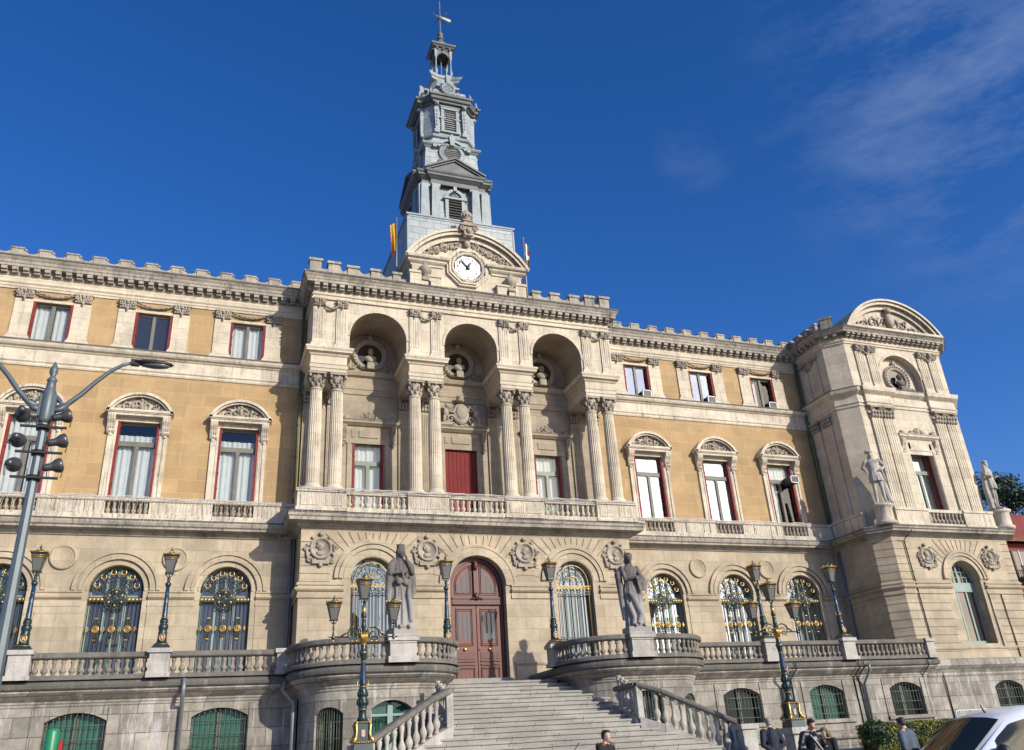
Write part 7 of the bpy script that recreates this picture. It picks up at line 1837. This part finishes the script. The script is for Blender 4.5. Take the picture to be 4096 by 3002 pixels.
def leaves(mb,n,fn,size,rr):
    for _ in range(n):
        p,nr=fn(rr); p=Vector(p); d=Vector((rr.uniform(-1,1),rr.uniform(-1,1),rr.uniform(-.6,1))).normalized(); d=(d+Vector(nr)*.7).normalized(); w=d.orthogonal().normalized(); w.rotate(Matrix.Rotation(rr.uniform(0,6.28),3,d)); s=size*rr.uniform(.6,1.3)
        a=d.cross(w).normalized(); q=p+d*s*.2
        mb.add([tuple(q-a*s),tuple(q+w*s*.4),tuple(q+a*s),tuple(q-w*s*.4)],[(0,1,2,3)])
def blobfn(c,r,lo=.75):
    def fn(rr):
        a=rr.uniform(0,2*PI); u=rr.uniform(-1,1); k=rr.uniform(lo,1.05)*(1+.12*math.sin(3*a+u*4)); q=math.sqrt(1-u*u); n=(q*math.cos(a),q*math.sin(a),u)
        return (c[0]+r[0]*k*n[0],c[1]+r[1]*k*n[1],c[2]+r[2]*k*n[2]),n
    return fn
rr=random.Random(12)
t=thing('bush','round dark glossy-leaved bush on a short trunk at the left end of the hedge','bush',(15.45,-7.0,gz(15.45,-7)))
m=MB(); m.tube([(15.45,-7,-3.3),(15.43,-7,-2.6),(15.5,-7,-2.2)],[.06,.05,.04],7); m.build('trunk',BARK,t)
m=MB(); m.ball((15.45,-7,-2.12),(.5,.48,.4),0,12,8); m.build('inner_shade',LEAFSHADE,t)
m=MB(); leaves(m,1700,blobfn((15.45,-7,-2.12),(.66,.64,.53),.7),.075,rr); m.build('foliage',LEAFD,t)
def hedge(x0,x1,y0,y1,z0,z1,label,mats,n,seed,patch):
    t=thing('hedge',label,'hedge',((x0+x1)/2,(y0+y1)/2,z0)); rr=random.Random(seed)
    m=MB(); m.box(x0+.1,x1-.1,y0+.1,y1-.1,z0,z1-.1); m.build('inner_shade',LEAFSHADE,t)
    ms=[MB(),MB()]
    for k in range(n):
        f=rr.random(); x=rr.uniform(x0,x1); 
        if f<.6: p=(x,y0+rr.uniform(0,.12),rr.uniform(z0,z1)); nn=(0,-1,.2)
        elif f<.85: p=(x,rr.uniform(y0,y1),z1-rr.uniform(0,.08)); nn=(0,-.3,1)
        else: p=(x0+rr.uniform(0,.1),rr.uniform(y0,y1),rr.uniform(z0,z1)); nn=(-1,0,.2)
        yl=math.sin(p[0]*2.1+p[2]*1.3)+.6*math.sin(p[0]*5+2)+rr.uniform(-.5,.5)>patch
        p=(p[0],p[1]-.1*math.sin(p[0]*3)*.5,p[2]+.04*math.sin(p[0]*4)); leaves(ms[1 if yl else 0],1,lambda r_:(p,nn),.06,rr)
    ms[0].build('foliage',mats[0],t); ms[1].build('yellow_foliage',mats[1],t)
hedge(16.5,21.4,-5.9,-4.6,-3.2,-1.72,'tall clipped hedge of mixed green and yellow leaves beneath the basement windows',(LEAFG,LEAFY),6500,5,-.25)
hedge(17.3,22.4,-7.6,-6.9,-3.6,-2.42,'low clipped dark green hedge in front of the tall mixed hedge',(LEAFG,LEAFY),3000,6,1.0)
m=MB(); wp=stone('pale_plinth_stone',(.55,.53,.5),(.45,.43,.4),.9,.5,(.25,.24,.22),.012,.15)
# crowd barriers
def barrier(x,label):
    y=-4.1; z=gz(x,y); t=thing('crowd_barrier',label,'barrier',(x,y,z),'crowd barriers by the pavilion'); m=MB(); w=1.15; h=1.42
    c=[(x-w,y,z+.25),(x-w,y,z+h-.12)]+[(x-w+.12*(1-math.cos(a)),y,z+h-.12+.12*math.sin(a)) for a in (PI/4,PI/2)]+[(x+w-.12,y,z+h),(x+w,y,z+h-.12),(x+w,y,z+.25)]
    m.tube(c,.03,6,closed=True)
    for k in range(14): m.tube([(x-w+2*w*(k+1)/15,y,z+.25),(x-w+2*w*(k+1)/15,y,z+h-.02)],.011,4)
    for s in (-1,1): m.tube([(x+s*w*.7,y-.3,z),(x+s*w*.7,y-.25,z+.1),(x+s*w*.7,y,z+.25),(x+s*w*.7,y+.25,z+.1),(x+s*w*.7,y+.3,z)],.02,5)
    m.build('frame',ACW,t); return t
bt=barrier(24.35,'white metal crowd barrier at the hedge end, with a paper notice on it')
m=MB(); m.box(23.95,24.4,-4.16,-4.14,gz(24,-4.1)+.75,gz(24,-4.1)+1.18); m.build('paper_notice',FW,bt)
m=MB(); z=gz(24,-4.1)
for k in range(2): m.box(24.05,24.3,-4.17,-4.165,z+.95+.06*k,z+.975+.06*k)
m.build('notice_print',FR_,bt)
barrier(26.8,'white metal crowd barrier in the middle of the row, half behind the car roof'); barrier(29.25,'white metal crowd barrier nearest the right edge of the photo')
# ---------------------------------------------------------------- white car
CARW=paint('white_car_paint',(.70,.72,.74),.18,var=.04); CARG=pane('car_glass',.03,base=(.02,.022,.018),mx_=.10,gc=(.9,.8,.6)); TYRE=paint('tyre_rubber',(.015,.015,.015),.8); CHR=paint('wheel_alloy',(.4,.4,.42),.3,.8); RUB=paint('black_plastic',(.02,.02,.022),.5)
hd=math.atan2(.07,-1)
ct=thing('car','white hatchback car seen from its front left corner at the bottom right edge','car',(2.5,-25.2,-3.9),None,hd); ct.scale=(1.05,1.05,1.05)
# origin of the car = below the top of its windscreen pillar; x forward, y left
def sec(x,wb,zb,zs,wr,zr):     # one body section: sill half width, sill z, shoulder z, roof half width, roof z
    return [(x,-wb,zb),(x,-wb-.03,zs*.6),(x,-wb,zs),(x,-(wb+wr)/2-.02,(zs+zr)/2),(x,-wr,zr-.06),(x,-wr*.6,zr),(x,0,zr+.03),(x,wr*.6,zr),(x,wr,zr-.06),(x,(wb+wr)/2+.02,(zs+zr)/2),(x,wb,zs),(x,wb+.03,zs*.6),(x,wb,zb)]
CY=-.78
S_=[sec(-3.75,.78,.35,1.05,.60,1.10),sec(-3.6,.96,.3,1.12,.70,1.66),sec(-2.9,1.0,.26,1.14,.80,1.84),sec(-1.8,1.02,.25,1.14,.84,1.93),sec(-.7,1.02,.25,1.13,.84,1.92),sec(.0,1.02,.25,1.12,.80,1.78),sec(.95,1.01,.25,1.10,.84,1.16),sec(1.8,.98,.25,1.02,.80,1.05),sec(2.3,.90,.28,.86,.70,.92),sec(2.45,.8,.35,.7,.6,.72)]
m=MB(); n=13; vs=[(x,y+CY,z) for s in S_ for x,y,z in s]
fs=[(i*n+k,i*n+k+1,(i+1)*n+k+1,(i+1)*n+k) for i in range(len(S_)-1) for k in range(n-1)]+[tuple(range(n)),tuple((len(S_)-1)*n+k for k in range(n-1,-1,-1))]+[(i*n,(i+1)*n,(i+1)*n+n-1,i*n+n-1) for i in range(len(S_)-1)]
m.add(vs,fs,0,True); body=m.build('body',CARW,ct,local=True)
m=MB()
def onsec(i,t,k,o=.012):
    a=Vector(S_[i][k]);b=Vector(S_[i+1][k]); p=a.lerp(b,t); return p
def patch(i0,t0,i1,t1,k0,u0,k1,u1,out):   # glass patch on the loft between two stations and two ring positions
    def pt(i,t,k,u): 
        p=onsec(i,t,k).lerp(onsec(i,t,k+1),u); return p
    A=[];N1=8
    for a in range(N1+1):
        q=a/N1; ii=i0+t0+(i1+t1-i0-t0)*q; i=int(min(ii,len(S_)-1.001)); t=ii-i
        row=[]
        for b in range(N1+1):
            kk=k0+u0+(k1+u1-k0-u0)*b/N1; k=int(min(kk,11.999)); u=kk-k; p=pt(i,t,k,u); row.append((p.x+out[0],p.y+CY+out[1],p.z+out[2]))
        A.append(row)
    vs=[p for r_ in A for p in r_]; w=N1+1
    m.add(vs,[(a*w+b,a*w+b+1,(a+1)*w+b+1,(a+1)*w+b) for a in range(N1) for b in range(N1)],0,True)
patch(5,.06,5,.97,4,.25,7,.75,(.02,0,.02)); m.build('windscreen',CARG,body,local=True); m=MB()
patch(1,.5,3,.45,8,.3,10,-.06,(0,.03,0)); 
for s_ in (1,):
    m.build('rear_side_window',CARG,body,local=True); m=MB(); patch(3,.55,5,.5,8,.3,10,-.06,(0,.035,.0)); m.build('front_side_window',CARG,body,local=True)
m=MB(); patch(1,.5,3,.45,2,.06,2,.93,(0,-.03,0)); patch(3,.55,5,.55,2,.06,2,.95,(0,-.035,0)); m.build('right_side_windows',CARG,body,local=True)
for x in (1.55,-2.7):
    for y in (CY-.95,CY+.95):
        m=MB(); M=Matrix.Translation((x,y,.38))@Matrix.Rotation(PI/2,4,'X'); m.lathe([(.2,-.12),(.36,-.12),(.4,-.06),(.4,.06),(.36,.12),(.2,.12)],(0,0,0),22,0,M); w=m.build('wheel',TYRE,ct,local=True)
        m=MB(); m.lathe([(.24,-.13),(.24,.13)],(0,0,0),12,0,M); m.build('rim',CHR,w,local=True)
m=MB(); m.ball((.55,CY+1.12,1.2),(.1,.14,.11),0,12,8); m.tube([(.5,CY+.95,1.1),(.55,CY+1.08,1.15)],.04,6); m.build('wing_mirror',RUB,ct,local=True)
m=MB(); m.ball((.55,CY-1.12,1.2),(.1,.14,.11),0,12,8); m.build('wing_mirror',RUB,ct,local=True)
for y in (-.6,.6): m=MB(); m.ball((2.28,CY+y,.82),(.16,.2,.1),0,12,7); m.build('headlight',FW,ct,local=True)
m=MB(); m.tube([(-.25,CY+.1,1.84),(-.18,CY+.1,2.0)],[.02,.01],6); m.build('aerial',RUB,ct,local=True)
m=MB(); m.tube([(.98,CY-.3,1.17),(.55,CY+.1,1.42)],.012,4); m.tube([(.98,CY+.4,1.17),(.6,CY+.65,1.38)],.012,4); m.build('wipers',RUB,ct,local=True)
# ---------------------------------------------------------------- green round post with red plate (bottom left)
GR=paint('green_enamel',(.02,.20,.085),.4,var=.25)
t=thing('round_post','green round-topped cylinder with a red plate, bottom left corner of the photo','post',(-13.72,-28,-3.9))
m=MB(); m.lathe([(.068,-3.9),(.068,-1.73),(.06,-1.705),(.03,-1.69),(0,-1.69)],(-13.72,-28,0),20); m.build('green_cylinder',GR,t)
m=MB(); m.box(-13.645,-13.61,-28.02,-27.98,-2.05,-1.83); m.ball((-13.628,-28,-1.83),(.018,.02,.02),0,8,5); m.tube([(-13.628,-28,-3.9),(-13.628,-28,-2.0)],.008,5); m.build('red_plate',FR_,t)
# ---------------------------------------------------------------- far right: red building and trees behind
BR=stone('dark_red_render',(.20,.035,.028),(.16,.03,.025),dirt=(.06,.02,.02),dirtamt=.3,streak=.2); TILE=stone('clay_tiles',(.38,.12,.06),(.28,.085,.045),.35,.3,(.12,.04,.03),.03,.4,mbump=1)
t=thing('red_house','dark red house with clay tile roof at the right edge, behind the pavilion','house',(66,22,gz(66,22)))
m=MB(); m.box(58.8,84,20,34,-3.9,13.9); m.build('wall',BR,t)
m=MB(); m.prism([(0,13.9),(0,14.05),(5,16.3),(5,16.1)],0,1); mm=MB()
mm.add([(58.0,19.1,13.9),(84,19.1,13.9),(84,21.6,14.9),(58.0,21.6,14.9),(58.0,19.1,14.15),(84,19.1,14.15),(84,21.6,15.15),(58.0,21.6,15.15)],[(3,2,1,0),(4,5,6,7),(0,1,5,4),(0,4,7,3),(1,2,6,5)]); mm.build('roof',TILE,t)
m=MB(); m.box(61.5,84,21.5,33,13.8,17.3); m.build('upper_storey',BR,t)
for x in (61.0,64.8,68.6):
    for z in (10.6,5.8,1.0):
        m=MB(); m.box(x-.9,x+.9,19.9,20,z,z+2.6); w=m.build('window',ACD,t); g=MB(); g.add([(x-.78,19.88,z+.12),(x+.78,19.88,z+.12),(x+.78,19.88,z+2.48),(x-.78,19.88,z+2.48)],[(0,1,2,3)]); g.build('glass',G_DARK,w); g=MB(); g.box(x-.05,x+.05,19.83,19.86,z,z+2.6); g.build('mullion',ACW,w)
        m=MB(); m.box(x-1.4,x+1.4,18.9,20,z-.3,z-.1); 
        for k in range(12): m.tube([(x-1.35+.245*k,18.95,z-.1),(x-1.35+.245*k,18.95,z+.9)],.03,4)
        m.tube([(x-1.4,18.95,z+.9),(x+1.4,18.95,z+.9)],.04,5); m.build('balcony',ACD,t)
m=MB(); m.box(58.6,60.2,19.6,21.2,14.4,16.6); m.build('chimney',GREYL,t)
def tree(x,y,z0,h,rx,label,seed):
    t=thing('tree',label,'tree',(x,y,z0),'trees behind the pavilion'); rr=random.Random(seed)
    m=MB(); m.tube([(x,y,z0),(x+.2,y,z0+h*.4),(x-.1,y,z0+h*.75),(x,y,z0+h*.95)],[.55,.42,.25,.08],9)
    cl=[]
    for k in range(26):
        a=rr.uniform(0,2*PI); u=rr.uniform(.38,1.0); w=rx*(1.15-u*.75)*rr.uniform(.35,1); c=(x+w*math.cos(a),y+w*math.sin(a),z0+h*u); cl.append(c)
        m.tube([(x,y,z0+h*(u-.12)),lerp3((x,y,z0+h*(u-.12)),c,.6),c],[.16,.09,.04],5)
    m.build('trunk',BARK,t); m=MB()
    for c in cl: 
        q=rr.uniform(.75,1.35)*rx*.3; leaves(m,420,blobfn(c,(q*1.25,q*1.25,q*.62),.25),.3,rr)
    m.build('crown',LEAFT,t)
tree(98,50,-3.9,35.5,8,'dark conifer rising directly behind the far corner statue',3)
tree(108,52,-3.9,35.5,8,'dark conifer at the right edge above the red house',9)
tree(94,68,-3.9,33,8,'dark conifer farther back, low beside the far statue',15)
# ================================================================= camera, sun, sky
cx,cy,cz,yaw,pitch,roll,fpx=-12.3844,-38.4313,-2.275,.3682,.4344,-.0644,3317.71
f=Vector((math.sin(yaw)*math.cos(pitch),math.cos(yaw)*math.cos(pitch),math.sin(pitch)))
r0=Vector((math.cos(yaw),-math.sin(yaw),0)); u0=r0.cross(f)
rr=r0*math.cos(roll)+u0*math.sin(roll); uu=u0*math.cos(roll)-r0*math.sin(roll)
cam=bpy.data.cameras.new('camera'); co=bpy.data.objects.new('camera',cam); col.objects.link(co)
M=Matrix(((rr.x,uu.x,-f.x,0),(rr.y,uu.y,-f.y,0),(rr.z,uu.z,-f.z,0),(0,0,0,1)))
co.matrix_world=Matrix.Translation(W((cx,cy,cz)))@M
cam.sensor_width=36; cam.lens=fpx/4096*36; cam.clip_start=.1; cam.clip_end=20000
sc.camera=co
EL=math.radians(23.5); AZ=math.radians(27)      # sun to the right of the facade's normal
sd=Vector((math.sin(AZ)*math.cos(EL),-math.cos(AZ)*math.cos(EL),math.sin(EL)))
sun=bpy.data.lights.new('sun','SUN'); sun.energy=4.8; sun.angle=math.radians(.53); sun.color=(1,.935,.835)
so=bpy.data.objects.new('sun',sun); col.objects.link(so); so.rotation_euler=(-sd).to_track_quat('-Z','Y').to_euler()
w=bpy.data.worlds.new('World'); sc.world=w; w.use_nodes=True; nt=w.node_tree; bg=nt.nodes['Background']; L=nt.links.new
sky=nt.nodes.new('ShaderNodeTexSky'); sky.sky_type='NISHITA'; sky.sun_disc=False; sky.sun_elevation=EL
sky.sun_rotation=math.atan2(sd.x,sd.y); sky.altitude=0; sky.air_density=1.0; sky.dust_density=.3; sky.ozone_density=3.5
bg.inputs[1].default_value=.13
tc=nt.nodes.new('ShaderNodeTexCoord')
# thin cirrus high on the right, and a bank of bright cloud low in the south behind the viewer
def axis_mask(d,lo,hi):
    dp=nt.nodes.new('ShaderNodeVectorMath'); dp.operation='DOT_PRODUCT'; L(tc.outputs['Generated'],dp.inputs[0]); dp.inputs[1].default_value=d
    mr=nt.nodes.new('ShaderNodeMapRange'); mr.interpolation_type='SMOOTHSTEP'; L(dp.outputs['Value'],mr.inputs[0]); mr.inputs[1].default_value=lo; mr.inputs[2].default_value=hi; return mr.outputs[0]
def mul(*xs):
    o=xs[0]
    for x in xs[1:]:
        m=nt.nodes.new('ShaderNodeMath'); m.operation='MULTIPLY'; L(o,m.inputs[0])
        if hasattr(x,'links'): L(x,m.inputs[1])
        else: m.inputs[1].default_value=x
        o=m.outputs[0]
    return o
def camdir(px,py): 
    a=(px/2254*4096-2048)/fpx; b=-(py/1652*3002-1501)/fpx
    return (f+rr*a+uu*b).normalized()
wisp=camdir(2300,70); c1=mul(ramp(nt,noise(nt,tc.outputs['Generated'],3.2,9,.68,(1.2,1.9,5.0)),.44,.86),axis_mask(wisp,.95,.999),.30)
w2=camdir(1530,340); c2=mul(ramp(nt,noise(nt,tc.outputs['Generated'],7,8,.6,(1.2,1.2,3.0)),.46,.8),axis_mask(w2,.9985,.99985),.08)
s1=Vector((.62,-.77,.16)).normalized(); c3=mul(ramp(nt,noise(nt,tc.outputs['Generated'],2.6,8,.55),.36,.52),axis_mask(s1,.80,.97))
ad=nt.nodes.new('ShaderNodeMath'); ad.operation='MAXIMUM'; L(c1,ad.inputs[0]); L(c2,ad.inputs[1])
hs=nt.nodes.new('ShaderNodeHueSaturation'); hs.inputs['Saturation'].default_value=1.28; hs.inputs['Value'].default_value=.95; L(sky.outputs[0],hs.inputs['Color'])
tint=mixc(nt,1.0,hs.outputs[0],(1.04,.95,1.28),'MULTIPLY'); o1=mixc(nt,ad.outputs[0],tint,(4.4,5.2,6.4)); o2=mixc(nt,c3,o1,(24,23.5,22.5))
L(o2,bg.inputs[0])
sc.view_settings.view_transform='Standard'; sc.view_settings.look='None'; sc.view_settings.exposure=0; sc.view_settings.gamma=1
sc.render.engine='CYCLES'; sc.render.resolution_x=1024; sc.render.resolution_y=750
for o in list(bpy.data.meshes):
    if o.users==0: bpy.data.meshes.remove(o)
